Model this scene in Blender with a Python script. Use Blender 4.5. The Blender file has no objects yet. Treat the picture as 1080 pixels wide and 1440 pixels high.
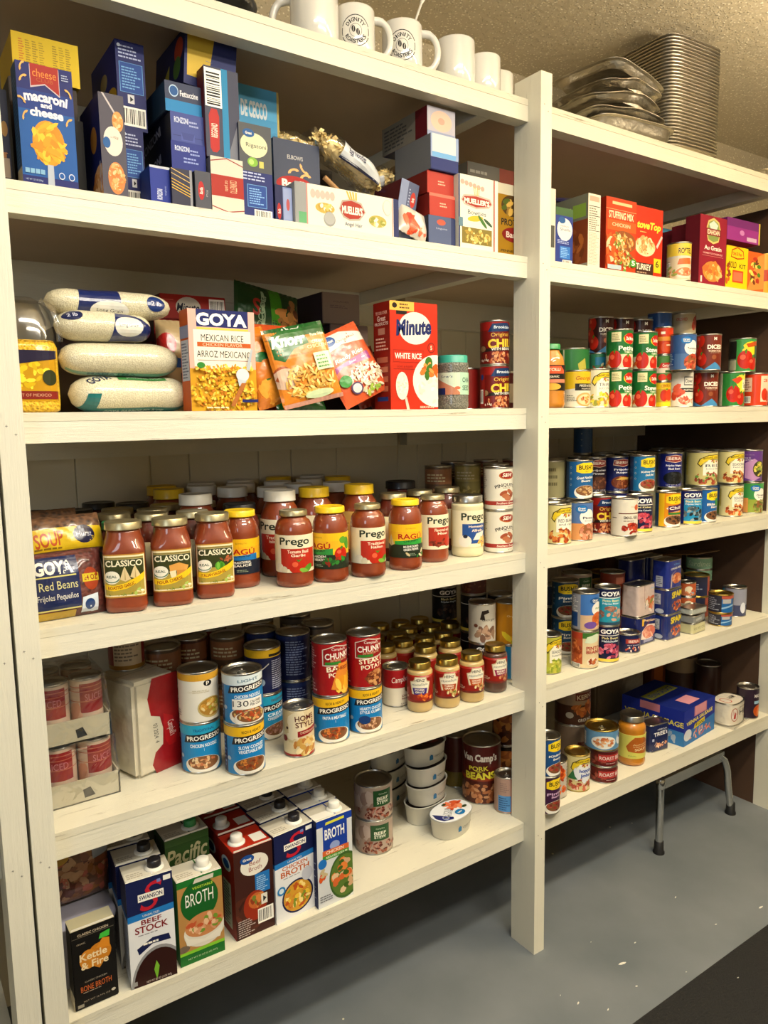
import bpy, bmesh, math, random
import numpy as np
from math import sin, cos, pi, atan2, radians as RAD, sqrt, hypot
from mathutils import Vector, Matrix
# all building is done in centimetres; meshes are written in metres
# world: x runs along the shelving to the right, y runs into the shelves, z up; post fronts at y = 0
CM = 0.01
COL = bpy.context.scene.collection
CAM = (-21.3294, -134.0614, 146.9344); YAW, PITCH, ROLL, FPX = 0.6012, -0.1231, -0.0172, 1053.17
_f = np.array([sin(YAW)*cos(PITCH), cos(YAW)*cos(PITCH), sin(PITCH)])
_r = np.array([cos(YAW), -sin(YAW), 0.0]); _u = np.cross(_r, _f)
_R = cos(ROLL)*_r + sin(ROLL)*_u; _U = -sin(ROLL)*_r + cos(ROLL)*_u
_C = np.array(CAM)
SZ = [0, 223.48, 186.47, 149.08, 111.71, 74.16, 36.77]       # shelf top heights
BAY = 118.1; X3 = 244.0; FRONT = 4.1; DEEP = 65.0; PLY = 1.5; RAIL = 3.7
def X_at(u, y, z):        # x of the point seen in photo column u on the line (y, z)
    n = FPX*_R - (u-540)*_f
    return CAM[0] - (n[1]*(y-CAM[1]) + n[2]*(z-CAM[2]))/n[0]
def Z_at(v, x, y):        # height of the point of the upright (x, y) seen in photo row v
    n = FPX*_U + (v-720)*_f
    return CAM[2] - (n[0]*(x-CAM[0]) + n[1]*(y-CAM[1]))/n[2]
def G(u, v, z):           # point of the level z seen at (u, v)
    d = _f + _R*(u-540)/FPX - _U*(v-720)/FPX
    t = (z-CAM[2])/d[2]
    return _C + t*d
def lin(h):
    h = h.lstrip('#')
    if len(h) == 3: h = ''.join(c*2 for c in h)
    o = []
    for i in (0, 2, 4):
        c = int(h[i:i+2], 16)/255
        o.append(c/12.92 if c <= .04045 else ((c+.055)/1.055)**2.4)
    return (*o, 1.0)
# ------------------------------------------------------------------ materials
def newmat(name):
    m = bpy.data.materials.new(name); m.use_nodes = True
    nt = m.node_tree; b = nt.nodes['Principled BSDF']; return m, nt, b
def pm(name, col, rough=.5, metal=0, coat=0, bump=0, scale=20, var=0, coatrough=.05, spec=.5, detail=4):
    m, nt, b = newmat(name)
    b.inputs['Base Color'].default_value = lin(col); b.inputs['Roughness'].default_value = rough
    b.inputs['Metallic'].default_value = metal; b.inputs['Coat Weight'].default_value = coat
    b.inputs['Coat Roughness'].default_value = coatrough; b.inputs['Specular IOR Level'].default_value = spec
    if bump or var:
        tc = nt.nodes.new('ShaderNodeTexCoord'); no = nt.nodes.new('ShaderNodeTexNoise')
        no.inputs['Scale'].default_value = scale; no.inputs['Detail'].default_value = detail
        nt.links.new(tc.outputs['Object'], no.inputs['Vector'])
        if bump:
            bp = nt.nodes.new('ShaderNodeBump'); bp.inputs['Strength'].default_value = bump; bp.inputs['Distance'].default_value = .01
            nt.links.new(no.outputs['Fac'], bp.inputs['Height']); nt.links.new(bp.outputs['Normal'], b.inputs['Normal'])
        if var:
            mx = nt.nodes.new('ShaderNodeMix'); mx.data_type = 'RGBA'
            c = lin(col); mx.inputs[6].default_value = tuple(max(0, k*(1-var)) for k in c[:3])+(1,); mx.inputs[7].default_value = tuple(min(1, k*(1+var)) for k in c[:3])+(1,)
            nt.links.new(no.outputs['Fac'], mx.inputs[0]); nt.links.new(mx.outputs[2], b.inputs['Base Color'])
    return m
def printmat(name, rough, coat=0, bump=0, spec=.4):
    m, nt, b = newmat(name); b.inputs['Specular IOR Level'].default_value = spec
    a = nt.nodes.new('ShaderNodeAttribute'); a.attribute_name = 'ink'
    nt.links.new(a.outputs['Color'], b.inputs['Base Color'])
    b.inputs['Roughness'].default_value = rough; b.inputs['Coat Weight'].default_value = coat; b.inputs['Coat Roughness'].default_value = .15
    if bump:
        tc = nt.nodes.new('ShaderNodeTexCoord'); no = nt.nodes.new('ShaderNodeTexNoise'); no.inputs['Scale'].default_value = 28
        bp = nt.nodes.new('ShaderNodeBump'); bp.inputs['Strength'].default_value = bump; bp.inputs['Distance'].default_value = .01
        nt.links.new(tc.outputs['Object'], no.inputs['Vector']); nt.links.new(no.outputs['Fac'], bp.inputs['Height']); nt.links.new(bp.outputs['Normal'], b.inputs['Normal'])
    return m
def film(name, tint='#ffffff', amt=.12, bump=.5, scale=18):      # thin clear plastic
    m, nt, b = newmat(name); nt.nodes.remove(b)
    out = nt.nodes['Material Output']
    tr = nt.nodes.new('ShaderNodeBsdfTransparent'); tr.inputs[0].default_value = lin(tint)
    gl = nt.nodes.new('ShaderNodeBsdfGlossy'); gl.inputs['Roughness'].default_value = .12
    mx = nt.nodes.new('ShaderNodeMixShader'); lw = nt.nodes.new('ShaderNodeLayerWeight'); lw.inputs[0].default_value = .25
    mr = nt.nodes.new('ShaderNodeMapRange'); mr.inputs[3].default_value = amt; mr.inputs[4].default_value = .5
    tc = nt.nodes.new('ShaderNodeTexCoord'); no = nt.nodes.new('ShaderNodeTexNoise'); no.inputs['Scale'].default_value = scale; no.inputs['Distortion'].default_value = 1.2
    bp = nt.nodes.new('ShaderNodeBump'); bp.inputs['Strength'].default_value = bump; bp.inputs['Distance'].default_value = .012
    L = nt.links.new
    L(tc.outputs['Object'], no.inputs['Vector']); L(no.outputs['Fac'], bp.inputs['Height']); L(bp.outputs['Normal'], gl.inputs['Normal'])
    L(lw.outputs['Facing'], mr.inputs[0]); L(mr.outputs[0], mx.inputs[0]); L(tr.outputs[0], mx.inputs[1]); L(gl.outputs[0], mx.inputs[2]); L(mx.outputs[0], out.inputs[0])
    return m
def grain(name, c1, c2, scale=160, bump=.6, coat=.6):             # packed grains behind clear film
    m, nt, b = newmat(name); L = nt.links.new
    tc = nt.nodes.new('ShaderNodeTexCoord'); vo = nt.nodes.new('ShaderNodeTexVoronoi'); vo.inputs['Scale'].default_value = scale
    cr = nt.nodes.new('ShaderNodeValToRGB'); cr.color_ramp.elements[0].color = lin(c1); cr.color_ramp.elements[1].color = lin(c2)
    cr.color_ramp.elements[0].position = .1; cr.color_ramp.elements[1].position = .6
    bp = nt.nodes.new('ShaderNodeBump'); bp.inputs['Strength'].default_value = bump; bp.inputs['Distance'].default_value = .004; bp.invert = True
    L(tc.outputs['Object'], vo.inputs['Vector']); L(vo.outputs['Distance'], cr.inputs[0]); L(cr.outputs[0], b.inputs['Base Color'])
    L(vo.outputs['Distance'], bp.inputs['Height']); L(bp.outputs['Normal'], b.inputs['Normal'])
    b.inputs['Roughness'].default_value = .6; b.inputs['Coat Weight'].default_value = coat; b.inputs['Coat Roughness'].default_value = .12
    return m
M = {}
M['card'] = printmat('printed cardboard', .5, 0, spec=.22)
M['paper'] = printmat('printed can paper', .36, .1, spec=.35)
M['foilprint'] = printmat('printed pouch film', .3, .5, .5)
M['tin'] = pm('tinplate', '#b9b6ae', .28, 1, bump=.05, scale=40)
M['gold'] = pm('gold lacquered lid', '#b59a4e', .3, 1)
M['dullgold'] = pm('pale gold jar lid', '#b7ab86', .34, .8)
M['lidyellow'] = pm('yellow jar lid', '#e8c01c', .38, coat=.3)
M['lidwhite'] = pm('white jar lid', '#dcd8cb', .42, coat=.2)
M['lidblack'] = pm('black lid', '#17151a', .4, coat=.2)
M['lidteal'] = pm('teal plastic lid', '#2f9a86', .4)
M['lidgreen'] = pm('green jar lid', '#2f8a4c', .35)
M['sauce'] = pm('tomato sauce in glass', '#7e3006', .5, coat=1, var=.35, scale=35, coatrough=.03)
M['sauce2'] = pm('dark tomato sauce in glass', '#5c1c06', .5, coat=1, var=.3, scale=40, coatrough=.03)
M['alfredo'] = pm('cream sauce in glass', '#d9cfa6', .5, coat=1, var=.06, scale=30, coatrough=.03)
M['gravy'] = pm('pale gravy in glass', '#b79b62', .5, coat=1, var=.1, scale=30, coatrough=.03)
M['gravyb'] = pm('brown gravy in glass', '#4a2a1c', .5, coat=1, var=.1, scale=30, coatrough=.03)
M['curry'] = pm('orange sauce in glass', '#b8740f', .5, coat=1, var=.25, scale=45, coatrough=.03)
M['ceramic'] = pm('glazed white ceramic', '#d8d6cf', .12, coat=.6)
M['white_plastic'] = pm('white plastic', '#dcdad0', .4, coat=.3)
M['black'] = pm('black rubber', '#0c0c0d', .6)
M['blackbag'] = pm('black plastic sheet', '#0b0b0c', .3, bump=.5, scale=30)
M['chrome'] = pm('chromed steel', '#c9c8c4', .14, 1)
M['foil'] = pm('aluminium foil', '#c8c2b4', .34, 1, bump=.2, scale=60)
M['foilx'] = pm('crumpled aluminium foil', '#c8c2b4', .33, 1, bump=.6, scale=28)
M['film'] = film('clear plastic film'); M['clear'] = film('clear rigid plastic', amt=.08, bump=.15, scale=6)
M['shrink'] = film('wrinkled shrink film', amt=.16, bump=1.0, scale=14)
M['rice'] = grain('white rice in film', '#b4aa8a', '#d6cfb2', 420, .3)
M['beans'] = grain('dried red beans in film', '#3a1512', '#5f2a22', 110)
M['beansp'] = grain('dried mixed beans in film', '#2a1a14', '#6c4a30', 90)
M['yrice'] = grain('yellow rice in tub', '#b98a08', '#e0b51a', 220)
M['noodle'] = pm('dry egg noodles', '#ecd494', .5, coat=.3)
M['kraft'] = pm('brown corrugated card', '#8a6b48', .8, var=.12, scale=30)
M['whitecard'] = pm('white tray card', '#b9b39c', .7, var=.05, scale=12)
M['chia'] = grain('chia seeds', '#3a3a34', '#77766a', 300, coat=.8)
# painted shelf timber
def paint(name, col, wear=.5, dirt='#6a5f48', mp_=(.25, 3, 3)):
    m, nt, b = newmat(name); L = nt.links.new; N = nt.nodes.new
    tc = N('ShaderNodeTexCoord'); n1 = N('ShaderNodeTexNoise'); n1.inputs['Scale'].default_value = 3; n1.inputs['Detail'].default_value = 6
    mp = N('ShaderNodeMapping'); mp.inputs['Scale'].default_value = mp_
    n2 = N('ShaderNodeTexNoise'); n2.inputs['Scale'].default_value = 26; n2.inputs['Detail'].default_value = 8; n2.inputs['Roughness'].default_value = .7
    L(tc.outputs['Object'], n1.inputs['Vector']); L(tc.outputs['Object'], mp.inputs[0]); L(mp.outputs[0], n2.inputs['Vector'])
    r1 = N('ShaderNodeValToRGB'); e = r1.color_ramp.elements; e[0].position = .3; e[0].color = (*[k*.9 for k in lin(col)[:3]], 1); e[1].position = .7; e[1].color = lin(col)
    L(n1.outputs['Fac'], r1.inputs[0])
    r2 = N('ShaderNodeValToRGB'); e = r2.color_ramp.elements; e[0].position = .66-.06*wear; e[0].color = (0, 0, 0, 1); e[1].position = .72; e[1].color = (wear, wear, wear, 1)
    L(n2.outputs['Fac'], r2.inputs[0])
    mx = N('ShaderNodeMix'); mx.data_type = 'RGBA'; L(r2.outputs[0], mx.inputs[0]); L(r1.outputs[0], mx.inputs[6]); mx.inputs[7].default_value = lin(dirt)
    L(mx.outputs[2], b.inputs['Base Color']); b.inputs['Roughness'].default_value = .42
    bp = N('ShaderNodeBump'); bp.inputs['Strength'].default_value = .35; bp.inputs['Distance'].default_value = .004
    L(n2.outputs['Fac'], bp.inputs['Height']); L(bp.outputs['Normal'], b.inputs['Normal'])
    return m
M['paint'] = paint('white painted timber', '#dcd8c6', .35)
M['paintv'] = paint('white painted timber post', '#dcd8c6', .3, mp_=(3, 3, .25))
M['plyunder'] = pm('painted underside with shade', '#bca68c', .5, var=.12, scale=6)  # white painted board; its shade and a pinkish cast are put into the colour
M['plyedge'] = paint('worn painted board edge', '#d6d1bd', 1.0, '#6b5c40')
# ------------------------------------------------------------------ mesh collector
class MB:
    def __init__(s): s.v = []; s.f = []; s.c = []; s.m = []; s.sm = []
    def face(s, pts, col=None, mi=0, smooth=False):
        n = len(s.v); s.v += [tuple(p) for p in pts]; s.f.append(tuple(range(n, n+len(pts)))); s.c.append(col); s.m.append(mi); s.sm.append(smooth)
    def grid(s, P, cu=False, cv=False, col=None, mi=0, smooth=True):      # P rows of points
        n = len(s.v); R_, C_ = len(P), len(P[0])
        for r in P: s.v += [tuple(p) for p in r]
        for i in range(R_ if cv else R_-1):
            for j in range(C_ if cu else C_-1):
                a = n+i*C_+j; b_ = n+i*C_+(j+1) % C_; c = n+((i+1) % R_)*C_+(j+1) % C_; d = n+((i+1) % R_)*C_+j
                s.f.append((a, b_, c, d)); s.c.append(col if not callable(col) else col(i, j)); s.m.append(mi); s.sm.append(smooth)
    def box(s, x0, y0, z0, x1, y1, z1, col=None, mi=0):
        p = [(x0,y0,z0),(x1,y0,z0),(x1,y1,z0),(x0,y1,z0),(x0,y0,z1),(x1,y0,z1),(x1,y1,z1),(x0,y1,z1)]
        for q in ((0,3,2,1),(4,5,6,7),(0,1,5,4),(1,2,6,5),(2,3,7,6),(3,0,4,7)): s.face([p[i] for i in q], col, mi)
    def tube(s, pts, r, seg=10, col=None, mi=0, cap=True):
        pts = [Vector(p) for p in pts]; rings = []; up = Vector((0, 0, 1)); pn = None
        for i, p in enumerate(pts):
            t = (pts[min(i+1, len(pts)-1)]-pts[max(i-1, 0)]).normalized()
            if pn is None:
                a = up if abs(t.z) < .9 else Vector((1, 0, 0)); nx = t.cross(a).normalized()
            else: nx = (pn - t*pn.dot(t)).normalized()
            pn = nx; ny = t.cross(nx); rr = r[i] if isinstance(r, (list, tuple)) else r
            rings.append([p+(nx*cos(k*2*pi/seg)+ny*sin(k*2*pi/seg))*rr for k in range(seg)])
        s.grid(rings, cu=True, col=col, mi=mi)
        if cap: s.face(rings[0][::-1], col, mi); s.face(rings[-1], col, mi)
    def lathe(s, prof, seg=40, rf=None, col=None, mi=0, cap=True, cx=0, cy=0):
        rings = [[(cx+r*(rf(a) if rf else 1)*cos(a), cy+r*(rf(a) if rf else 1)*sin(a), z) for a in (2*pi*k/seg for k in range(seg))] for r, z in prof]
        s.grid(rings, cu=True, col=col, mi=mi)
        if cap:
            if prof[0][0] > .01: s.face(rings[0][::-1], col, mi)
            if prof[-1][0] > .01: s.face(rings[-1], col, mi)
    def mesh(s, name, mats):
        me = bpy.data.meshes.new(name)
        me.from_pydata([(a*CM, b*CM, c*CM) for a, b, c in s.v], [], s.f)
        for m in (mats if isinstance(mats, (list, tuple)) else [mats]): me.materials.append(M[m] if isinstance(m, str) else m)
        me.polygons.foreach_set('material_index', s.m); me.polygons.foreach_set('use_smooth', s.sm)
        if any(c is not None for c in s.c):
            ca = me.color_attributes.new('ink', 'FLOAT_COLOR', 'CORNER'); buf = []; cache = {}
            for f, c in zip(s.f, s.c):
                if c not in cache: cache[c] = lin(c or '#808080')
                buf += list(cache[c])*len(f)
            ca.data.foreach_set('color', buf)
        me.update(); return me
    def obj(s, name, mats, parent=None):
        o = bpy.data.objects.new(name, s.mesh(name, mats)); COL.objects.link(o)
        if parent: o.parent = parent
        return o
def empty(name): o = bpy.data.objects.new(name, None); o.empty_display_size = .02; COL.objects.link(o); return o
def tag(o, label=None, cat=None, group=None, kind=None):
    if label: o['label'] = label
    if cat: o['category'] = cat
    if group: o['group'] = group
    if kind: o['kind'] = kind
    return o
def put(o, x, y, z, rz=0, rx=0, ry=0):
    o.rotation_mode = 'XYZ'; o.location = (x*CM, y*CM, z*CM); o.rotation_euler = (rx, ry, rz); return o
def dup(o):
    c = o.copy(); COL.objects.link(c)
    for ch in list(o.children):
        k = ch.copy(); COL.objects.link(k); k.parent = c
        for g in list(ch.children): h = g.copy(); COL.objects.link(h); h.parent = k
    return c
# ------------------------------------------------------------------ artwork printed on packages
_tc = {}
def textpolys(t, bold=0):
    k = (t, bold)
    if k in _tc: return _tc[k]
    cu = bpy.data.curves.new('t', 'FONT'); cu.body = t; cu.resolution_u = 2 if len(t) > 8 else 3; cu.offset = .022*bold; cu.fill_mode = 'BOTH'
    ob = bpy.data.objects.new('t', cu); me = bpy.data.meshes.new_from_object(ob)
    vs = [v.co[:2] for v in me.vertices]; fs = [[vs[i] for i in p.vertices] for p in me.polygons]
    bpy.data.objects.remove(ob); bpy.data.curves.remove(cu); bpy.data.meshes.remove(me)
    if vs:
        x0 = min(v[0] for v in vs); x1 = max(v[0] for v in vs); y0 = min(v[1] for v in vs); y1 = max(v[1] for v in vs)
        w, h = max(x1-x0, 1e-6), max(y1-y0, 1e-6)
        fs = [[((x-x0)/w-.5, (y-y0)/h-.5) for x, y in f] for f in fs]
    _tc[k] = fs; return fs
def ell(cx, cy, rx, ry, n=16, a=0):
    return [(cx+rx*cos(t)*cos(a)-ry*sin(t)*sin(a), cy+rx*cos(t)*sin(a)+ry*sin(t)*cos(a)) for t in (2*pi*i/n for i in range(n))]
# commands, in fractions of the panel (x of a can label: -1..1 is the half turn seen from its front)
def R(x0, y0, x1, y1, c): return ('P', [(x0,y0),(x1,y0),(x1,y1),(x0,y1)], c)
def E(x, y, rx, ry, c, n=22, a=0): return ('P', ell(x, y, rx, ry, n, a), c)
def P(pts, c): return ('P', pts, c)
def T(x, y, w, h, t, c, b=1, rot=0, arc=0, sh=0): return ('T', x, y, w, h, t, c, b, rot, arc, sh)
def F(x, y, rx, ry, cols, n=30, s=.22, seed=1, el=1.6): return ('F', x, y, rx, ry, cols, n, s, seed, el)
def ML(x0, y0, x1, y1, n, c, seed=1): return ('M', x0, y0, x1, y1, n, c, seed)
def BC(x0, y0, x1, y1, horiz=False): return ('B', x0, y0, x1, y1, horiz)
def BOWL(x, y, rx, ry, cols, bowl='#e9e6dc', n=26, s=.22, seed=2): return [E(x, y-ry*.25, rx, ry, bowl), E(x, y, rx*.86, ry*.72, '#7a5030'), F(x, y, rx*.84, ry*.7, cols, n, s, seed)]
def flat(cmds):
    o = []
    for c in cmds:
        if isinstance(c, list): o += flat(c)
        else: o.append(c)
    return o
def artprims(cmds, W, H, x0=0, y0=0):        # -> list of (list of polygons in cm, colour)
    out = []
    px = lambda p: (x0+p[0]*W, y0+p[1]*H)
    for c in flat(cmds):
        k = c[0]
        if k == 'P': out.append(([[px(p) for p in c[1]]], c[2]))
        elif k == 'T':
            _, x, y, w, h, t, col, b, rot, arc, sh = c; w *= W; h *= H; X, Y = px((x, y)); a = RAD(rot); ps = []
            for f in textpolys(t, b):
                q = []
                for (tx, ty) in f:
                    ax, ay = tx*w+sh*ty*h, ty*h
                    if arc: Rr = arc*H; th = ax/Rr; ax, ay = (Rr+ay)*sin(th), (Rr+ay)*cos(th)-Rr
                    q.append((X+ax*cos(a)-ay*sin(a), Y+ax*sin(a)+ay*cos(a)))
                ps.append(q)
            out.append((ps, col))
        elif k == 'F':
            _, x, y, rx, ry, cols, n, s, seed, el = c; rnd = random.Random(seed*7+n); sz = s*min(rx*W, ry*H)
            for i in range(n):
                a = rnd.uniform(0, 2*pi); d = sqrt(rnd.random())*.88
                cx, cy = px((x+rx*d*cos(a), y+ry*d*sin(a)))
                out.append(([ell(cx, cy, sz*el*rnd.uniform(.7, 1.2), sz*rnd.uniform(.6, 1.1), 7, rnd.uniform(0, pi))], cols[i % len(cols)]))
        elif k == 'M':
            _, ax, ay, bx, by, n, col, seed = c; rnd = random.Random(seed); st = (by-ay)/n; ps = []
            for i in range(n):
                y = by-(i+.8)*st; x = ax; e = ax+(bx-ax)*rnd.uniform(.6, 1)
                while x < e:
                    w = (bx-ax)*rnd.uniform(.08, .2); ps.append([px(p) for p in ((x, y), (min(x+w, e), y), (min(x+w, e), y+st*.45), (x, y+st*.45))]); x += w+(bx-ax)*.03
            out.append((ps, col))
        elif k == 'B':
            _, ax, ay, bx, by, hz = c; rnd = random.Random(int(ax*97)+5); out.append(([[px(p) for p in ((ax,ay),(bx,ay),(bx,by),(ax,by))]], '#efece2')); ps = []; t = .05
            while t < .92:
                w = rnd.choice((.015, .03, .045))
                q = ((ax+(bx-ax)*t, ay+(by-ay)*.12), (ax+(bx-ax)*(t+w), ay+(by-ay)*.12), (ax+(bx-ax)*(t+w), by-(by-ay)*.1), (ax+(bx-ax)*t, by-(by-ay)*.1)) if not hz else \
                    ((ax+(bx-ax)*.1, ay+(by-ay)*t), (bx-(bx-ax)*.1, ay+(by-ay)*t), (bx-(bx-ax)*.1, ay+(by-ay)*(t+w)), (ax+(bx-ax)*.1, ay+(by-ay)*(t+w)))
                ps.append([px(p) for p in q]); t += w+rnd.choice((.02, .03, .04))
            out.append((ps, '#1a1a1a'))
    return out
def clipx(poly, x, keep_left, ax=0):
    out = []; n = len(poly)
    for i in range(n):
        a, b = poly[i], poly[(i+1) % n]; ia = (a[ax] <= x) == keep_left or a[ax] == x; ib = (b[ax] <= x) == keep_left or b[ax] == x
        if ia: out.append(a)
        if ia != ib:
            t = (x-a[ax])/(b[ax]-a[ax]); out.append((a[0]+(b[0]-a[0])*t, a[1]+(b[1]-a[1])*t))
    return out
def clipbox(poly, x0, x1, y0, y1):
    for x, kl, ax in ((x0, False, 0), (x1, True, 0), (y0, False, 1), (y1, True, 1)):
        poly = clipx(poly, x, kl, ax)
        if len(poly) < 3: return []
    return poly
def slices(poly, step, ax=0):
    lo = min(p[ax] for p in poly); hi = max(p[ax] for p in poly); k = math.floor(lo/step)+1; rest = poly
    while k*step < hi-1e-6:
        l = clipx(rest, k*step, True, ax)
        if len(l) >= 3: yield l
        rest = clipx(rest, k*step, False, ax)
        if len(rest) < 3: return
        k += 1
    yield rest
LAY = .0016
def paint_flat(mb, cmds, W, H, fn, mi=0, start=.012):     # fn(x, y, off) -> 3D point
    for i, (ps, col) in enumerate(artprims(cmds, W, H)):
        off = start+LAY*i
        for p in ps:
            p = clipbox(p, 0, W, 0, H)
            if len(p) >= 3: mb.face([fn(x, y, off) for x, y in p], col, mi)
def paint_wrap(mb, cmds, r, z0, z1, seg=48, rf=None, mi=0, start=.012, lim=2.0):   # label centre faces -y
    half = pi/2*r; H = z1-z0; step = 2*pi*r/seg
    for i, (ps, col) in enumerate(artprims(cmds, half, H, 0, 0)):
        off = start+LAY*i
        for p in ps:
            p = clipbox(p, -lim*half, lim*half, 0, H)
            if len(p) < 3: continue
            for q in slices(p, step):
                pts = []
                for x, y in q:
                    a = x/r-pi/2; k = round(a/(2*pi/seg)); f = a/(2*pi/seg)
                    lo, hi = math.floor(f+1e-9), math.floor(f+1e-9)+1; t = f-lo
                    if t < 1e-6: t = 0
                    A0, A1 = lo*2*pi/seg, hi*2*pi/seg; r0 = r*(rf(A0) if rf else 1)+off; r1 = r*(rf(A1) if rf else 1)+off
                    pts.append(((1-t)*r0*cos(A0)+t*r1*cos(A1), (1-t)*r0*sin(A0)+t*r1*sin(A1), z0+y))
                mb.face(pts, col, mi)
# ------------------------------------------------------------------ package builders (origin at base centre, front towards -y)
def mk_box(name, w, d, h, base, front=(), left=(), top=(), right=(), mat='card', bev=.12):
    bm = bmesh.new(); bmesh.ops.create_cube(bm, size=1)
    for v in bm.verts: v.co = (v.co.x*w, v.co.y*d, (v.co.z+.5)*h)
    bmesh.ops.bevel(bm, geom=bm.edges[:], offset=bev, segments=2, affect='EDGES')
    mb = MB(); sides = base if isinstance(base, dict) else {'*': base}
    for f in bm.faces:
        n = f.normal; k = 'left' if n.x < -.7 else 'right' if n.x > .7 else 'front' if n.y < -.7 else 'top' if n.z > .7 else '*'
        mb.face([v.co[:] for v in f.verts], sides.get(k, sides['*']))
    bm.free()
    if front: paint_flat(mb, front, w, h, lambda x, y, o: (x-w/2, -d/2-o, y))
    if left: paint_flat(mb, left, d, h, lambda x, y, o: (-w/2-o, d/2-x, y))
    if right: paint_flat(mb, right, d, h, lambda x, y, o: (w/2+o, x-d/2, y))
    tp = list(top) if top else [R(0, .49, 1, .5, '#00000022'[:7])]
    paint_flat(mb, tp, w, d, lambda x, y, o: (x-w/2, y-d/2, h+o))
    return mb.obj(name, mat)
SEG = 48
def mk_can(name, r, h, base, art=(), tab=False, rim='tin', z0=.35, z1=None, z_lid=None, ribs=False, open_dark=False):
    e = empty(name); mb = MB(); z1 = h-.45 if z1 is None else z1
    prof = [(0, .25), (r-.35, .25), (r-.3, 0), (r-.08, 0), (r+.06, .1), (r+.06, .26), (r-.06, .36), (r-.06, h-.46), (r+.07, h-.32), (r+.07, h-.1), (r, h), (r-.18, h), (r-.26, h-.12), (r-.3, h-.5), (r-.75, h-.52), (r-.85, h-.42), (r*.55, h-.42), (r*.5, h-.47), (0, h-.47)]
    mb.lathe(prof, SEG, mi=0); mb.obj('can_body', rim, e)
    lb = MB(); n = 2
    if ribs:
        pr = []; k = 22
        for i in range(k+1):
            t = i/k; pr.append((r-.0+.05*sin(t*pi*12)*(1 if .25 < t < .8 else 0), z0+(z1-z0)*t))
    else: pr = [(r, z0), (r, z1)]
    lb.lathe(pr, SEG, col=base, cap=False)
    # edge returns so the paper reads as a sleeve
    lb.lathe([(r-.05, z0), (r, z0)], SEG, col=base, cap=False); lb.lathe([(r, z1), (r-.05, z1)], SEG, col=base, cap=False)
    if art: paint_wrap(lb, art, r, z0, z1, SEG, start=.06 if ribs else .012)
    lb.obj('label', 'paper', e)
    if tab:
        tb = MB(); R2 = .95; zt = h-.36
        pts = [(1.1*cos(a)*.9, -r*.38+1.0*sin(a)*1.15, zt) for a in (2*pi*i/16 for i in range(16))]
        tb.tube(pts+[pts[0]], .1, 6); tb.box(-.5, -r*.38+.5, zt-.06, .5, -r*.38+1.5, zt+.08); tb.lathe([(.28, zt), (.28, zt+.14), (0, zt+.16)], 10, cy=-r*.38+1.5)
        tb.obj('pull_tab', 'tin', e)
    return e
def squircle(n):
    def f(a): return (abs(cos(a))**n+abs(sin(a))**n)**(-1/n)
    return f
def mk_jar(name, r, h, content, art, base, lid, zl, lidr=None, lidh=1.5, neck=.72, rf=None, lm='paper', span=2.0, shoulder=.78, glass_name='glass_jar'):
    e = empty(name); lidr = lidr or r*.8; hb = h-lidh
    sh = h*shoulder; R0 = r
    body = [(0, .3), (R0*.7, .15), (R0*.86, 0), (R0*.95, .25), (R0, .9), (R0, 1.4), (R0*.985, 1.9), (R0*.985, sh-1.2), (R0, sh-.6), (R0*.985, sh), (R0*.93, sh+(hb-sh)*.35), (R0*.84, sh+(hb-sh)*.62), (lidr*.93, hb-.5), (lidr*.9, hb), (0, hb)]
    mb = MB(); seg = SEG
    rings = []
    for rr, z in body:
        k = min(1, max(0, (sh+(hb-sh)*.3-z)/(hb-sh)*2)) if rf else 0
        rings.append([(rr*(1+(rf(a)-1)*k if rf else 1)*cos(a), rr*(1+(rf(a)-1)*k if rf else 1)*sin(a), z) for a in (2*pi*i/seg for i in range(seg))])
    mb.grid(rings, cu=True); mb.obj(glass_name, content, e)
    lb = MB(); z0, z1 = zl; q = r*1.006
    if span >= 2: lb.lathe([(q-.1, z0), (q, z0), (q, z1), (q-.1, z1)], seg, rf=rf, col=base, cap=False)
    else: paint_wrap(lb, [R(-span, 0, span, 1, base)], q, z0, z1, seg, rf=rf, start=.0, lim=span)
    paint_wrap(lb, art, q, z0, z1, seg, rf=rf, start=.014, lim=span); lb.obj('label', lm, e)
    ld = MB(); n = 80
    pr = [(lidr*.96, hb+.02), (lidr+.04, hb+.0), (lidr+.08, hb+.15), (lidr+.02, hb+.3), (lidr+.02, h-.18), (lidr-.12, h), (lidr-.35, h), (lidr-.5, h-.1), (0, h-.1)]
    ld.lathe(pr, n, rf=lambda a: 1+.006*(1 if int(a/(2*pi)*n+.5) % 2 else -1)); ld.obj('lid', lid, e)
    return e
def pillow_fn(w, h, t, pw=3.2, seed=0, amp=.12, flat_back=False, seam=.05):
    rnd = random.Random(seed); ph = [(rnd.uniform(.4, 1.3), rnd.uniform(.4, 1.3), rnd.uniform(0, 6), rnd.uniform(.4, 1)) for _ in range(7)]
    def f(x, y, side=1):
        a = min(1, abs(2*x/w)); b = min(1, abs(2*y/h)/(1-seam) if seam else abs(2*y/h)); b = min(1, b)
        k = max(0, 1-a**pw)**.55*max(0, 1-b**pw)**.6
        n = sum(q*sin(x*fx*1.3+p)*cos(y*fy*1.3+p*2) for fx, fy, p, q in ph)/5
        z = t/2*k*(1+amp*n)+.02
        return z*(side if not (flat_back and side < 0) else -.35)
    return f
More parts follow.
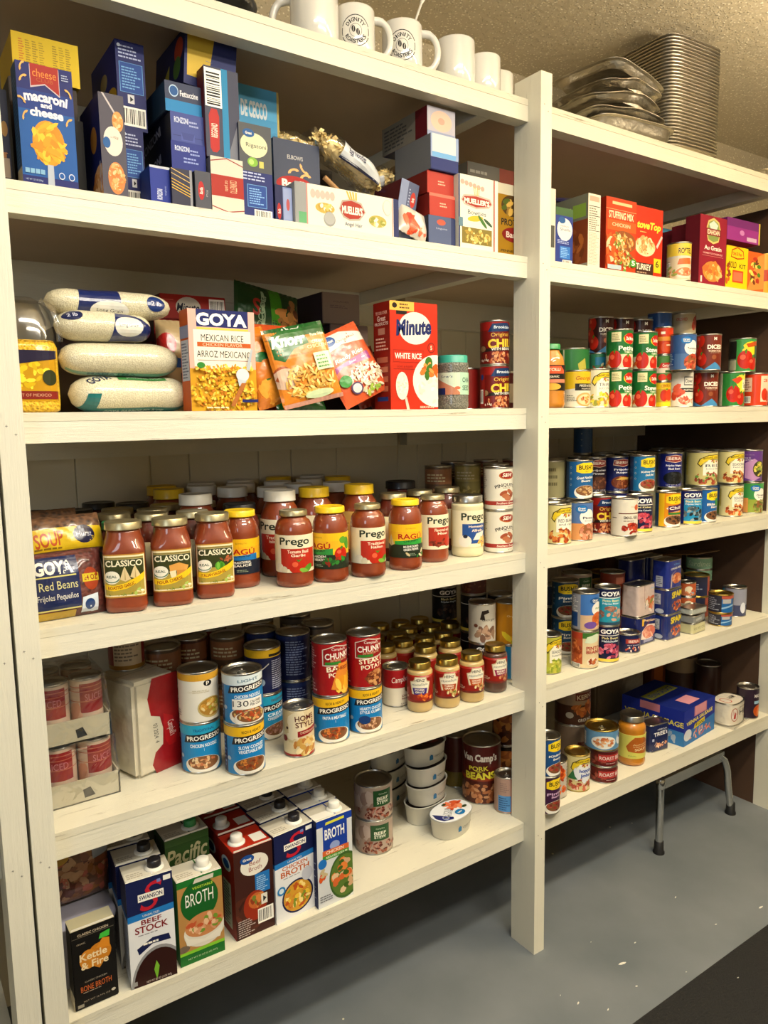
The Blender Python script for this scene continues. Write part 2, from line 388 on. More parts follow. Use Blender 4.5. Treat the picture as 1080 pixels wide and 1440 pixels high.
def mk_bag(name, w, h, t, base, art=(), mat='foilprint', seed=0, amp=.15, artmat=None, pw=3.2, nx=26, ny=22, crimp=True):
    # lies in the xz plane, front towards -y, origin at the base centre
    f = pillow_fn(w, h, t, pw, seed, amp); mb = MB(); gx, gy = w/nx, h/ny
    def pt(x, y, off=0, side=1): 
        e = (.12*sin(x*5) if crimp and abs(y) > h*.475 else 0); 
        k = 1-.07*(1-(2*y/h)**2)*0 - .05*max(0, (abs(2*y/h)-.6))
        return (x*(1-.03*sin(y*.9+seed)*0)*1, -(f(x, y, side)+off*side)-e, y+h/2)
    for side in (1, -1):
        Pn = [[pt(-w/2+i*gx, -h/2+j*gy, 0, side) for i in range(nx+1)] for j in range(ny+1)]
        mb.grid(Pn if side == 1 else [r[::-1] for r in Pn], col=base)
    ti = 0; mats = [mat]
    if artmat: mats.append(artmat); ti = 1
    for i, (ps, col) in enumerate(artprims(art, w, h)):
        off = .05+LAY*1.5*i
        for p in ps:
            p = clipbox(p, 0, w, 0, h)
            if len(p) < 3: continue
            for q in slices(p, gx):
                for s in slices(q, gy, 1):
                    mb.face([pt(x-w/2, y-h/2, off) for x, y in s], col, ti, True)
    return mb.obj(name, mats)
# ------------------------------------------------------------------ placing
def ground(o, z):         # lower or raise a tilted thing until its lowest point touches the level z
    bpy.context.view_layer.update(); lo = min((o.matrix_world @ v.co).z for v in o.data.vertices)
    o.location.z += z*CM+.0002-lo; return o
REC = []      # footprints of things standing on the shelves: [object, x, y, z0, z1, radius or None, (w, d, rz)]
def rec(o, z1, r=None, rect=None): REC.append([o, o.location.x/CM, o.location.y/CM, o.location.z/CM, z1, r, rect])
def settle():
    # nudge things of the rear rows (with all that is stacked on them) apart until nothing interpenetrates
    cols = {}
    for q in REC: cols.setdefault((round(q[1], 1), round(q[2], 1)), []).append(q)
    cols = list(cols.values()); mov = [all(q[5] for q in c) and c[0][2] > 16.4 for c in cols]
    for it in range(160):
        worst = 0
        for i in range(len(cols)):
            for j in range(len(cols)):
                if i == j or not mov[i]: continue
                for a in cols[i]:
                    for b in cols[j]:
                        if a[3] >= b[4]-.05 or b[3] >= a[4]-.05: continue
                        dx, dy = a[1]-b[1], a[2]-b[2]
                        if b[5]:
                            d = hypot(dx, dy) or .01; ov = a[5]+b[5]+.22-d; nx, ny = dx/d, dy/d
                        else:
                            w, dd, rz = b[6]; lx, ly = dx*cos(rz)+dy*sin(rz), -dx*sin(rz)+dy*cos(rz)
                            if abs(lx) > w/2+a[5]+.2 or abs(ly) > dd/2+a[5]+.2: continue
                            px_, py_ = min(max(lx, -w/2), w/2), min(max(ly, -dd/2), dd/2); ex, ey = lx-px_, ly-py_; d = hypot(ex, ey)
                            if d > 1e-4: ov = a[5]+.2-d; ex, ey = ex/d, ey/d
                            else:
                                if w/2-abs(lx) < dd/2-abs(ly): ov = w/2-abs(lx)+a[5]+.2; ex, ey = (1 if lx > 0 else -1), 0
                                else: ov = dd/2-abs(ly)+a[5]+.2; ex, ey = 0, (1 if ly > 0 else -1)
                            nx, ny = ex*cos(rz)-ey*sin(rz), ex*sin(rz)+ey*cos(rz)
                        if ov > 0:
                            worst = max(worst, ov); k = (.5 if mov[j] else 1)*ov*.9
                            if ny < 0 and not mov[j]: ny *= .3; k *= 1.2
                            for q in cols[i]:
                                q[1] += nx*k; q[2] += ny*k
                            if mov[j]:
                                for q in cols[j]: q[1] -= nx*k; q[2] -= ny*k
        for i, c in enumerate(cols):
            if not mov[i]: continue
            R_ = max(q[5] for q in c); top = max(q[4] for q in c); ylim = DEEP-R_-.5
            for sz in SZ[1:]:
                if top > sz-PLY-9.2 and top <= sz-PLY and c[0][3] < sz-20: ylim = min(ylim, DEEP-4.2-R_)
            x, y = c[0][1], c[0][2]; nx_ = min(max(x, R_+.3), X3-R_-.3); ny_ = min(max(y, 12), ylim)
            for q in c: q[1] += nx_-x; q[2] += ny_-y
        if worst < .12: break
    for q in REC:
        if q[5]: q[0].location.x = q[1]*CM; q[0].location.y = q[2]*CM
    return it, worst
def pC(u, s, r, v=None, y=None, z=None):
    z = SZ[s] if z is None else z
    if v is not None: h = G(u, v, z)[:2]
    else: h = np.array([X_at(u, y, z), y])
    d = h-_C[:2]; d = d/np.hypot(*d)
    return h[0]+d[0]*r, h[1]+d[1]*r
class At:
    def __init__(s, x, y, z): s.x, s.y, s.z = x, y, z
def setc(e, x, y, z, t=0, h=0):
    put(e, x, y, z, facing_rz(x, y)+RAD(t)); return At(x, y, z+h)
def facing_rz(x, y):
    dx, dy = CAM[0]-x, CAM[1]-y       # local -y must point along (dx, dy)
    return atan2(dx, -dy)*1.0
# ================================================================== camera, light
sc = bpy.context.scene
cd = bpy.data.cameras.new('camera'); cam = bpy.data.objects.new('camera', cd); COL.objects.link(cam); sc.camera = cam
cd.sensor_fit = 'VERTICAL'; cd.sensor_height = 24; cd.sensor_width = 24; cd.lens = FPX/1440*24; cd.clip_start = .05; cd.clip_end = 50
mw = Matrix(((_R[0], _U[0], -_f[0], CAM[0]*CM), (_R[1], _U[1], -_f[1], CAM[1]*CM), (_R[2], _U[2], -_f[2], CAM[2]*CM), (0, 0, 0, 1)))
cam.matrix_world = mw
sc.view_settings.view_transform = 'Standard'; sc.view_settings.look = 'None'; sc.view_settings.gamma = 1; sc.view_settings.use_curve_mapping = False
sc.view_settings.exposure = -0.2
CEIL = 264
def area(name, loc, sx, sy, power, col, rot=(0, 0, 0)):
    l = bpy.data.lights.new(name, 'AREA'); l.shape = 'RECTANGLE'; l.size = sx*CM; l.size_y = sy*CM; l.energy = power; l.color = col
    o = bpy.data.objects.new(name, l); COL.objects.link(o); o.location = [k*CM for k in loc]; o.rotation_euler = rot; return o
area('ceiling_fixture_light', (50, -104, 257), 120, 12, 31, (1, .97, .88))
area('right_fixture_light', (200, -112, 257), 150, 12, 43, (1, .84, .56))
area('rear_fill_light', (80, -170, 256), 110, 24, 50, (1, .91, .74))  # general fill added behind the camera, not a known fixture
area('ceiling_fill_uplight', (215, -80, 225), 90, 20, 46, (1, .82, .6), (pi, 0, 0))  # fill aimed upward, added to brighten the ceiling; no separate fixture known
area('ceiling_fill_uplight', (60, -90, 225), 90, 20, 30, (1, .86, .68), (pi, 0, 0))  # second upward fill added for the ceiling
area('cool_left_fill_light', (-150, -190, 190), 60, 90, 14, (.74, .87, 1), (RAD(80), 0, RAD(-45)))  # cool fill added from the left; no doorway is known there
w = bpy.data.worlds.new('world'); sc.world = w; w.use_nodes = True
w.node_tree.nodes['Background'].inputs[0].default_value = (1, .85, .65, 1); w.node_tree.nodes['Background'].inputs[1].default_value = .08
# ================================================================== room
def popcorn():
    m, nt, b = newmat('sprayed popcorn ceiling'); L = nt.links.new; N = nt.nodes.new
    tc = N('ShaderNodeTexCoord'); vo = N('ShaderNodeTexVoronoi'); vo.inputs['Scale'].default_value = 95
    no = N('ShaderNodeTexNoise'); no.inputs['Scale'].default_value = 34; no.inputs['Detail'].default_value = 5
    cr = N('ShaderNodeValToRGB'); e = cr.color_ramp.elements; e[0].position = .0; e[0].color = (1, 1, 1, 1); e[1].position = .32; e[1].color = (0, 0, 0, 1)
    ad = N('ShaderNodeMath'); ad.operation = 'ADD'; bp = N('ShaderNodeBump'); bp.inputs['Strength'].default_value = .55; bp.inputs['Distance'].default_value = .008
    L(tc.outputs['Object'], vo.inputs[0]); L(tc.outputs['Object'], no.inputs[0]); L(vo.outputs['Distance'], cr.inputs[0]); L(cr.outputs[0], ad.inputs[0]); L(no.outputs['Fac'], ad.inputs[1])
    L(ad.outputs[0], bp.inputs['Height']); L(bp.outputs[0], b.inputs['Normal'])
    # glitter flakes in the spray
    v2 = N('ShaderNodeTexVoronoi'); v2.inputs['Scale'].default_value = 85; v2.inputs['Randomness'].default_value = 1
    lt = N('ShaderNodeMath'); lt.operation = 'LESS_THAN'; lt.inputs[1].default_value = .24
    L(tc.outputs['Object'], v2.inputs[0]); L(v2.outputs['Distance'], lt.inputs[0])
    mx = N('ShaderNodeMix'); mx.data_type = 'RGBA'; mx.inputs[6].default_value = lin('#c8bc9e'); mx.inputs[7].default_value = lin('#f4ecd2')
    L(lt.outputs[0], mx.inputs[0]); L(mx.outputs[2], b.inputs['Base Color']); b.inputs['Roughness'].default_value = .55
    return m
M['popcorn'] = popcorn()
def concrete():
    m, nt, b = newmat('grey painted concrete floor'); L = nt.links.new; N = nt.nodes.new
    tc = N('ShaderNodeTexCoord'); n1 = N('ShaderNodeTexNoise'); n1.inputs['Scale'].default_value = 3.5; n1.inputs['Detail'].default_value = 7
    cr = N('ShaderNodeValToRGB'); e = cr.color_ramp.elements; e[0].position = .3; e[0].color = lin('#5d6468'); e[1].position = .7; e[1].color = lin('#71767a')
    v = N('ShaderNodeTexVoronoi'); v.inputs['Scale'].default_value = 9; lt = N('ShaderNodeMath'); lt.operation = 'LESS_THAN'; lt.inputs[1].default_value = .035
    mx = N('ShaderNodeMix'); mx.data_type = 'RGBA'; mx.inputs[7].default_value = lin('#cfc9ae')
    L(tc.outputs['Object'], n1.inputs[0]); L(n1.outputs['Fac'], cr.inputs[0]); L(tc.outputs['Object'], v.inputs[0]); L(v.outputs['Distance'], lt.inputs[0]); L(lt.outputs[0], mx.inputs[0]); L(cr.outputs[0], mx.inputs[6]); L(mx.outputs[2], b.inputs['Base Color'])
    b.inputs['Roughness'].default_value = .5
    bp = N('ShaderNodeBump'); bp.inputs['Strength'].default_value = .2; bp.inputs['Distance'].default_value = .003; L(n1.outputs['Fac'], bp.inputs['Height']); L(bp.outputs[0], b.inputs['Normal'])
    return m
M['floor'] = concrete()
M['wall'] = pm('painted panel wall', '#d8cfb6', .55, bump=.1, scale=30)
M['roomwall'] = pm('plain room wall', '#a89e86', .7)
M['brownply'] = pm('bare brown plywood', '#4a3322', .7, var=.2, scale=12)
M['mat'] = pm('black rubber mat', '#0a0a0a', .75, bump=.6, scale=200)
def struct(mb, name, mat, kind='structure'): return tag(mb.obj(name, mat), kind=kind)
m = MB(); m.box(-230, -300, -4, 420, 72, 0); struct(m, 'floor', 'floor')
m = MB(); m.box(-230, -300, CEIL, 420, 72, CEIL+4); struct(m, 'ceiling', 'popcorn')
m = MB(); m.box(-234, -304, -4, -230, 76, CEIL+4); struct(m, 'wall_left', 'roomwall')
m = MB(); m.box(420, -304, -4, 424, 76, CEIL+4); struct(m, 'wall_right', 'roomwall')
m = MB(); m.box(-230, -304, -4, 420, -300, CEIL+4); struct(m, 'wall_front', 'roomwall')
# back wall: grooved random-width panelling up to the top shelf, sprayed plaster above it
m = MB(); seams = [-230, -180, -140, -100, -60, -30, -12, 5, 21.4, 40.2, 50.9, 71.6, 82.1, 97.8, 121, 129, 139.5, 150.4, 171, 181.5, 197, 218, 229, 243, 262, 283, 310, 350, 390, 420]
for a, b_ in zip(seams, seams[1:]):
    m.face([(a+.25, DEEP, 0), (b_-.25, DEEP, 0), (b_-.25, DEEP, 222), (a+.25, DEEP, 222)])
    m.face([(b_-.25, DEEP, 0), (b_, DEEP+.5, 0), (b_, DEEP+.5, 222), (b_-.25, DEEP, 222)]); m.face([(b_, DEEP+.5, 0), (b_+.25, DEEP, 0), (b_+.25, DEEP, 222), (b_, DEEP+.5, 222)])
m.box(-230, DEEP+.6, -4, 420, DEEP+4, CEIL+4)
struct(m, 'wall_back', 'wall')
m = MB(); m.box(-230, DEEP-.4, 222, 420, DEEP+.6, CEIL); struct(m, 'trim_1', 'popcorn')
m = MB(); rnd = random.Random(3)
m.box(-120, -150, 0, 330, -31, .5); tag(m.obj('floor_mat', 'mat'), 'black rubber floor mat lying along the foot of the shelving', 'mat')
# ================================================================== shelving unit
def shelving(name, label, X0, X1_list, posts, dz=0):
    u = empty(name); tag(u, label, 'shelf')
    for k, (x, z1) in enumerate(posts):
        m = MB()
        for y0, y1 in ((0, 8.9),):
            m.box(x, y0, 0, x+3.8, y1, z1)
        o = m.obj('post', 'paintv', u); bv = o.modifiers.new('b', 'BEVEL'); bv.width = .003; bv.segments = 2
        for si in range(1, 7):      # screw heads set in the post faces
            zc = SZ[si]+dz-2.6
            for dx, ddz in ((1.2, .4), (2.5, -1.0)):
                s_ = MB(); P0 = [(x+dx+.3*cos(a), -.03, zc+ddz+.3*sin(a)) for a in (2*pi*i/10 for i in range(10))]
                s_.face(P0[::-1]); s_.box(x+dx-.2, -.045, zc+ddz-.03, x+dx+.2, -.032, zc+ddz+.03, mi=1); s_.box(x+dx-.03, -.045, zc+ddz-.2, x+dx+.03, -.032, zc+ddz+.2, mi=1); s_.obj('screw', ['paint', 'black'], o)
    for (a, b_) in X1_list:
        for si in range(1, 7):
            z = SZ[si]+dz
            m = MB(); m.box(a+.05, FRONT, z-PLY, b_-.05, DEEP-.15, z); m.m[0] = 1; o = m.obj('shelf_board', ['plyedge', 'plyunder'], u)
            m = MB(); m.box(a+.05, FRONT+.05, z-PLY-RAIL, b_-.05, FRONT+3.85, z-PLY-.04); o = m.obj('front_rail', 'paint', u); bv = o.modifiers.new('b', 'BEVEL'); bv.width = .003; bv.segments = 2
            m = MB(); m.box(a+.05, DEEP-4, z-PLY-9, b_-.05, DEEP-.15, z-PLY-.04); m.obj('back_cleat', 'paint', u)
            for xx in ((b_-13.2, b_-9.4),):
                m = MB(); m.box(xx[0], FRONT+3.9, z-PLY-RAIL, xx[1], DEEP-4.1, z-PLY-.04); m.obj('cross_rail', 'paint', u)
    return u
unit = shelving('shelving_unit', 'white painted timber shelving unit of two bays holding the cans and boxes', 0, [(0, BAY), (BAY+3.8, X3)], [(-3.8, SZ[1]+14), (BAY, SZ[1]+5.2), (X3, SZ[1]+5)])
shelving('shelving_unit', 'neighbouring white painted shelving unit, only its edge post shows at far left', -60, [(-70, -8.15)], [(-8.15, SZ[1]+14)])

m = MB(); m.box(X3+.1, 9, 0, X3+1.6, DEEP-.2, SZ[1]-6); m.obj('side_panel', 'brownply', unit)
for si in range(1, 7):
    m = MB(); m.box(BAY-.04, 8.95, SZ[si]-PLY, BAY+3.84, DEEP-.15, SZ[si]); m.m[0] = 1; m.obj('shelf_board', ['plyedge', 'plyunder'], unit)
SZ = [z_+.03 for z_ in SZ]
# ================================================================== printed designs
W_ = '#eae6da'; CR = '#e8dcb4'; NV = '#141b46'; RD = '#a81a1c'; YL = '#e8bf1e'; BK = '#141414'; GN = '#1e6a2c'; BL = '#1c6fb0'
BEAN = ['#8a4a2a', '#a5603a', '#6e3420', '#b87848']; WB = ['#c9a878', '#b8905c', '#d6bb90', '#a57c48']; RB = ['#7a2420', '#952f26', '#5c1815', '#b04a3a']
TOM = ['#a82012', '#c23a1c', '#8a170c', '#d4603c']; NOOD = ['#d4a95c', '#e2c07c', '#b88840', '#c76a3a']; STEW = ['#8c3f1c', '#a5572a', '#6e2c12', '#c98038']
GRB = ['#6c7a34', '#8a9448', '#525e22', '#b0a860']; MAC = ['#e0a21a', '#f0b82e', '#c88410', '#d89418']; BLK = ['#2a1c18', '#3c2a22', '#1c1210', '#5c4434']
def icons(x, ys, c='#9db4c8'): return [[E(x, y, .05, .028, c, 10), E(x, y, .032, .017, '#1a3f66', 10)] for y in ys]
def classico(fl, veg):
    return [R(-.62, 0, .62, 1, '#b5822e'), R(-.585, .03, .585, .97, CR), R(-.54, .42, .54, .88, '#353a18'), R(-.54, .885, .54, .93, '#8a7a3c'), R(-.54, .06, .54, .42, '#a8933e'), *veg,
            T(0, .79, .98, .14, 'CLASSICO', '#f0e6c8', 1), E(-.34, .47, .21, .15, '#e9e4d2'), E(-.34, .43, .19, .08, '#3e6a52'), E(-.34, .49, .19, .12, '#e9e4d2'), T(-.34, .49, .27, .06, 'REAL', '#33503a', 1),
            P([(-.56, .2), (-.3, .16), (.05, .2), (.35, .32), (.56, .44), (.56, .58), (.35, .47), (.05, .34), (-.3, .28), (-.56, .33)], YL), T(-.08, .255, .74, .075, fl, '#8a2410', 1, rot=11, arc=-1.5),
            F(.35, .12, .18, .07, ['#a8bf5a', '#d8c08a', '#f0e8c8'], 8, .4), F(-.1, .08, .4, .03, ['#6a7a2a', '#8f9a3c'], 10, .5)]
def garlic(x, y, s=1): return [P([(x-.15*s, y-.1*s), (x-.05*s, y+.12*s), (x, y+.2*s), (x+.04*s, y+.12*s), (x+.16*s, y-.1*s), (x, y-.15*s)], '#d9c493'), P([(x-.02*s, y-.12*s), (x, y+.15*s), (x+.02*s, y-.12*s)], '#b39a62')]
def veg_green(x, y): return [E(x, y, .15, .11, '#4f9a28'), E(x-.05, y+.01, .05, .09, '#77b83e'), E(x+.06, y, .04, .08, '#3b7f1c'), E(x, y+.11, .03, .03, '#2c5c16')]
def veg_tom(x, y, r=.16): return [E(x, y, r, r*.72, '#b3200f'), E(x-r*.35, y+r*.2, r*.35, r*.2, '#d8583c'), P([(x-.06, y+r*.7), (x, y+r*.4), (x+.07, y+r*.75), (x+.02, y+r*.85)], '#3c7a24')]
def ragu(l1, bc, l2, veg):
    return [R(-2, .78, 2, 1, '#e9b61a'), R(-2, .55, 2, .78, '#e6ad20'), R(-.56, .4, .66, .5, bc), R(-2, 0, 2, .4, '#202a1c' if bc != BL else '#1c2230'), T(.08, .66, .98, .2, 'RAGÚ', '#a81a10', 1), T(.08, .88, .4, .04, 'OLD WORLD STYLE', '#7a5410', 0),
            P([(-.5, .42), (.66, .5), (.66, .58), (-.5, .5)], bc), T(.1, .505, .6, .06, l1, '#10240f', 1, rot=3), T(.1, .34, .62, .07, l2[0], W_, 1, rot=3), T(.1, .25, .62, .07, l2[1], W_, 1, rot=3), ML(-.1, .06, .4, .14, 2, '#8a9a80'), *veg]
def prego(l1, l2, veg, panel='#b02a1a', t=0):
    return [R(-2, 0, 2, 1, '#e2d9ba'), R(-1.9, 0, -.95, 1, '#c9a055'), ML(-1.7, .1, -1.1, .9, 14, '#7a5c2a'), R(-.42, .1, .9, .64, panel), T(.08, .81, 1.08, .26, 'Prego', '#1f2c1c', 1), T(.2, .56, .74, .085, l1, '#f3dcc0', 1), T(.2, .46, .5, .075, l2, '#f3dcc0', 1), *veg]
def pregoveg(): return [E(-.5, .12, .17, .13, '#d9d2bd'), E(-.3, .07, .12, .1, '#c9c0a5'), E(.15, .16, .28, .2, '#b3240f'), E(.08, .22, .1, .07, '#d85a38'), P([(.1, .36), (.2, .28), (.34, .38), (.22, .34)], '#3c7a24'), E(.55, .1, .2, .09, '#4f8a26', 14, .4), E(.38, .05, .16, .06, '#77a83a', 14, -.2)]
def progresso(top, l1, l2, food, plate='#1478b8', tc='#5a3a10', extra=()):
    topc = {'y': '#e3b21c', 'w': '#cfdbe0', 'b': '#1f86c0', 't': '#1f9ac0'}[top[0]]
    return [R(-2, 0, -.72, 1, NV), ML(-1.8, .1, -1.3, .9, 12, '#8a93b8'), ML(-.92, .1, -.78, .8, 8, '#8a93b8'), R(-2, .8, 2, 1, topc), R(1.1, 0, 2, .8, NV), R(-.72, 0, 1.1, .8, plate), T(.2, .9, .7, .06, top[1], tc, 1, rot=3),
            P([(-.5, .63), (.95, .7), (.9, .85), (-.42, .79)], '#1c1a20'), T(.22, .74, 1.2, .1, 'PROGRESSO', '#f4f0e6', 1, rot=4), T(.18, .57, .9, .075, l1, '#e9eef0', 1, rot=2), T(.18, .48, .9 if l2 else .01, .07, l2 or '.', '#e9eef0', 1, rot=2),
            *BOWL(.15, .2, .62, .2, food, '#e3ded2', 34, .2), *extra, E(-.62, .33, .08, .045, '#9fb6c8', 12)]
def chunky(l1, l2, food):
    return [R(-2, 0, -.55, 1, '#8e1418'), ML(-1.2, .5, -.65, .93, 9, '#d8a8a0'), ML(-1.2, .06, -.65, .3, 4, '#d8a8a0'), R(-.55, 0, 2, 1, '#9a1216'), P([(-.4, .58), (-.4, .9), (.1, .98), (.9, .9), (.9, .6), (.2, .56)], '#c8beb0'), P([(-.36, .6), (-.36, .89), (.1, .96), (.88, .88), (.88, .62), (.2, .585)], '#8c1014'),
            T(.25, .885, .6, .07, "Campbell's", W_, 0, rot=-4), T(.25, .77, 1.1, .12, 'CHUNKY', W_, 1, rot=2), T(.25, .685, .7, .04, 'SOUP THAT EATS LIKE A MEAL', '#e8d0a0', 0, rot=2), R(-.3, .6, .3, .655, '#2c7a2a'), T(.3, .53, 1.1, .1, l1, '#efe4c6', 1, rot=4), T(.35, .41, 1.05, .09, l2, '#efe4c6', 1, rot=4), E(.45, .17, .45, .17, '#5c2410'), F(.45, .17, .45, .17, food, 26, .26)]
def heinz(nm, c, food): 
    return [R(-2, .08, 2, .92, '#8c1a10'), ML(-1.1, .12, -.55, .3, 2, '#d8b090'), P([(-.38, .3), (-.5, .76), (-.3, .8), (-.22, .95), (.32, .95), (.4, .8), (.56, .76), (.42, .3)], '#cdbf98'), P([(-.33, .33), (-.44, .73), (-.26, .77), (-.18, .92), (.28, .92), (.36, .77), (.5, .73), (.37, .33)], '#e6dfc8'), T(.02, .83, .5, .1, 'HEINZ', '#23201c', 1, arc=1.1), T(.02, .66, .8, .12, 'HomeStyle', '#2b3c44', 0, rot=4, sh=.2),
            P([(-.36, .54), (.4, .54), (.33, .3), (-.28, .3)], c), T(.02, .475, .5, .07, nm, '#f1e8d0', 1), T(.02, .385, .46, .07, 'GRAVY', '#f1e8d0', 1), F(.25, .2, .42, .13, food, 24, .32), T(-.78, .2, .4, .06, '12 OZ', '#e4c8a8', 1)]
def goya(l1, l2, food, c1='#10163c', field=None, l3='GOYA', band='#e8c94a'):
    return [R(-2, .78, 2, 1, BK if c1 == BK else c1), R(-2, 0, 2, .78, field or c1), T(.12, .88, 1.05, .13, l3, '#f4f2ea', 2), R(-1, .755, 1, .775, W_), T(.12, .69, .9, .065, l1, '#e8dc9a', 1), T(.12, .6, .9, .065, l2, '#d9e4ea', 1), F(.1, .3, .72, .24, food, 40, .2), R(-2, 0, 2, .08, band)]
def bush(nm, bg, food, tag_='#e9c81e', l2='Beans', t2=W_):
    return [R(-2, 0, 2, 1, bg), R(-2, 0, -.62, 1, '#143a62'), R(-.62, 0, -.4, 1, bg), *icons(-.5, (.84, .68, .52, .36)), P([(-.22, .72), (-.22, .9), (.1, .97), (.6, .97), (.9, .9), (.9, .72), (.5, .68), (.05, .68)], tag_), T(.33, .84, .85, .13, "BUSH'S", BK, 1), T(.33, .73, .2, .04, 'BEST', BK, 0), T(.28, .56, .95, .08, nm, t2, 1, rot=3, sh=.15), T(.28, .47, .5, .06, l2, t2, 1, rot=3, sh=.15), *BOWL(.28, .2, .6, .2, food)]
def margaret(l1, l2, food, bg='#cfc488'):
    return [R(-2, 0, 2, 1, bg), R(-1.6, .3, -.8, .9, '#b8a93e'), ML(-1.5, .34, -.9, .86, 9, '#6e6420'), P([(-.35, .66), (-.25, .82), (.1, .93), (.6, .95), (.9, .9), (.8, .78), (.3, .8), (-.08, .7), (-.18, .55)], '#3a3208'), P([(-.3, .67), (-.2, .81), (.12, .91), (.6, .93), (.86, .88), (.78, .8), (.3, .82), (-.06, .71), (-.2, .6)], '#dcbf26'), T(.3, .86, .8, .06, 'MARGARET HOLMES', '#4a3a08', 1, rot=3, arc=1.6),
            P([(-.1, .3), (-.1, .62), (.12, .78), (.5, .76), (.95, .7), (.95, .3)], '#e6e2d0'), F(.42, .745, .2, .05, ['#5a7a2a', '#a83a1c', '#d8a030'], 12, .45), T(.42, .6, .85, .085, l1, '#2c3a4a', 0), T(.42, .5, .8, .055, l2, '#3c4c5a', 0), F(.2, .2, .72, .2, food, 44, .2)]
def delmonte(l1):
    return [R(-2, 0, 2, 1, '#17632a'), R(-2, 0, -.85, 1, '#d2cba8'), R(-.85, 0, 2, .36, '#ccc3a4'), P([(-.85, .36), (2, .44), (2, .4), (-.85, .33)], '#3f8a3a'), R(-.42, .7, .06, .96, '#d8cf9e'), ML(-.38, .74, .02, .92, 4, '#8a8454'), E(.55, .78, .38, .15, '#e8b926', 24), P([(.2, .84), (.4, .93), (.7, .93), (.92, .84), (.84, .68), (.55, .62), (.28, .68)], '#b31c14'), T(.56, .78, .5, .1, 'Del Monte', '#f4ecd8', 1), T(.42, .52, .95, .13, l1, '#f2efe2', 1), T(.5, .41, .55, .05, 'TOMATOES', '#e2e0c8', 1), *veg_tom(-.25, .22, .34), *veg_tom(.42, .14, .28), F(-.8, .12, .3, .1, ['#c0501c', '#d8a060'], 10, .4)]
def diced(c='#5c1c12'):
    return [R(-2, 0, 2, 1, c), R(-1.9, 0, -1.1, 1, '#d8d0c0'), ML(-1.8, .1, -1.2, .9, 12, '#7a6a60'), *[veg_tom(x, y, .27) for x, y in ((-.62, .85), (-.75, .52), (-.5, .3))], P([(-.35, 0), (.2, .22), (.75, 0)], '#3f7fb0'), P([(-.9, 0), (-.9, .16), (-.3, 0)], '#3f7fb0'), T(.2, .9, .16, .09, 'M', W_, 2), T(.22, .66, .85, .13, 'DICED', '#efe8d8', 2), T(.22, .54, .75, .06, 'TOMATOES', '#e0d0b8', 1), T(.22, .48, .5, .035, 'IN TOMATO JUICE', '#c0a890', 0), E(.15, .36, .12, .07, '#8a4a2a')]
def gv(l1, food, bg='#3f6fae', low='#c98a5a', l2=''):
    return [R(-2, 0, 2, 1, bg), R(-2, 0, 2, .45, low), E(.42, .62, .42, .22, W_), E(.1, .84, .3, .11, '#0f5a9a'), E(.1, .84, .27, .09, '#1c6fb4'), T(.1, .865, .36, .055, 'Great', W_, 1), T(.1, .81, .36, .05, 'Value', W_, 1), T(.45, .6, .6, .07, l1, '#1c2c4a', 1), T(.45, .52, .4, .04, l2 or 'Beans', '#5a6a7a', 0), E(.5, .2, .52, .24, '#8a5530'), F(.5, .2, .52, .24, food, 44, .17), R(-1.9, .08, -1.1, .9, '#d6d0c0'), ML(-1.8, .1, -1.2, .85, 14, '#5a5a62'), R(-1, .1, -.5, .5, '#1f4f92'), ML(-.95, .13, -.55, .47, 7, '#a8bcd6')]
def chili():
    return [R(-2, 0, 2, 1, '#6a120e'), R(-2, .8, 2, 1, '#8e1a14'), P([(-.35, .76), (-.15, .95), (.6, .98), (.95, .84), (.7, .78), (.2, .76)], '#12305c'), T(.32, .87, .8, .07, 'Brookdale', '#dfe8ee', 1, sh=.1), T(.22, .68, .85, .12, 'Original', '#e8bf4a', 0, rot=2), T(.28, .48, 1.25, .22, 'CHILI', '#e9c83a', 2, rot=2), P([(-.5, .28), (1.1, .33), (1.1, .42), (-.5, .36)], '#1a1210'), T(.28, .35, .95, .065, 'WITH BEANS', '#efe8da', 1, rot=2), E(-.62, .36, .2, .09, '#3a1810'), E(-.62, .36, .16, .07, '#8a6a4a'), F(.25, .13, .85, .15, ['#a84a28', '#c47848', '#6e2412', '#d8a070'], 50, .22), T(-.5, .08, .4, .07, '6g 14g', '#e0d0c0', 1)]
def snw():
    return [R(-2, 0, 2, 1, '#ded8c6'), ML(-1.1, .5, -.7, .9, 8, '#a09a8a'), ML(-1.0, .2, -.75, .4, 5, '#b08a80'), R(-2, .1, 2, .2, '#9c2e28'), E(.3, .84, .42, .1, '#b3622e'), E(.3, .85, .36, .085, '#8e1a18'), T(.3, .85, .5, .1, 'S&W', '#f2ead6', 1, sh=.3), T(.25, .6, 1.1, .1, 'PINQUITO', '#2c2622', 1, arc=.75), T(.25, .53, .35, .03, 'BEANS', '#4a4038', 0), *[E(x, y, .19, .06, c, 16, a) for x, y, c, a in ((.1, .4, '#9a4a2c', .2), (.45, .42, '#a85a38', -.3), (.2, .33, '#b36a44', 0), (.5, .33, '#8e4226', .3), (.32, .27, '#b8704c', 0))], T(.25, .15, .95, .055, 'Southern Greens', '#f0dcc8', 1, sh=.2), T(.45, .05, .3, .03, 'NET WT 15 OZ', '#5a5048', 0)]
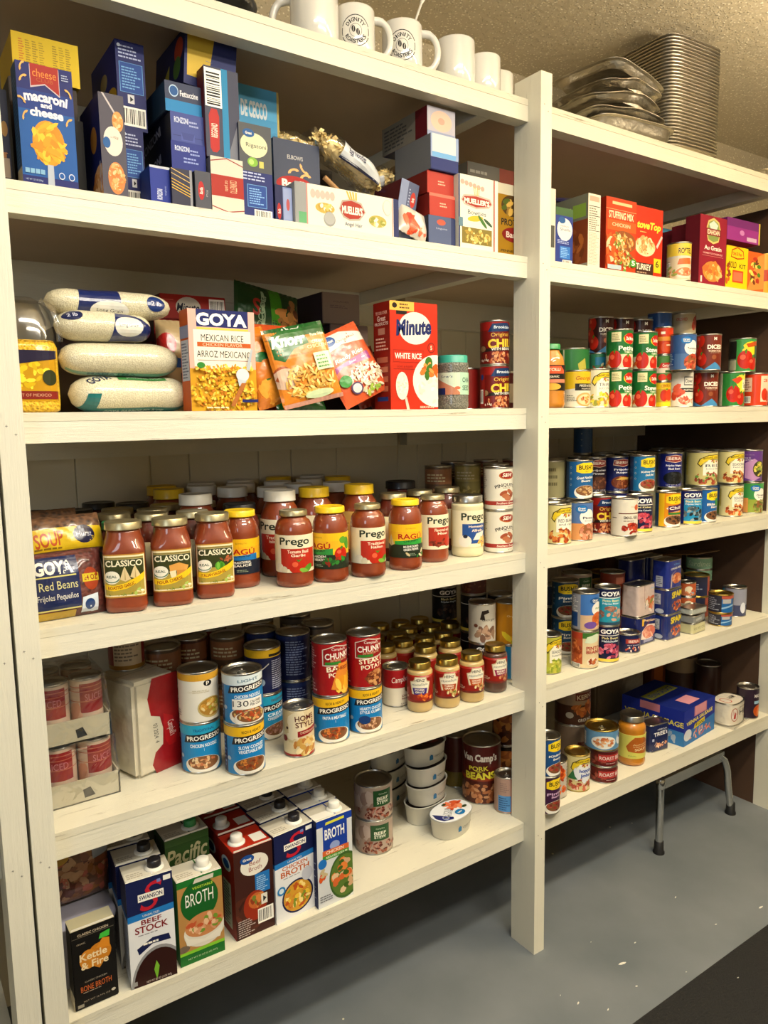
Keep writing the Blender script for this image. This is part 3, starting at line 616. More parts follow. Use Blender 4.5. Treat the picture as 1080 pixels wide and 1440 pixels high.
def iberia(l1, l2, food, c='#14204e'):
    return [R(-2, 0, 2, 1, c), R(-1.8, 0, -1, 1, '#c6c0b4'), ML(-1.7, .1, -1.1, .9, 12, '#6a6a70'), P([(-.25, .78), (-.2, .93), (.3, .97), (.75, .93), (.8, .78), (.3, .73)], '#d8b8a0'), P([(-.22, .8), (-.17, .92), (.3, .955), (.72, .92), (.77, .8), (.3, .75)], '#8a2420'), T(.28, .86, .8, .09, 'IBERIA', '#e8d8c8', 1), T(.28, .64, .95, .075, l1, '#eceaf0', 1), T(.28, .55, .7, .06, l2, '#eceaf0', 1), E(.28, .26, .62, .2, food[2]), F(.28, .26, .6, .19, food, 50, .15), T(.28, .05, .9, .04, 'NET WT 15.5 OZ', '#b8b8c8', 0)]
# ================================================================== placing helpers
def edgeR(uR, s, r, v=None, y=None, z=None):
    u = uR-15
    for _ in range(6):
        x, yy = pC(u, s, r, v=v, y=y, z=z)
        d = np.array([x, yy, SZ[s] if z is None else z])-_C; dep = d@_f
        w = r*FPX/dep*sqrt(1+((u-540)/FPX)**2); u = uR-w
    return x, yy
def can(label, cat, s, uR, base, art=(), v=None, y=None, r=3.75, h=11.1, t=0, on=None, like=None, name='tin_can', group=None, xy=None, **kw):
    z = on.z if on else SZ[s]
    if xy: x, yy = xy
    elif on and uR is None: x, yy = on.x, on.y
    else: x, yy = edgeR(uR, s, r, v=v, y=(on.y if on and y is None and v is None else y), z=z)
    e = dup(like.o) if like else mk_can(name, r, h, base, art, **kw)
    if like: h = like.h
    tag(e, label, cat, group); a = setc(e, x, yy, z, t, h); a.o = e; a.h = h; rec(e, z+h, r+.08); return a
def jar(label, cat, s, uR, content, art, base, lid, zl, v=None, y=None, r=4.1, h=16.5, t=0, like=None, on=None, name='sauce_jar', group=None, z=None, xy=None, **kw):
    z = on.z if on else SZ[s]
    x, yy = xy or edgeR(uR, s, r, v=v, y=y, z=z)
    e = dup(like.o) if like else mk_jar(name, r, h, content, art, base, lid, zl, **kw)
    tag(e, label, cat, group); a = setc(e, x, yy, z, t, h); a.o = e; a.h = h; rec(e, z+h, r*(1.06 if kw.get('rf') else 1)+.05); return a
def box(label, cat, s, uL, uR, yF, vtop, d, base, front=(), left=(), top=(), right=(), yR=None, h=None, w=None, z=None, name='food_box', group=None, lr='L', gap=.0, **kw):
    """front face seen from column uL (at depth yF) to uR (at depth yR), up to row vtop of its left edge"""
    z = SZ[s] if z is None else z; yR = yF if yR is None else yR
    if uR is None:                                   # given width
        xL = X_at(uL, yF, z); xR = xL+w; 
    elif uL is None: xR = X_at(uR, yR, z); xL = xR-w
    else: xL, xR = X_at(uL, yF, z), X_at(uR, yR, z)
    W = hypot(xR-xL, yR-yF); a = atan2(yR-yF, xR-xL)
    if h is None: h = Z_at(vtop, xL, yF)-z
    o = mk_box(name, W, d, h, base, front, left, top, right, **kw)
    put(o, (xL+xR)/2-sin(a)*d/2, (yF+yR)/2+cos(a)*d/2, z, a); tag(o, label, cat, group)
    k = At((xL+xR)/2-sin(a)*d/2, (yF+yR)/2+cos(a)*d/2, z+h); k.o = o; k.h = h; k.W = W; rec(o, z+h, None, (W, d, a)); return k
# ================================================================== fourth shelf, left bay: jars of pasta sauce and bags of beans
SQ = squircle(4.2)
def cjar(lab, uR, v, fl, veg, **k): return jar(lab, 'jar', 4, uR, 'sauce', classico(fl, veg), '#b5822e', 'dullgold', (3.0, 11.2), v=v, r=3.85, h=17.0, lidr=3.35, lidh=1.5, rf=SQ, span=.62, shoulder=.72, group='square jars of red sauce with framed picture labels', **k)
c1 = cjar('square sauce jar whose label shows garlic bulbs, leftmost jar at the shelf front', 210, 862, 'ROASTED GARLIC', garlic(.02, .52)+garlic(.3, .56, .9), t=-4)
c2 = cjar('square sauce jar whose label shows cheese wedges, beside the garlic one', 273, 853, 'FOUR CHEESE', [P([(-.1, .62), (.2, .68), (.45, .6), (.4, .5), (-.08, .48)], '#d99c4a'), P([(-.1, .48), (.1, .5), (.1, .3), (-.05, .33)], '#e8d9b0'), P([(.12, .5), (.45, .5), (.5, .36), (.12, .3)], '#c9873a')], t=2)
c3 = cjar('square sauce jar whose label shows a green pepper, third from the left', 330, 842, 'ITALIAN SAUSAGE', veg_green(.12, .45)+[F(.32, .62, .18, .06, ['#8a4a2a', '#b3603a'], 10, .5)], t=6)
RG = dict(r=3.95, h=16.5, lidr=3.25, lidh=1.35, shoulder=.74)
jar('sauce jar with yellow lid and blue banded label beside the green pepper jar', 'jar', 4, 367, 'sauce', ragu('Old World Style', BL, ('TRADITIONAL', 'SAUCE'), []), YL, 'lidyellow', (3.1, 10.6), v=828, t=-6, **RG)
prego_big = jar('tall white-capped jar behind, letter P of its label visible', 'jar', 4, 412, 'sauce', prego('Traditional', 'Italian Sauce', pregoveg()), CR, 'lidwhite', (4, 13.2), y=18.6, r=4.7, h=19.5, t=-30, lidr=3.6, lidh=2.4, shoulder=.66)
jar('cream-labelled sauce jar with gold lid whose label shows garlic, tomato and basil', 'jar', 4, 442, 'sauce', prego('Tomato Basil', 'Garlic', pregoveg()), CR, 'dullgold', (3.3, 11.3), v=827, t=-6, r=4.05, h=16.3, lidr=2.95, lidh=1.2, shoulder=.76)
jar('yellow-lidded sauce jar whose green label shows a tomato and peppers', 'jar', 4, 491, 'sauce', ragu('CHUNKY', '#2f8a3a', ('GARDEN', 'COMBINATION'), [E(1.25, .7, .13, .18, '#3f8a22', 20, .3), E(1.05, .8, .15, .1, '#5a9a2c'), *veg_tom(.98, .42, .26), F(.75, .2, .5, .14, ['#1f5a20', '#2c7a2a', '#8a2a14'], 18, .4)]), YL, 'lidyellow', (3.1, 10.9), v=820, t=-52, **RG)
jar('cream-labelled sauce jar with gold lid between two yellow-lidded jars', 'jar', 4, 543, 'sauce', prego('Traditional', 'Italian', pregoveg()), CR, 'dullgold', (3.3, 11.3), v=813, t=14, r=4.0, h=16.4, lidr=2.95, lidh=1.2, shoulder=.76)
jar('yellow-lidded sauce jar with large red lettering and a garlic clove, beside a cream-labelled jar', 'jar', 4, 594, 'sauce', ragu('CHUNKY', '#2f9a3a', ('MUSHROOM &', 'GREEN PEPPER'), garlic(-.75, .5, 1)+[F(.5, .12, .7, .12, ['#c9b58a', '#2c7a2a', '#e8d8b0'], 10, .4)]), YL, 'lidyellow', (3.1, 10.9), v=803, t=12, **RG)
jar('cream-labelled sauce jar showing red meat, beside the cream sauce jar', 'jar', 4, 631, 'sauce', prego('Flavored with', 'Meat', [F(.1, .18, .5, .12, ['#7a2c1c', '#94402a', '#5c1c12'], 30, .3), E(.5, .22, .25, .15, '#b3301a')], '#a8321f'), CR, 'dullgold', (3.3, 11.8), y=8.6, t=22, r=3.9, h=16.5, lidr=3.0, lidh=1.2, shoulder=.76)
jar('jar of creamy white sauce with silver lid, beside the post', 'jar', 4, 680, 'alfredo', prego('Homestyle', 'Alfredo', [E(-.32, .17, .26, .16, '#ddd8ca'), E(-.3, .3, .09, .05, '#1c2030'), P([(.0, .2), (.15, .38), (.6, .44), (.5, .3), (.3, .2)], '#dcdccf'), F(.55, .16, .32, .12, ['#dca84a', '#e8c478'], 16, .4)], '#234a8c'), '#ddd4a6', 'tin', (2.6, 11.9), v=784, t=20, r=4.15, h=15.6, lidr=3.85, lidh=1.7, shoulder=.86)
pq = can('lower white can of pink beans beside the middle post, jars to its left', 'can', 4, 721, '#ded8c6', snw(), v=778, t=14, h=11.2)
can('upper white can of pink beans stacked beside the middle post', 'can', 4, None, '', on=pq, like=pq, t=12)
# rows behind
rnd = random.Random(5)
bigY = jar('large yellow-capped jar, in second row behind jars', 'jar', 4, 468, 'sauce', prego('Traditional', 'Italian Sauce', pregoveg()), '#caa030', 'lidyellow', (4, 13.2), y=18, r=4.9, h=19.5, t=60, lidr=3.6, lidh=2.3, shoulder=.66, group='large yellow-capped sauce jars in the second row')
bigY2 = jar('large yellow-capped jar, in second row behind jars', 'jar', 4, 541, 'sauce', (), '', '', 0, y=18, r=4.9, h=19.5, t=70, like=bigY, group='large yellow-capped sauce jars in the second row')
for q in (bigY, bigY2): q.o['label'] = 'large yellow-capped sauce jar in the second row, above the front jars'
gold = c2
def back(u, y, proto, lab, grp, r=4.0, t=0, h=16.5): return jar(lab, 'jar', 4, u, '', (), '', '', 0, y=y, r=r, like=proto, t=t, group=grp, h=h)
gjar = jar('gold-lidded sauce jar standing in the row behind the square jars', 'jar', 4, 196, 'sauce2', [R(-1, 0, 1, 1, CR), R(-.8, .1, .8, .9, '#5a5a3a')], CR, 'dullgold', (3.3, 11.2), y=19, r=3.9, h=16.8, lidr=3.3, lidh=1.4, shoulder=.74, t=40, group='gold-lidded jars in the second row')
for u, y in ((255, 18.5), (297, 18), (612, 18), (562, 17), (650, 19.5), (190, 29), (240, 28), (284, 28), (335, 29)): back(u, y, gjar, 'gold-lidded sauce jar standing in the row behind the square jars' if y < 20 and u < 400 else 'gold-lidded sauce jar in the dim rows farther back' if u < 400 else 'gold-lidded sauce jar behind the yellow and cream labelled jars', 'gold-lidded jars in the second row' if u < 400 and y < 20 else 'gold-lidded jars farther back' if u < 400 else 'gold-lidded jars behind the cream labels', t=rnd.uniform(0, 200))
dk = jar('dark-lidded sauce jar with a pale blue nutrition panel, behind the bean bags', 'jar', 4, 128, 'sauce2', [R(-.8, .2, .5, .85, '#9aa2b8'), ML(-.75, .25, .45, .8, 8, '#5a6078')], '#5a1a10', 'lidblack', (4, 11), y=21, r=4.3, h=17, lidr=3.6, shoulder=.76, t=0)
gl = jar('green-lidded jar with white and green label left of the garlic sauce jar', 'jar', 4, 161, 'sauce2', [R(-.9, 0, .9, 1, '#31401c'), P([(-.9, .0), (-.9, .9), (-.5, .5), (0, .7), (.2, .1)], '#cfcab8')], '#31401c', 'lidgreen', (3.3, 11.4), y=17, r=3.7, h=16.0, lidr=3.0, shoulder=.76, t=-10)
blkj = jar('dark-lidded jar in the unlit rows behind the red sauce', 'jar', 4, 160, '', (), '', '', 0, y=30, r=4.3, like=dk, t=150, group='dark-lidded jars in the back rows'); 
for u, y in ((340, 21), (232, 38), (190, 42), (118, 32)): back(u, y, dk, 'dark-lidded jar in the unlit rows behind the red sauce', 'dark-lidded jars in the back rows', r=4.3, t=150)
for u, y in ((306, 25), (349, 30), (392, 29), (440, 32), (498, 26), (322, 39), (383, 40), (414, 37.5), (467, 42), (315, 49), (368, 52), (463, 52)):
    back(u, y, prego_big, 'large white-capped sauce jar among the rows behind, only cap and shoulder showing', 'white-capped sauce jars in the back rows', r=4.9, t=180, h=19.5)
for u, y in ((275, 34), (261, 49), (426, 55), (487, 44)): back(u, y, bigY, 'large yellow-capped sauce jar near the back wall among white-capped ones', 'yellow-capped sauce jars in the back rows', r=4.9, t=180, h=19.5)
jar('tall black-capped jar behind the silver-lidded cream sauce', 'jar', 4, 586, 'sauce2', [], '#5a3018', 'lidblack', (4, 12), y=27, r=4.2, h=18.6, lidr=4.0, lidh=2.0, shoulder=.8)
# dim stacked cans in the corner
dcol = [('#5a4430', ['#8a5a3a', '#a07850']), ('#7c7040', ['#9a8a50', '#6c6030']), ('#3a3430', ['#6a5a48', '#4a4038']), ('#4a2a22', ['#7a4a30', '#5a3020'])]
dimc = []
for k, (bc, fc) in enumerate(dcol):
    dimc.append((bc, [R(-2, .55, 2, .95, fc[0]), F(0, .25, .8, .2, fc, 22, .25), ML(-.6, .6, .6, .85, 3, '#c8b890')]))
def stack2(s, u, y, k, lab, grp, n=2, r=3.75, h=11.1, arts=None, t=0):
    bc, ar = (arts or dimc)[k]; a = can(lab, 'can', s, u, bc, ar, y=y, r=r, h=h, t=t, group=grp)
    for i in range(n-1): b_ = can(lab, 'can', s, None, '', on=a, like=a, t=t+20*i, group=grp); b_.z = a.z+h; b_.o2 = a; a = b_
    return a
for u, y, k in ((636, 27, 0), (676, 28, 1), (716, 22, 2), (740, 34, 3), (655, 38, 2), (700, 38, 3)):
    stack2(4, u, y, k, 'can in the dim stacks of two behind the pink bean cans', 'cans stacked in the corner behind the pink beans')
# ------------------------------------------------------------------ bags of beans at the left of the fourth shelf
def bag(label, cat, x, y, z, w, h, t, base, art=(), rz=0, rx=0, mat='foilprint', name='food_bag', group=None, **kw):
    o = mk_bag(name, w, h, t, base, art, mat, **kw); put(o, x, y, z, rz, rx); tag(o, label, cat, group); rec(o, z+h*.95, None, (w*.9, t+1, rz)); return o
bx, by = X_at(92, 8, SZ[4]), 8
bag('clear bag of small red beans with navy label, lowest of the bean bags', 'bag', 7.1, 9.8, SZ[4]+.1, 13.0, 12.5, 5.2, '#3a1a16', [R(.02, .12, .62, .9, '#12204e'), R(.02, .12, .62, .14, '#c8c070'), T(.3, .74, .5, .2, 'GOYA', '#e9e6dc', 2), R(.03, .6, .58, .62, '#c8c070'), T(.34, .48, .5, .12, 'Red Beans', '#c8c28a', 0), T(.32, .3, .52, .11, 'Frijoles Pequeños', '#d8d6cc', 0), R(0, 0, .55, .1, '#b39420'), E(.78, .52, .11, .17, '#9a3a1c'), R(.66, .48, .9, .6, '#c9b02a'), T(.78, .54, .2, .08, '24 OZ', '#8a2a14', 1), P([(.62, .02), (.64, .26), (.86, .3), (.86, .04)], '#c6d0dc'), E(.74, .15, .07, .08, '#17386e')], mat='beans', artmat='foilprint', rz=RAD(4), rx=RAD(-12), seed=3)
bag('yellow soup mix bag with red lettering, on top of the navy bean bag', 'bag', 7.6, 12.5, SZ[4]+11.0, 14.4, 8, 4.6, '#2c1f1a', [R(0, .1, 1, .62, '#c9a812'), T(.28, .36, .34, .34, 'SOUP', '#a8461a', 1, rot=4), E(.72, .42, .14, .22, '#14163a'), T(.72, .42, .2, .14, 'Hurst', '#b8b8c8', 0), ML(.1, .12, .6, .2, 1, '#7a5a10')], mat='beansp', artmat='foilprint', rz=RAD(6), rx=RAD(-25), seed=6)
bag('dark blue and clear bean bag crumpled above the yellow soup mix', 'bag', 8, 18.5, SZ[4]+13.2, 14, 5, 3.6, '#1a1c2c', [R(.1, .3, .6, .8, '#161c48'), R(.6, .5, .9, .95, '#5c4c3a')], mat='beansp', artmat='foilprint', rz=RAD(10), rx=RAD(-40), seed=9)
bag('small yellow and navy bag of mixed beans leaning at the back left', 'bag', 7.2, 23, SZ[4]+11, 11, 8, 3.6, '#3a2c20', [R(.1, .2, .9, .6, '#8f7c1c'), E(.5, .5, .25, .2, '#181c48')], mat='beansp', artmat='foilprint', rz=RAD(5), rx=RAD(-20), seed=12)
# ================================================================== fifth shelf, left bay: soups and gravy
P5 = dict(r=4.15, h=10.9)
a = can('lower blue chicken noodle soup can under the white and gold one', 'can', 5, 313, '#1478b8', progresso(('t', 'TRADITIONAL'), 'CHICKEN NOODLE', '', ['#c98f60', '#d8b080', '#b86a44', '#e0c49a'], '#1580bc', '#1c4a7a'), v=1088, t=-8, **P5)
can('white soup can with gold top band and small black round logo', 'can', 5, None, '#dcd8cc', [R(-2, .86, 2, 1, '#c9962a'), E(.3, .8, .14, .065, BK), T(.3, .8, .1, .08, 'p', W_, 1), ML(-.2, .6, .5, .68, 2, '#c0b8a0'), T(0, .63, .7, .04, 'CHICKEN NOODLE', '#c8bca0', 0), E(.42, .28, .48, .22, '#b8a468'), E(.42, .29, .43, .19, '#a87a2c'), F(.42, .29, .4, .17, ['#d9b25c', '#c98f34', '#a8a03a', '#e0c88a'], 40, .2), ML(-.9, .1, -.6, .25, 3, '#8a8a8a')], on=a, t=0, **P5)
a = can('lower can of vegetable beef soup, yellow band, nearest the shelf front', 'can', 5, 374, NV, progresso(('y', 'RICH & HEARTY'), 'SLOW COOKED', 'VEGETABLE BEEF', STEW), v=1091, t=6, **P5)
can('light chicken noodle soup can with pull tab, white band reading 130 calories', 'can', 5, None, NV, progresso(('w', 'LIGHT'), 'CHICKEN NOODLE', '', ['#b5562a', '#d8925c', '#c9b06a', '#a8401c'], '#1478b8', '#5a7a90', [R(-.35, .3, .7, .52, '#e6e3da'), T(-.08, .42, .5, .12, '130', '#2a2a2e', 0), T(.42, .45, .4, .05, 'CALORIES', '#2a2a2e', 1), T(.42, .385, .4, .05, 'PER CAN', '#2a2a2e', 1), *BOWL(.3, .14, .6, .17, ['#b5562a', '#d8925c', '#c9b06a', '#a8401c'], '#e3ded2', 30, .22)]), on=a, t=0, tab=True, **P5)
a = can('lower creamy chicken soup can half hidden behind the front pair', 'can', 5, 399, NV, progresso(('t', 'TRADITIONAL'), 'CREAMY', 'CHICKEN NOODLE', ['#7a4a3a', '#9a6a5a', '#b88a78'], '#1a86b8'), y=17, t=34, **P5)
can('upper soup can turned to its dark barcode side with yellow band', 'can', 5, None, NV, [R(-2, .82, 2, 1, '#dcae1c'), R(.1, .84, .9, .9, '#2a2418'), ML(.2, .08, .95, .76, 14, '#b8bcd0'), E(-.25, .26, .2, .1, '#8aa0b8'), P([(-.3, .5), (.1, .7), (.1, .67), (-.3, .47)], '#c8c8c8')], on=a, t=10, **P5)
hs = can('home style chicken soup can with cream label and pull tab', 'can', 5, 443, '#d9c9a2', [R(-2, 0, 2, 1, '#d6c49c'), R(-2, 0, 2, .05, '#9a2420'), F(-.3, .7, .5, .25, ['#e0d2b0', '#cbb688'], 14, .6), T(.32, .84, .85, .12, 'HOME', '#5a2418', 1, rot=4), T(.34, .7, .85, .12, 'STYLE', '#5a2418', 1, rot=4), P([(.0, .55), (1, .64), (1, .52), (.0, .42)], '#8e1c1c'), T(.5, .53, .8, .05, 'CHICKEN NOODLE', '#e8d8b8', 0, rot=5), F(.35, .2, .65, .2, ['#e0c07c', '#c99a4c', '#f0dca8', '#b87838'], 34, .28), E(-.6, .38, .14, .07, '#7a1a1a'), E(-.45, .62, .06, .03, '#3a2018')], v=1066, r=3.4, h=11.0, t=-4, tab=True)
a = can('can of pasta and meatball soup under the red cheesy can', 'can', 5, 492, NV, progresso(('y', 'RICH & HEARTY'), 'PASTA & MEATBALLS', '', ['#a5441c', '#c2602c', '#7c2a10', '#d8843c']), v=1046, t=-2, r=4.2, h=10.9)
can('red soup can with yellow cheese picture, left of the steak one', 'can', 5, None, '#8e1418', chunky('BAKED', 'POTATO', ['#e8a82a', '#f0c04a', '#d88a1c'])+[P([(-.1, .12), (.2, .62), (.75, .6), (.9, .2), (.4, .08)], '#d8822c'), F(.45, .2, .42, .16, ['#e8a82a', '#f0c04a', '#d88a1c'], 14, .5), T(.35, .52, .6, .07, 'CHEESY', '#7a1c10', 1)], on=a, t=12, r=4.0, h=12.6)
a = can('can of hearty chicken soup under the red steak and potato can', 'can', 5, 538, NV, progresso(('y', 'RICH & HEARTY'), 'HEARTY CHICKEN', 'STYLE GUMBO', ['#b88a6a', '#d8b08a', '#94604a'])+[E(-.1, .3, .22, .1, '#17386e')], v=1032, t=8, r=4.1, h=10.9)
can('red steak and potato soup can, right of the cheesy one', 'can', 5, None, '#8e1418', chunky("STEAK &", 'POTATO', ['#9a5a30', '#b87848', '#7a3a1c', '#c9945c']), on=a, t=6, r=4.0, h=12.6)
camp = can('small red and white soup can beside the pork gravy jar', 'can', 5, 575, '#d8d0bd', [R(-2, .5, 2, 1, '#9a1418'), T(.2, .72, 1.1, .2, 'Campbell’s', W_, 0, rot=4, sh=.2), E(.55, .48, .22, .14, '#6a4a28'), T(.45, .27, .6, .06, 'Chicken', '#7a2a20', 1), T(.45, .19, .6, .06, 'Noodle', '#7a2a20', 1), T(.4, .05, .6, .04, 'SOUP', '#5a5a5a', 0)], y=15.5, r=3.35, h=10.1, t=14)
HZ = dict(r=3.25, h=12.6, lidr=2.75, lidh=1.6, shoulder=.80, name='gravy_jar')
jar('gold-lidded gravy jar with purple panel, leftmost of four', 'jar', 5, 609, 'gravy', heinz('PORK', '#3a2a78', ['#c9561c', '#e07a2c', '#a83c14']), '#8c1a10', 'gold', (2.7, 9.6), v=1003, t=-2, **HZ)
jar('gold-lidded gravy jar with tan panel, second of four', 'jar', 5, 647, 'gravy', heinz('TURKEY', '#a8481c', ['#d8b878', '#b08848', '#6a7a2c', '#e8d4a0']), '#8c1a10', 'gold', (2.7, 9.6), v=997, t=8, **HZ)
jar('gold-lidded gravy jar with orange panel, third of four', 'jar', 5, 681, 'gravy', heinz('CHICKEN', '#b8501c', ['#d8a878', '#b08848', '#6a4a2c', '#e8d4a0']), '#8c1a10', 'gold', (2.7, 9.6), v=989, t=22, **HZ)
jar('gold-lidded jar of dark brown gravy, rightmost of four by the post', 'jar', 5, 713, 'gravyb', heinz('BEEF', '#8a1c4a', ['#7a3c24', '#a8603c', '#c98a5c']), '#8c1a10', 'gold', (2.7, 9.6), v=975, t=30, **HZ)
gb = None
for u, y in ((616, 18), (650, 18), (607, 25), (590, 25.5), (565, 25), (636, 25), (586, 33), (603, 33), (622, 32.5), (645, 32), (578, 41), (600, 41), (556, 33), (560, 42)):
    g_ = jar('gold-lidded gravy jar in the shadowed rows behind the front four' if y > 20 else 'gold-lidded gravy jar in the second row, lid and shoulder showing', 'jar', 5, u, 'gravy', heinz('TURKEY', '#a8481c', ['#d8b878', '#b08848']), '#8c1a10', 'gold', (2.7, 9.6), y=y, t=rnd.uniform(60, 200), like=gb, group='gravy jars in the back rows' if y > 20 else 'gravy jars in the second row', **HZ)
    gb = gb or g_
# cans in the right corner, stacked
gy = goya('Black Beans', 'Frijoles Negros', BLK, BK)
for u, y in ((648, 34), (672, 27), (702, 22)):
    a = can('black can with white letters, stacked behind the gravy jars', 'can', 5, u, BK, gy, y=y, t=10, group='black cans behind the gravy jars'); 
    a2 = can('black can with white letters, stacked behind the gravy jars', 'can', 5, None, '', on=a, like=a, t=15, group='black cans behind the gravy jars')
    if u == 672: can('dim can topping the black cans behind the gravy jars', 'can', 5, None, '#5c2a20', dimc[3][1], on=At(a2.x, a2.y, SZ[5]+22.2), h=8.4)
a = can('blue and white can behind the rightmost gravy jar', 'can', 5, 728, '#cfd4d8', [R(-.2, 0, .1, 1, '#1c7ab0'), ML(.2, .1, .8, .8, 8, '#8a8a8a')], y=15, h=10)
can('orange-yellow can beside the middle post above the brown gravy jar', 'can', 5, None, '#c98a14', [R(-2, 0, 2, 1, '#b87a10'), F(.3, .2, .5, .2, ['#d8c02a', '#a8a020', '#e0a82a'], 10, .5), T(.2, .7, .6, .06, 'Organic', '#f0dca0', 0)], on=a, h=12, r=3.9)
can('white can with black script and mushroom picture, behind the gravy jars', 'can', 5, 697, '#cfc8b8', [P([(-.1, .62), (0, .85), (.3, .88), (.35, .8), (.1, .75), (.15, .6)], '#2c2018'), T(.35, .6, .7, .08, 'Giorgio', '#2a2420', 0, sh=.3), F(.2, .25, .5, .18, ['#9a7a60', '#b8947a', '#7a5a48'], 16, .4), E(-.3, .45, .1, .05, '#7a4a38')], on=At(0, 15.6, SZ[5]+11.1), y=15.6, h=11.2)
can('black can with white letters under the white mushroom can', 'can', 5, 697, BK, gy, y=15.6, t=12)
# back rows of soup
for u, y, k in ((470, 22, 2), (345, 27, 0), (300, 30, 3), (390, 33, 1), (440, 34, 2)):
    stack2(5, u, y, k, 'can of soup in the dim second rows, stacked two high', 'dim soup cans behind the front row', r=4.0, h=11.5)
ink = (NV, [ML(-.3, .1, .6, .9, 14, '#7a86a8'), R(-2, .9, 2, 1, '#1c2a5a')])
for u, y in ((434, 21), (400, 26)):
    stack2(5, u, y, 0, 'navy soup can turned to its printed nutrition side, behind the front row', 'navy cans showing nutrition panels', r=4.1, h=11.4, arts=[ink])
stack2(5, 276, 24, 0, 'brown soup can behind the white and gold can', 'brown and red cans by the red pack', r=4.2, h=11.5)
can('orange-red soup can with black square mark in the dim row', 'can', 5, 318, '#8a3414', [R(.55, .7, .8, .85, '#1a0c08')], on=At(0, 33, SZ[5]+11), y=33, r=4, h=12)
can('black pasta can with cream lettering beside the red pack', 'can', 5, 262, '#1c1612', [R(-.8, .4, .9, .98, '#2c241c'), T(.1, .72, .9, .14, 'CHEF', '#c8b890', 1), T(.1, .5, .9, .12, 'RAVIOLI', '#d8cfae', 1), F(.1, .18, .6, .16, ['#6a2c1c', '#8a4030'], 14, .3)], y=19, r=3.75, h=11.1)
# shrink-wrapped trays of cans at the left
def traypack(label, x0, y0, z, w, d, h, cans, rz, group, th=4.6, c=('#c9a08a', '#8e1418')):
    e = empty('can_tray'); tag(e, label, 'pack of cans', group)
    m = MB(); t = .25
    m.box(-w/2, -d/2, 0, w/2, -d/2+t, th); m.box(-w/2, d/2-t, 0, w/2, d/2, th); m.box(-w/2, -d/2, 0, -w/2+t, d/2, th); m.box(w/2-t, -d/2, 0, w/2, d/2, th); m.box(-w/2, -d/2, 0, w/2, d/2, t); m.obj('tray', 'whitecard', e)
    m = MB(); m.face([(w*.02, -d/2-.03, th*.18), (w*.16, -d/2-.03, th*.22), (w*.1, -d/2-.03, th*.62), (0, -d/2-.03, th*.55)], BK); m.obj('black_tape_mark', 'card', e)
    nx, ny = cans; rr = min((w-.8)/nx, (d-.8)/ny)/2
    art = [R(-2, 0, 2, 1, '#c9b09c'), R(-.55, .42, .75, .95, '#8e1418'), *[R(-2, k, 2, k+.015, '#b86a50') for k in (.88, .8, .62)], F(-1.2, .3, .6, .25, ['#c98a70', '#d8a890'], 14, .5), T(.1, .7, .9, .12, 'SLICED', '#c0707a', 0), ML(-.4, .1, .6, .3, 3, '#6a6a66')]
    first = None
    for i in range(nx):
        for j in range(ny):
            px_, py_ = -w/2+.4+rr+i*(w-.8-2*rr)/max(1, nx-1), -d/2+.4+rr+j*(d-.8-2*rr)/max(1, ny-1)
            if first is None:
                cb = mk_can('tin_can', rr-.14, h-.3, '#c9b09c', art); first = cb
                lb = [k for k in cb.children if k.name.startswith('label')][0]; bd = [k for k in cb.children if k.name.startswith('can_body')][0]
            c_ = dup(first) if (i or j) else first
            wx, wy = x0+px_*cos(rz)-py_*sin(rz), y0+px_*sin(rz)+py_*cos(rz)
            put(c_, wx, wy, z+t+.02, rz+(.25 if i % 2 else -.5)); tag(c_, 'pale can with red square standing in the '+('upper' if z > SZ[5]+5 else 'lower')+' wrapped tray', 'can', 'cans in the '+('upper' if z > SZ[5]+5 else 'lower')+' wrapped tray')
    m = MB(); N = 22; Pn = []
    rr2 = random.Random(int(z)); H = h+.5
    loop = [(-w/2-.1, -d/2-.15), (w/2+.1, -d/2-.15), (w/2+.1, d/2+.15), (-w/2-.1, d/2+.15)]
    per = []
    for k in range(4):
        a0, b0 = loop[k], loop[(k+1) % 4]
        for i in range(10): per.append((a0[0]+(b0[0]-a0[0])*i/10, a0[1]+(b0[1]-a0[1])*i/10))
    for kz in range(9):
        zz = .05+(H-.05)*kz/8; ins = .0 if zz < th else .35*sin((zz-th)/(H-th)*pi/2)
        Pn.append([(px_*(1-ins/w*2)+(rr2.uniform(-.12, .0) if zz > th else 0), py_*(1-ins/d*2)+rr2.uniform(0, .12)*(1 if zz > th else 0), zz) for px_, py_ in per])
    m.grid(Pn, cu=True); m.face(Pn[-1]); m.obj('shrink_wrap', 'shrink', e)
    put(e, x0, y0, z, rz); rec(e, z+h, None, (w, d, rz)); return e
traypack('lower shrink-wrapped white tray of pale cans at the shelf front', 7.6, 20.6, SZ[5], 14.0, 15.6, 11.7, (2, 2), 0, 'wrapped trays of cans')
traypack('upper shrink-wrapped white tray of cans stacked on the other', 7.0, 20.3, SZ[5]+12.25, 13.2, 15, 12, (2, 2), 0, 'wrapped trays of cans')
# red and white wrapped pack standing on end
ctrl = [(.42, 1), (.3, .8), (.36, .62), (.56, .58), (.62, .45), (.6, .28), (.42, .22), (.34, .1), (.42, 0)]
rpart = [('P', [(x, y) for x, y in ctrl]+[(1, 0), (1, 1)], '#8e1216'), ('P', [(.64, .6), (.84, .55), (.97, .42), (.9, .25), (.74, .24), (.66, .32)], '#a8181a'), T(.8, .42, .32, .1, 'Campbell’s', '#e8d8d0', 0, rot=-80), T(.46, .42, .4, .05, '03 2024  4', '#2a2a28', 0, rot=-85)]
rp = mk_box('soup_pack', 10.6, 13, 20.5, '#c6bea8', rpart, [], mat='foilprint', bev=.8); put(rp, 21.9, 22.8, SZ[5], RAD(17)); tag(rp, 'red and white wrapped soup pack standing on end beside the trays', 'pack of cans'); rec(rp, SZ[5]+20.5, None, (10.6, 13, RAD(17)))
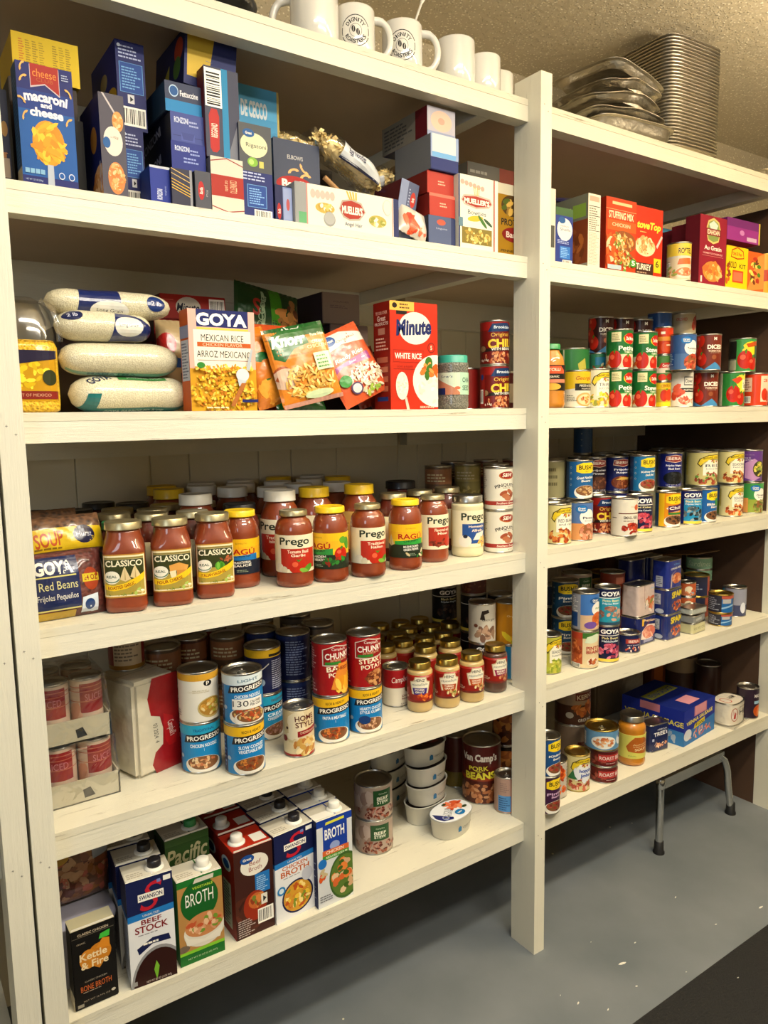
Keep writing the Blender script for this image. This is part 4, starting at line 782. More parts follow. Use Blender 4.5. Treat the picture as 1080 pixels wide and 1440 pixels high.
rc = can('can with pale nutrition panel and red sides lying on the red pack', 'can', 5, 205, '#7a1a16', [R(-.5, .1, .6, 1, '#b8a890'), ML(-.45, .2, .5, .9, 8, '#6a6058'), R(-2, 0, 2, .1, '#8a6420')], on=At(0, 24, SZ[5]+20.5), y=24, h=9.5)
# ================================================================== sixth shelf, left bay: cartons, cans, tubs
def carton(label, BL, BR, vt, base, front, left=(), cap='white_plastic', d=6.4, h=None, s=6, top=(), group=None, capx=.62, like=None, xy=None, a=None, w=None, bump=None):
    z = SZ[s]
    if xy is None:
        A, B = G(*BL, z), G(*BR, z); w = hypot(B[0]-A[0], B[1]-A[1]); a = atan2(B[1]-A[1], B[0]-A[0]); xy = ((A[0]+B[0])/2-sin(a)*d/2, (A[1]+B[1])/2+cos(a)*d/2)
        h = h or Z_at(vt, A[0], A[1])-z; w *= .955
    if like: e = dup(like)
    else:
        e = empty('broth_carton'); o = mk_box('carton', w, d, h, base, front, left, [R(0, 0, 1, 1, '#b8b2a2'), R(0, 0, 1, .06, '#e4e0d4'), R(.02, .1, .56, .52, '#c9c3b2'), ML(.06, .16, .5, .46, 3, '#9a9486'), R(.57, 0, .6, 1, base if isinstance(base, str) else base['*']), *top], mat='card', bev=.18); o.parent = e
        m = MB(); m.box(-w/2+.15, -d/2+.1, h, w/2-.15, -d/2+.22, h+.35, '#d8d4c8'); k = m.obj('top_seam', 'card', e)
        if cap:
            m = MB(); cx = (capx-.5)*w+.6; n = 60; m.lathe([(1.9, h), (1.9, h+.25), (1.35, h+.5), (1.3, h+.5)], 32, cx=cx, cy=-.3, cap=False)
            m.obj('cap_flange', 'white_plastic', e)
            m = MB(); m.lathe([(1.3, h+.3), (1.35, h+.45), (1.28, h+1.75), (1.1, h+1.9), (0, h+1.9)], n, rf=lambda t: 1+.012*(1 if int(t/(2*pi)*n+.5) % 2 else -1), cx=cx, cy=-.3); m.obj('screw_cap', cap, e)
    put(e, xy[0], xy[1], z, a); tag(e, label, 'carton', group); rec(e, z+22, None, (w or 9.5, d, a)); return e, xy, a
def swan(l1, l2, c2, food): return [R(0, 0, 1, 1, '#d9dadc'), R(0, .68, 1, 1, NV), P([(0, .62), (0, .68), (1, .7), (1, .64)], '#1f6fb4'), T(.53, .825, .36, .26, 'S', '#b01c2c', 0, sh=.3), R(.24, .79, .8, .86, '#e6e2d8'), T(.52, .825, .5, .04, 'SWANSON', NV, 1), R(.66, .93, .74, .96, '#6a7ab0'), R(.8, .93, .96, .975, '#e8e6de'), T(.5, .655, .36, .02, 'UNSALTED', W_, 0), T(.5, .595, .44 if len(l1) < 5 else .64, .045, l1, c2, 1), T(.5, .53, .72, .065, l2, c2, 1), ML(.2, .47, .84, .49, 1, '#8a8a90'), *food]
cart = {}
E0, xyK, aK = carton('black bone broth carton with orange heart-shaped picture, leftmost at the bottom shelf front', (105, 1425), (169, 1397), 1310, '#0f0d0c', [T(.5, .93, .7, .03, 'CLASSIC CHICKEN', '#b8a890', 1), R(.02, .9, .98, .903, '#8a8070'), T(.22, .82, .2, .02, 'ORGANIC', '#a89c88', 0), P([(.62, .8), (.66, .86), (.88, .88), (.86, .8)], '#3fae3a'), E(.62, .63, .27, .13, '#b5701c', 20), E(.36, .6, .2, .12, '#c07c24', 20), P([(.16, .6), (.6, .44), (.88, .62), (.5, .66)], '#b8741e'), P([(.55, .7), (.7, .8), (.86, .78), (.86, .66)], '#c47c20'), T(.48, .64, .62, .09, 'Kettle', '#dcc9a0', 1), T(.5, .53, .62, .09, '& Fire', '#dcc9a0', 1), T(.5, .33, .5, .02, 'CLASSIC CHICKEN', '#a89c88', 0), T(.5, .25, .7, .07, 'BONE BROTH', '#c4622c', 0), ML(.2, .19, .82, .21, 1, '#9a8c78'), T(.5, .09, .6, .02, 'NET WT 16.9 FL OZ', '#9a8c78', 0), E(.88, .1, .05, .018, '#b8b0a0', 12), R(.06, .03, .2, .07, '#8a8478')], [R(0, 0, 1, .18, '#b8b2a4')], cap=None, h=16.2, d=4.2, top=[R(0, 0, 1, 1, '#a8a286')])
S1_, xy1, a1 = carton('white and navy beef stock carton with dark soup picture and black cap, at the front', (184, 1393), (251, 1368), 1237, {'*': '#c9cace'}, swan('BEEF', 'STOCK', '#7a1c20', [P([(.16, .36), (.5, .43), (.86, .42), (.9, .36), (.5, .37), (.2, .3)], NV), ML(.3, .37, .8, .41, 1, W_), E(.62, -.02, .62, .36, '#8a8a8c', 34), E(.62, -.02, .57, .33, '#2c100c', 34), P([(.5, .12), (.56, .2), (.62, .14), (.58, .06), (.55, .02)], '#6fa82c'), T(.6, .02, .55, .025, 'NET WT 32 OZ (2 LB) 907g', '#c8b8b0', 0), R(.03, .02, .13, .06, '#8a8a8a')]), [R(0, .68, 1, 1, '#0e1236'), R(0, .63, 1, .68, '#1a5a94'), ML(.1, .1, .9, .6, 20, '#8f9096')], cap='lidblack', d=6.3, h=22.3)
carton('green vegetable broth carton with soup bowl picture and white cap', (253, 1362), (318, 1335), 1243, {'*': '#1a5a22'}, [R(0, 0, 1, 1, '#a87c44'), R(0, .92, 1, 1, '#1d6a28'), P([(0, 0), (0, .12), (1, .12), (1, 0)], '#1c6426'), R(0, .12, 1, .155, '#7ab82c'), E(.48, .72, .42, .25, '#14561f', 30), P([(.35, .93), (.4, .98), (.82, .98), (.8, .93)], '#c9c4b4'), T(.56, .875, .46, .03, 'VEGETABLE', '#a8c83a', 1), T(.48, .75, .62, .15, 'BROTH', '#e8e6da', 0), E(.56, .35, .46, .19, '#cfcabc', 28), E(.56, .42, .43, .14, '#b87a4a', 28), F(.56, .42, .4, .12, ['#c9906a', '#d8b08a', '#6a8a2c', '#b3502c'], 30, .22), P([(.1, .38), (.16, .22), (.9, .2), (1, .38), (.9, .3), (.56, .24), (.2, .3)], '#d9d4c6'), T(.5, .06, .66, .025, 'NET WT 32 OZ (2 LB) 907g', '#b8d0a0', 0), E(.08, .2, .14, .04, '#6a5a4a')], cap='white_plastic', d=6.3, h=18.4)
carton('dark brown and red beef broth carton with white oval and white cap', (332, 1325), (388, 1300), 1200, {'*': '#8e1f10', 'top': '#a82812'}, [R(0, 0, 1, 1, '#3a1c16'), F(.6, .3, .5, .25, ['#4a2418', '#5a2a1c', '#341610'], 30, .4), E(.52, .8, .36, .12, '#ddd8cc', 30), E(.34, .88, .18, .05, '#17468c'), T(.34, .88, .22, .03, 'Great', W_, 1), T(.54, .82, .3, .05, 'Beef', '#8a3a30', 0), T(.54, .755, .34, .05, 'Broth', '#8a3a30', 0), R(.52, .45, .9, .68, '#1f6ab0'), ML(.56, .47, .86, .65, 8, '#9cc4e4'), E(.5, .33, .3, .17, '#8e2a12', 26), E(.55, .38, .22, .09, '#b8602c', 20), F(.55, .38, .2, .08, ['#c97a3a', '#8a3a1c', '#6a7a2c'], 14, .3), R(.66, .31, .82, .43, '#d8d4c8'), E(.74, .37, .06, .04, '#2a2a2a', 3), BC(.56, .1, .97, .27), ML(.05, .02, .5, .22, 8, '#b8a8a0')], [R(0, 0, 1, 1, '#8e1f10'), R(.25, .08, .75, .6, '#b8b0a0'), ML(.28, .1, .72, .58, 14, '#4a4440'), E(.5, .8, .3, .08, '#c8ccd4'), E(.5, .8, .2, .05, '#17468c')], cap='white_plastic', d=8.0, h=20, top=[R(0, 0, 1, 1, '#a02410'), R(.62, .2, .95, .6, '#d8d4ca')], capx=.2)
carton('white and navy chicken broth carton with noodle pot picture', (388, 1302), (445, 1273), 1170, {'*': '#c9cace'}, swan('CHICKEN', 'BROTH', '#b5561c', [E(.55, .23, .4, .19, NV, 30), E(.55, .23, .36, .17, '#c9942c', 30), F(.55, .23, .34, .15, ['#e0b83a', '#c9822c', '#b3501c', '#7a8a2c', '#ecd080'], 44, .17), E(.14, .36, .1, .05, '#2a7ab4'), E(.14, .36, .06, .03, '#c8d8e4'), E(.8, .44, .14, .08, '#b8bac4')]), [R(0, .68, 1, 1, '#0e1236'), R(0, .63, 1, .68, '#1a5a94'), ML(.1, .1, .9, .6, 20, '#8f9096')], cap='lidblack', d=6.3, h=20.6)
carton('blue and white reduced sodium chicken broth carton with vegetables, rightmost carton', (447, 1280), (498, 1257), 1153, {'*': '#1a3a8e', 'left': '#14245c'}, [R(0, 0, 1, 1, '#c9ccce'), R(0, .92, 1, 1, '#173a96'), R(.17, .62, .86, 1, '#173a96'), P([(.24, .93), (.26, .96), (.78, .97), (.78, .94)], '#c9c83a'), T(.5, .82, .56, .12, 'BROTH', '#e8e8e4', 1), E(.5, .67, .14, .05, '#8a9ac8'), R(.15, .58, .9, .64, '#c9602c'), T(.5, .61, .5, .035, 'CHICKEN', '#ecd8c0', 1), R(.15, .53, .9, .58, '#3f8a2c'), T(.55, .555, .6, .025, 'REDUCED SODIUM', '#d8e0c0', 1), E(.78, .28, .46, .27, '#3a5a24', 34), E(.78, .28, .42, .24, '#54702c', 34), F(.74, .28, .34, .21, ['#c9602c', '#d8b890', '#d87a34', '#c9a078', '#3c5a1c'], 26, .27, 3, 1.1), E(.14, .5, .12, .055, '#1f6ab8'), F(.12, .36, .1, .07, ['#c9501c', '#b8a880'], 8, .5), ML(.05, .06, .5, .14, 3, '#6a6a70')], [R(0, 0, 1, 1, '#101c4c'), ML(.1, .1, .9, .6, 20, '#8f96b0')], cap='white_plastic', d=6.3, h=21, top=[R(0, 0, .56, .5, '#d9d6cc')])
def cartrow(like, xy, a, n, lab, grp, step=6.9, jx=0):
    for k in range(n):
        x = xy[0]+jx*(k+1)-sin(a)*step*(k+1)*0; y = xy[1]+step*(k+1)
        carton(lab, None, None, None, '', None, xy=(x, y), a=a, like=like, group=grp)
cartrow(S1_, xy1, a1, 2, 'navy-topped stock carton with black cap in the row behind the beef stock', 'navy stock cartons behind the beef stock')
def findc(t): return [o for o in bpy.data.objects if o.get('label', '').startswith(t)][0]
cb = findc('dark brown and red'); cartrow(cb, (cb.location.x*100, cb.location.y*100), cb.rotation_euler.z, 2, 'red broth carton with white cap standing behind the dark beef broth', 'red cartons behind the beef broth', 8.4)
cc = findc('white and navy chicken'); cartrow(cc, (cc.location.x*100, cc.location.y*100), cc.rotation_euler.z, 3, 'navy carton with black cap in the row behind the chicken broth', 'navy cartons behind the chicken broth')
cg = findc('blue and white reduced'); cartrow(cg, (cg.location.x*100, cg.location.y*100), cg.rotation_euler.z, 3, 'dark blue carton with white cap in the row behind the rightmost carton', 'blue cartons behind the rightmost carton')
gx = findc('green vegetable')
gp = carton('dark green carton with large cream script and green cap behind the vegetable broth', None, None, None, {'*': '#23381a'}, [R(0, 0, 1, 1, '#2c4a20'), R(0, .93, 1, 1, '#3a5a2a'), T(.5, .82, .92, .16, 'Pacific', '#b0a880', 1, rot=3, sh=.2), ML(.2, .5, .8, .66, 3, '#8a9070')], cap='lidgreen', d=6.3, h=22.8, w=9.6, xy=(28.0, 17.6), a=0)
cartrow(gp[0], gp[1], 0, 1, 'dark green carton with green cap, last of the green ones', 'green cartons at the back')
# clear bag and pale tub at the left behind the black carton
bag('clear bag of mixed dried fruit standing upright behind the black carton', 'bag', 6.8, 20.2, SZ[6]+13.4, 12.5, 16, 6, '#6a4a38', [F(.5, .4, .5, .42, ['#7a4a34', '#9a6a4c', '#5a3024', '#b08a6c', '#8a5a2c', '#a85a48'], 60, .14), R(0, .82, 1, 1, '#3a6a3c'), R(.7, .6, 1, 1, '#8a94a8'), E(.15, .72, .2, .1, '#b08a2c')], seed=21, crimp=False)
m = MB(); P0 = [(-5.6, 0), (-5.9, 10.4), (-6.2, 10.6), (-6.2, 11)]
tb = MB(); tb.lathe([(0, .1), (5.2, 0), (5.5, .3), (6.0, 12.0), (6.3, 12.2), (6.3, 13.0), (6.0, 13.2), (0, 13.2)], 48, rf=lambda a: squircle(6)(a)*.93); o = tb.obj('storage_tub', pm('pale lavender plastic', '#a8a8bc', .4)); put(o, 6.6, 17.4, SZ[6], 0); tag(o, 'pale lavender plastic tub under the bag of dried fruit', 'tub')
# beef stew cans
STEWA = [R(-2, 0, 2, 1, '#a89484'), F(-1, .5, 1.2, .5, ['#a08a7c', '#b8a498', '#8f7668'], 40, .3), R(-.05, .42, .62, .92, '#1c4420'), R(-.02, .45, .59, .89, '#1f4c24'), T(.28, .8, .3, .06, 'Campfire', '#c8d0b8', 0), T(.28, .66, .42, .1, 'BEEF', '#dcdcc8', 1), T(.28, .54, .42, .1, 'STEW', '#dcdcc8', 1), F(.15, .2, .9, .2, ['#6a2c1c', '#8a4a34', '#a87060', '#5a2014', '#b08a78'], 50, .22)]
a = can('lower beef stew can with dark green square, right of the cartons', 'can', 6, 553, '#a89484', STEWA, v=1203, r=4.9, h=9.2, t=-6)
can('upper beef stew can with dark green square and open dark top', 'can', 6, None, '', on=a, like=a, t=4)
# oval tubs
def oval_tub(label, x, y, z, rz, lid=False, group=None, like=None):
    if like is not None: e = dup(like)
    else:
        e = empty('oval_tub'); L, Wd, h = 6.6, 4.4, 5.4
        def rg(k, zz): return [((L*k)*cos(t)*(abs(cos(t))**-.12 if abs(cos(t)) > 1e-3 else 1), (Wd*k)*sin(t)*(abs(sin(t))**-.12 if abs(sin(t)) > 1e-3 else 1), zz) for t in (2*pi*i/56 for i in range(56))]
        m = MB(); m.grid([rg(.86, .0), rg(.9, .15), rg(.985, h-.35), rg(1.0, h-.3), rg(1.03, h-.25), rg(1.03, h)], cu=True); m.face(rg(.86, 0)[::-1])
        if not lid: m.grid([rg(1.03, h), rg(.97, h), rg(.95, h-.5)], cu=True)
        m.obj('tub', 'white_plastic', e)
        m = MB()
        def fr(x_, y_, off): 
            th = -pi/2+x_/7.0; k = .93+.055*y_/h; rx, ry = L*k+off, Wd*k+off; return (rx*cos(th)*max(abs(cos(th)), 1e-3)**-.12, ry*sin(th)*max(abs(sin(th)), 1e-3)**-.12, y_)
        for i, (ps, col) in enumerate(artprims([P([(-.12, .3), (-.12, .5), (-.06, .58), (.0, .58), (.06, .5), (.06, .3)], '#1f6a98'), T(.5, .44, .75, .1, 'CANOLA & FARM', '#2a2c34', 0), ML(.2, .33, .8, .36, 1, '#7a7a84')], 7, h)):
            for p in ps:
                for q in slices(p, .6): m.face([fr(x_-1, y_, .03+i*LAY) for x_, y_ in q], col)
        m.obj('side_print', 'paper', e)
        if lid:
            m = MB(); m.grid([rg(1.0, h-.02), rg(1.02, h+.1), rg(.98, h+.12)], cu=True, col='#d4d6d8'); m.face(rg(.98, h+.12), '#d8dadc')
            inside = lambda p: (abs(p[0])/(L*.97))**2.2+(abs(p[1])/(Wd*.97))**2.2 < 1
            cm = [P([(.08, .25), (.03, .5), (.1, .75), (.34, .2), (.28, .12)], '#141c5c'), E(.2, .33, .07, .11, '#9aa4c8'), E(.2, .33, .05, .08, '#2a3478'), T(.4, .55, .26, .16, 'YOUR', '#4a4e58', 0, rot=30), T(.42, .42, .24, .1, 'tuna', '#4a4e58', 0, rot=30), F(.7, .68, .2, .22, ['#c9542c', '#d8704a', '#e08a60', '#b8401c'], 26, .35, 4, 2.4), E(.56, .86, .06, .05, '#2c3a1c'), E(.82, .36, .07, .06, '#2c3a1c'), E(.58, .24, .12, .14, '#1a6aa4'), T(.58, .24, .12, .06, 'NEW', W_, 1)]
            for i, (ps, col) in enumerate(artprims(cm, 2*L, 2*Wd, -L, -Wd)):
                for p in ps:
                    if all(inside(q) for q in p): m.face([(q[0], q[1], h+.13+i*LAY) for q in p], col)
            m.obj('printed_lid', 'paper', e)
            m = MB(); m.tube([(-3.7+.9*cos(t), -1.5+.6*sin(t), h+.32) for t in (2*pi*i/14 for i in range(15))], .09, 6); m.obj('pull_ring', 'tin', e)
        else:
            m = MB(); m.face(rg(.93, h-.6), '#2a1a18')
            for i in range(9): m.face([(x_, y_, h-.58+i*.01) for x_, y_ in ell(rnd.uniform(-3, 3), rnd.uniform(-1.6, 1.6), 2, .9, 10, rnd.uniform(0, 3))], rnd.choice(['#5a2420', '#3a1614', '#0f0d10', '#6a5a58', '#7a3028']))
            m.obj('dark_film_lid', 'foilprint', e)
    put(e, x, y, z, rz); tag(e, label, 'tub', group); rec(e, z+5.5, None, (13.4, 9, rz)); return e
t0 = oval_tub('white oval tub with salmon picture on its lid, alone at the shelf front', 99.8, 13.2, SZ[6], RAD(12), True)
cx, cy = pC(604, 6, 5, v=1165); cy += 1.8
t1 = oval_tub('open-looking white oval tub, in the stack of four beside the beef stew', cx, cy, SZ[6], RAD(10), group='stack of four white oval tubs')
for k in range(1, 4): oval_tub('', cx+rnd.uniform(-.3, .3), cy+rnd.uniform(-.3, .3), SZ[6]+5.55*k, RAD(10+rnd.uniform(-4, 4)), like=t1, group='stack of four white oval tubs')['label'] = 'white oval tub with small blue arch mark, in the stack of four'
t1['label'] = 'white oval tub with small blue arch mark, in the stack of four'
for k in range(4): oval_tub('white oval tub in the shadowed stack behind the beef stew', cx-3, cy+13.5, SZ[6]+5.55*k, RAD(20), like=t1, group='shadowed stack of white oval tubs')
# corner by the post
can('tall dark red can of pork and beans with white and yellow lettering', 'can', 6, 704, '#4a1410', [R(-2, 0, 2, 1, '#4e1410'), R(-2, .4, 2, .46, '#8a3418'), T(-.02, .79, 1.25, .17, 'Van Camp’s', '#dcd4c8', 2), T(-.05, .62, .66, .08, 'PORK', '#d8cf3a', 1, rot=3), T(-.05, .57, .2, .03, 'AND', '#d8cf3a', 1), T(0, .49, 1.05, .13, 'BEANS', '#d8cf3a', 2, rot=3), R(-2, 0, 2, .36, '#4a1c10'), F(0, .18, 1.1, .17, ['#a8663c', '#b87a50', '#8a4e2c', '#c08a60'], 70, .22, 3, 1.4)], v=1132, r=5.6, h=17.6, t=-4)
can('small can with pale blue panel and orange picture beside the middle post', 'can', 6, 729, '#9a7a6c', [R(-2, 0, 2, 1, '#a8887a'), R(.2, 0, 2, 1, '#a8481c'), R(-.5, .03, .2, .5, '#4a86c0'), ML(-.45, .06, .15, .46, 6, '#1c4a7a'), ML(-.4, .6, .1, .9, 5, '#8a7068'), F(.6, .5, .35, .4, ['#c9622c', '#8a3418', '#d88a4a'], 20, .3)], v=1145, r=3.4, h=10.6, t=4, tab=True)
for u, y in ((728, 24), (735, 33)):
    stack2(6, u, y, 0, 'can with orange food picture stacked behind the small can at the post', 'cans stacked by the post on the bottom shelf', arts=[('#4a2414', [F(.1, .5, .8, .4, ['#8a4a20', '#a8622c', '#5a2c14', '#b87838'], 40, .25), R(-2, .9, 2, 1, '#1c1410')])], r=3.9, h=11.4)
can('dark red can in the gap behind the oval tubs', 'can', 6, 660, '#4a1812', [R(-2, .0, 2, .3, '#6a5a1c')], y=30, r=4, h=16)
# ================================================================== third shelf, left bay: rice and side dishes
z3 = SZ[3]
# plastic tub of yellow rice with handle
e = empty('rice_jug'); m = MB(); m.lathe([(0, .1), (5.2, 0), (6, .5), (6.1, 1.5), (6.1, 11.5), (5.6, 12.6), (5.4, 12.6)], 40, rf=lambda a: squircle(4)(a)*.94, cap=False); m.face([(5.9*squircle(4)(a)*.93*cos(a), 5.9*squircle(4)(a)*.93*sin(a), 12.4) for a in (2*pi*i/40 for i in range(40))]); m.obj('rice_fill', 'yrice', e)
m = MB(); m.lathe([(5.9, 12), (5.7, 14), (5, 17.5), (3.6, 19.6), (2.4, 20.3), (0, 20.4)], 40, rf=lambda a: 1+(squircle(4)(a)*.96-1)*.6, cap=False); m.obj('clear_top', 'clear', e)
m = MB(); m.tube([(3.5, -2.6, 19.6), (5.2, -3.4, 18.5), (6.0, -3.9, 15.5), (6.1, -3.9, 12.5)], .55, 8); m.obj('clear_handle', 'clear', e)
m = MB(); paint_wrap(m, [R(-.75, .08, .55, .98, '#b98a08'), F(-.1, .55, .55, .3, ['#d8bc1c', '#c9a80c', '#e8d43a'], 50, .16), P([(-.75, .98), (-.75, .78), (-.2, .72), (.55, .84), (.55, .98)], '#1a1434'), R(-.75, .12, .55, .26, '#7a1c14'), T(0, .19, .8, .05, 'PRODUCT OF MEXICO', '#c9a080', 0), E(.4, .5, .12, .14, '#2a3014')], 6.1, 1.2, 11, 40, rf=lambda a: squircle(4)(a)*.945, start=.02, lim=.8); m.obj('label', 'paper', e)
put(e, 2.9, 15.2, z3, RAD(-6)); tag(e, 'clear plastic tub of yellow rice with moulded handle, beside the left post', 'tub')
def riceroll(label, uL, uR, y, z, r, arts, amp=.05, rz=0, seed=1):
    xL, xR = X_at(uL, y, z), X_at(uR, y, z); L = xR-xL; e = empty('rice_bag'); m = MB(); n, k = 30, 28; rr = random.Random(seed); ph = [rr.uniform(0, 6) for _ in range(4)]
    def prof(t): return max(.02, (1-abs(2*t-1)**5)**.5)*(1+amp*sin(t*9+ph[0])+amp*.5*sin(t*17+ph[1]))
    def pt(t, a, off=0): q = r*prof(t); zz = r*.86+(q*.86+off)*sin(a)+0; return ((t-.5)*L, (q*1.15+off)*cos(a), max(zz, .03) if off == 0 else max(zz, .04))
    m.grid([[pt(t, 2*pi*j/k) for j in range(k)] for t in (i/n for i in range(n+1))], cu=True); m.obj('rice_fill', 'rice', e)
    W2, H2 = L, r*pi*1.1
    for art in (arts if isinstance(arts[0], list) else [arts]):
      m = MB()
      for i, (ps, col) in enumerate(artprims(art, W2, H2)):
        for p in ps:
            p = clipbox(p, .01, W2-.01, 0, H2)
            if len(p) < 3: continue
            for q in slices(p, L/n):
                for s_ in slices(q, H2/14, 1):
                    m.face([pt(x/W2, -pi/2-pi*.62+0+ (1-y_/H2)*-0+ (y_/H2)*0 if False else (pi*1.5-(y_/H2)*pi*1.0), .05+i*LAY*1.5) for x, y_ in s_], col, 0, True)
      m.obj('label', 'foilprint', e)
    put(e, (xL+xR)/2, y, z, rz); tag(e, label, 'bag', 'bags of white rice lying in a pile'); return e
riceroll('white rice bag with green and teal print, lowest of the rice bags', 97, 264, 13, z3, 3.9, [[P([(.05, .0), (.12, .5), (.22, .5), (.16, 0)], '#1c6a6a'), R(.16, .02, 1, .22, '#1c6a62'), T(.5, .12, .5, .1, 'GOYA PARBOILED RICE', '#c8d8c8', 1)], [R(.38, .78, .78, .95, '#3a7a3c'), T(.6, .87, .3, .1, 'JASMINE RICE', '#c8d8b8', 1), T(.22, .8, .2, .14, 'GOYA', '#14244a', 1, rot=25)]], seed=2)
riceroll('plump clear rice roll with teal edge, third from the top of the pile', 83, 250, 13, z3+6.6, 3.7, [[R(.04, .1, .96, .2, '#7aa89a'), T(.4, .16, .4, .06, 'MAHATMA', '#3a6a70', 1)], [P([(.95, .1), (.97, .8), (1, .6), (1, .1)], '#8ab0a0')]], amp=.02, seed=4)
riceroll('long grain rice bag with navy band, second of the pile', 76, 212, 12.5, z3+12.9, 3.2, [[P([(.52, .1), (.6, .85), (.72, .9), (1, .5), (1, .1)], '#16255c'), E(.72, .5, .15, .24, '#dcdad0'), T(.72, .52, .2, .1, 'Long Grain', '#1c1c28', 0)], [E(.16, .72, .1, .14, '#16204c'), T(.16, .72, .1, .1, '2 lb', '#c8c8d8', 1)]], seed=6)
riceroll('white rice bag with navy band and small 2 lb disc, topmost of the pile', 62, 240, 14.5, z3+17.6, 2.9, [[P([(.22, .1), (.25, .95), (.55, .95), (.56, .1)], '#16255c'), E(.47, .3, .15, .24, '#dcdad0'), T(.47, .3, .2, .1, 'Long Grain', '#1c1c28', 0)], [E(.84, .55, .08, .2, '#16306c'), T(.84, .55, .09, .12, '2 lb', '#c8c8d8', 1)]], seed=8)
bag('upright tan rice bag with red and blue mark beside the orange box', 'bag', X_at(250, 19, z3), 19, z3+.1, 6, 19, 5, '#a8916a', [E(.25, .72, .3, .12, '#a81c1c'), R(.3, .46, .75, .56, '#1c4a94'), R(.6, .2, .8, .4, '#2a4a6a')], seed=31, rx=RAD(-8))
box('dark brown box lying flat behind the rice pile', 'box', 3, 85, 190, 30, 430, 14, '#2a1614', [], z=z3+13, h=5.2)
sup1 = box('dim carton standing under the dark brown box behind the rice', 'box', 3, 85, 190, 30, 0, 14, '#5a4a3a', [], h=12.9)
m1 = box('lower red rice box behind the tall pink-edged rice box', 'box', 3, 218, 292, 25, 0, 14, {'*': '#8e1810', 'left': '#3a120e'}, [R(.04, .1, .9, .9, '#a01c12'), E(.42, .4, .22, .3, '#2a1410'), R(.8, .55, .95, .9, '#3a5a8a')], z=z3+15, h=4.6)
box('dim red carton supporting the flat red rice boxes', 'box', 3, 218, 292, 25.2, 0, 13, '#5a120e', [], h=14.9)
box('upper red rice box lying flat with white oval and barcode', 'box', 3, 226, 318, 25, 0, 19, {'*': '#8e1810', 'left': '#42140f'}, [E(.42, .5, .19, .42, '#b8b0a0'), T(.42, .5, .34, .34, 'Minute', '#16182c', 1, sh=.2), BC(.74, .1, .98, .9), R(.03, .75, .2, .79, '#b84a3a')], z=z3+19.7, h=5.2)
RICEF = ['#d8a81c', '#e8bf3a', '#c9921c', '#ecd05a', '#c97a1c']
box('tall rice box with pink border, navy top lettering and yellow rice picture', 'box', 3, 270, 362, 4.8, 433, 4.6, {'*': '#c88a78', 'left': '#b5501c'}, [R(0, 0, 1, 1, '#d8a89a'), R(.07, .0, .93, .8, '#e4dccc'), R(.12, .83, .9, 1, '#161f5c'), T(.5, .905, .76, .125, 'GOYA', '#ecebe4', 2), R(.12, .805, .9, .822, '#c9c04a'), T(.5, .725, .64, .065, 'MEXICAN RICE', '#1c1a1a', 0), R(.12, .635, .93, .68, '#b8541c'), T(.5, .658, .6, .032, 'CHICKEN FLAVOR', '#ecc8a8', 0), T(.52, .565, .82, .065, 'ARROZ MEXICANO', '#1c1a1a', 0), R(.12, .5, .93, .506, '#8a5048'), R(0, 0, 1, .42, '#c9921c'), F(.5, .2, .56, .26, RICEF, 420, .055, 5), F(.5, .42, .5, .04, RICEF, 90, .3, 6), E(.14, .45, .06, .03, '#2c7a2c'), E(.76, .36, .1, .065, '#c4ccd4', 20), P([(.68, .32), (.7, .25), (.74, .24), (.82, .3)], '#b8c0c8'), P([(.82, .42), (.9, .62), (.93, .62), (.87, .4)], '#a8b0b8'), P([(.74, .28), (.56, .05), (.62, .04), (.82, .28)], '#a8642c'), R(.74, .085, .99, .115, '#1c2460'), ML(.2, .02, .7, .05, 1, '#e8d8b0')], [R(0, .72, 1, .84, '#8a90b0'), R(.1, .3, .95, .7, '#b8bccc'), ML(.15, .32, .9, .68, 12, '#4a5070')])
# green and orange pouches
def pouch(label, u, y, z, w, h, t, art, base, rz=0, rx=-14, seed=0, **k): return bag(label, 'pouch', X_at(u, y, z), y, z+.7, w, h, t, base, art, rz=RAD(rz), rx=RAD(rx), seed=seed, name='food_pouch', amp=.08, **k)
PST = ['#d8b45c', '#c99a3a', '#e8cc80', '#b8802c', '#c9a04a']
o = pouch('green and orange pasta side pouch with white script, leaning at the shelf front', 442, 8.0, z3, 14.5, 17, 2.6, [R(0, 0, 1, 1, '#c9781c'), P([(0, .86), (0, 1), (1, 1), (1, .84)], '#14501c'), P([(.06, .62), (.06, .88), (.28, .96), (.62, .95), (.66, .74), (.4, .7), (.2, .56)], '#155c20'), T(.36, .82, .54, .15, 'Knorr', '#e8ecdc', 2, sh=.25), P([(.3, .96), (.36, 1), (.62, .99), (.58, .95)], '#c8ccc0'), T(.84, .84, .24, .04, 'Pasta Sides', '#d8e0c8', 1), T(.82, .745, .22, .04, 'CREAMY', '#ecd8a8', 1), T(.78, .69, .34, .045, 'CHICKEN', '#ecd8a8', 1), T(.55, .62, .7, .02, 'Fettuccine & Sauce in a Creamy', '#7a4a1c', 0), E(.12, .42, .14, .1, '#9a4a1c'), E(.14, .36, .2, .13, '#c4a890'), F(.5, .28, .46, .24, PST, 170, .07, 3, 3), R(.66, .38, .96, .6, '#cfd8b0'), ML(.69, .4, .93, .58, 4, '#4a8a4a'), E(.6, .1, .24, .05, '#b8c8a0'), R(0, 0, 1, .05, '#b08070')], '#14501c', rz=-2, rx=-10, seed=41)
o.rotation_euler = (RAD(-10), RAD(-12), RAD(-2))
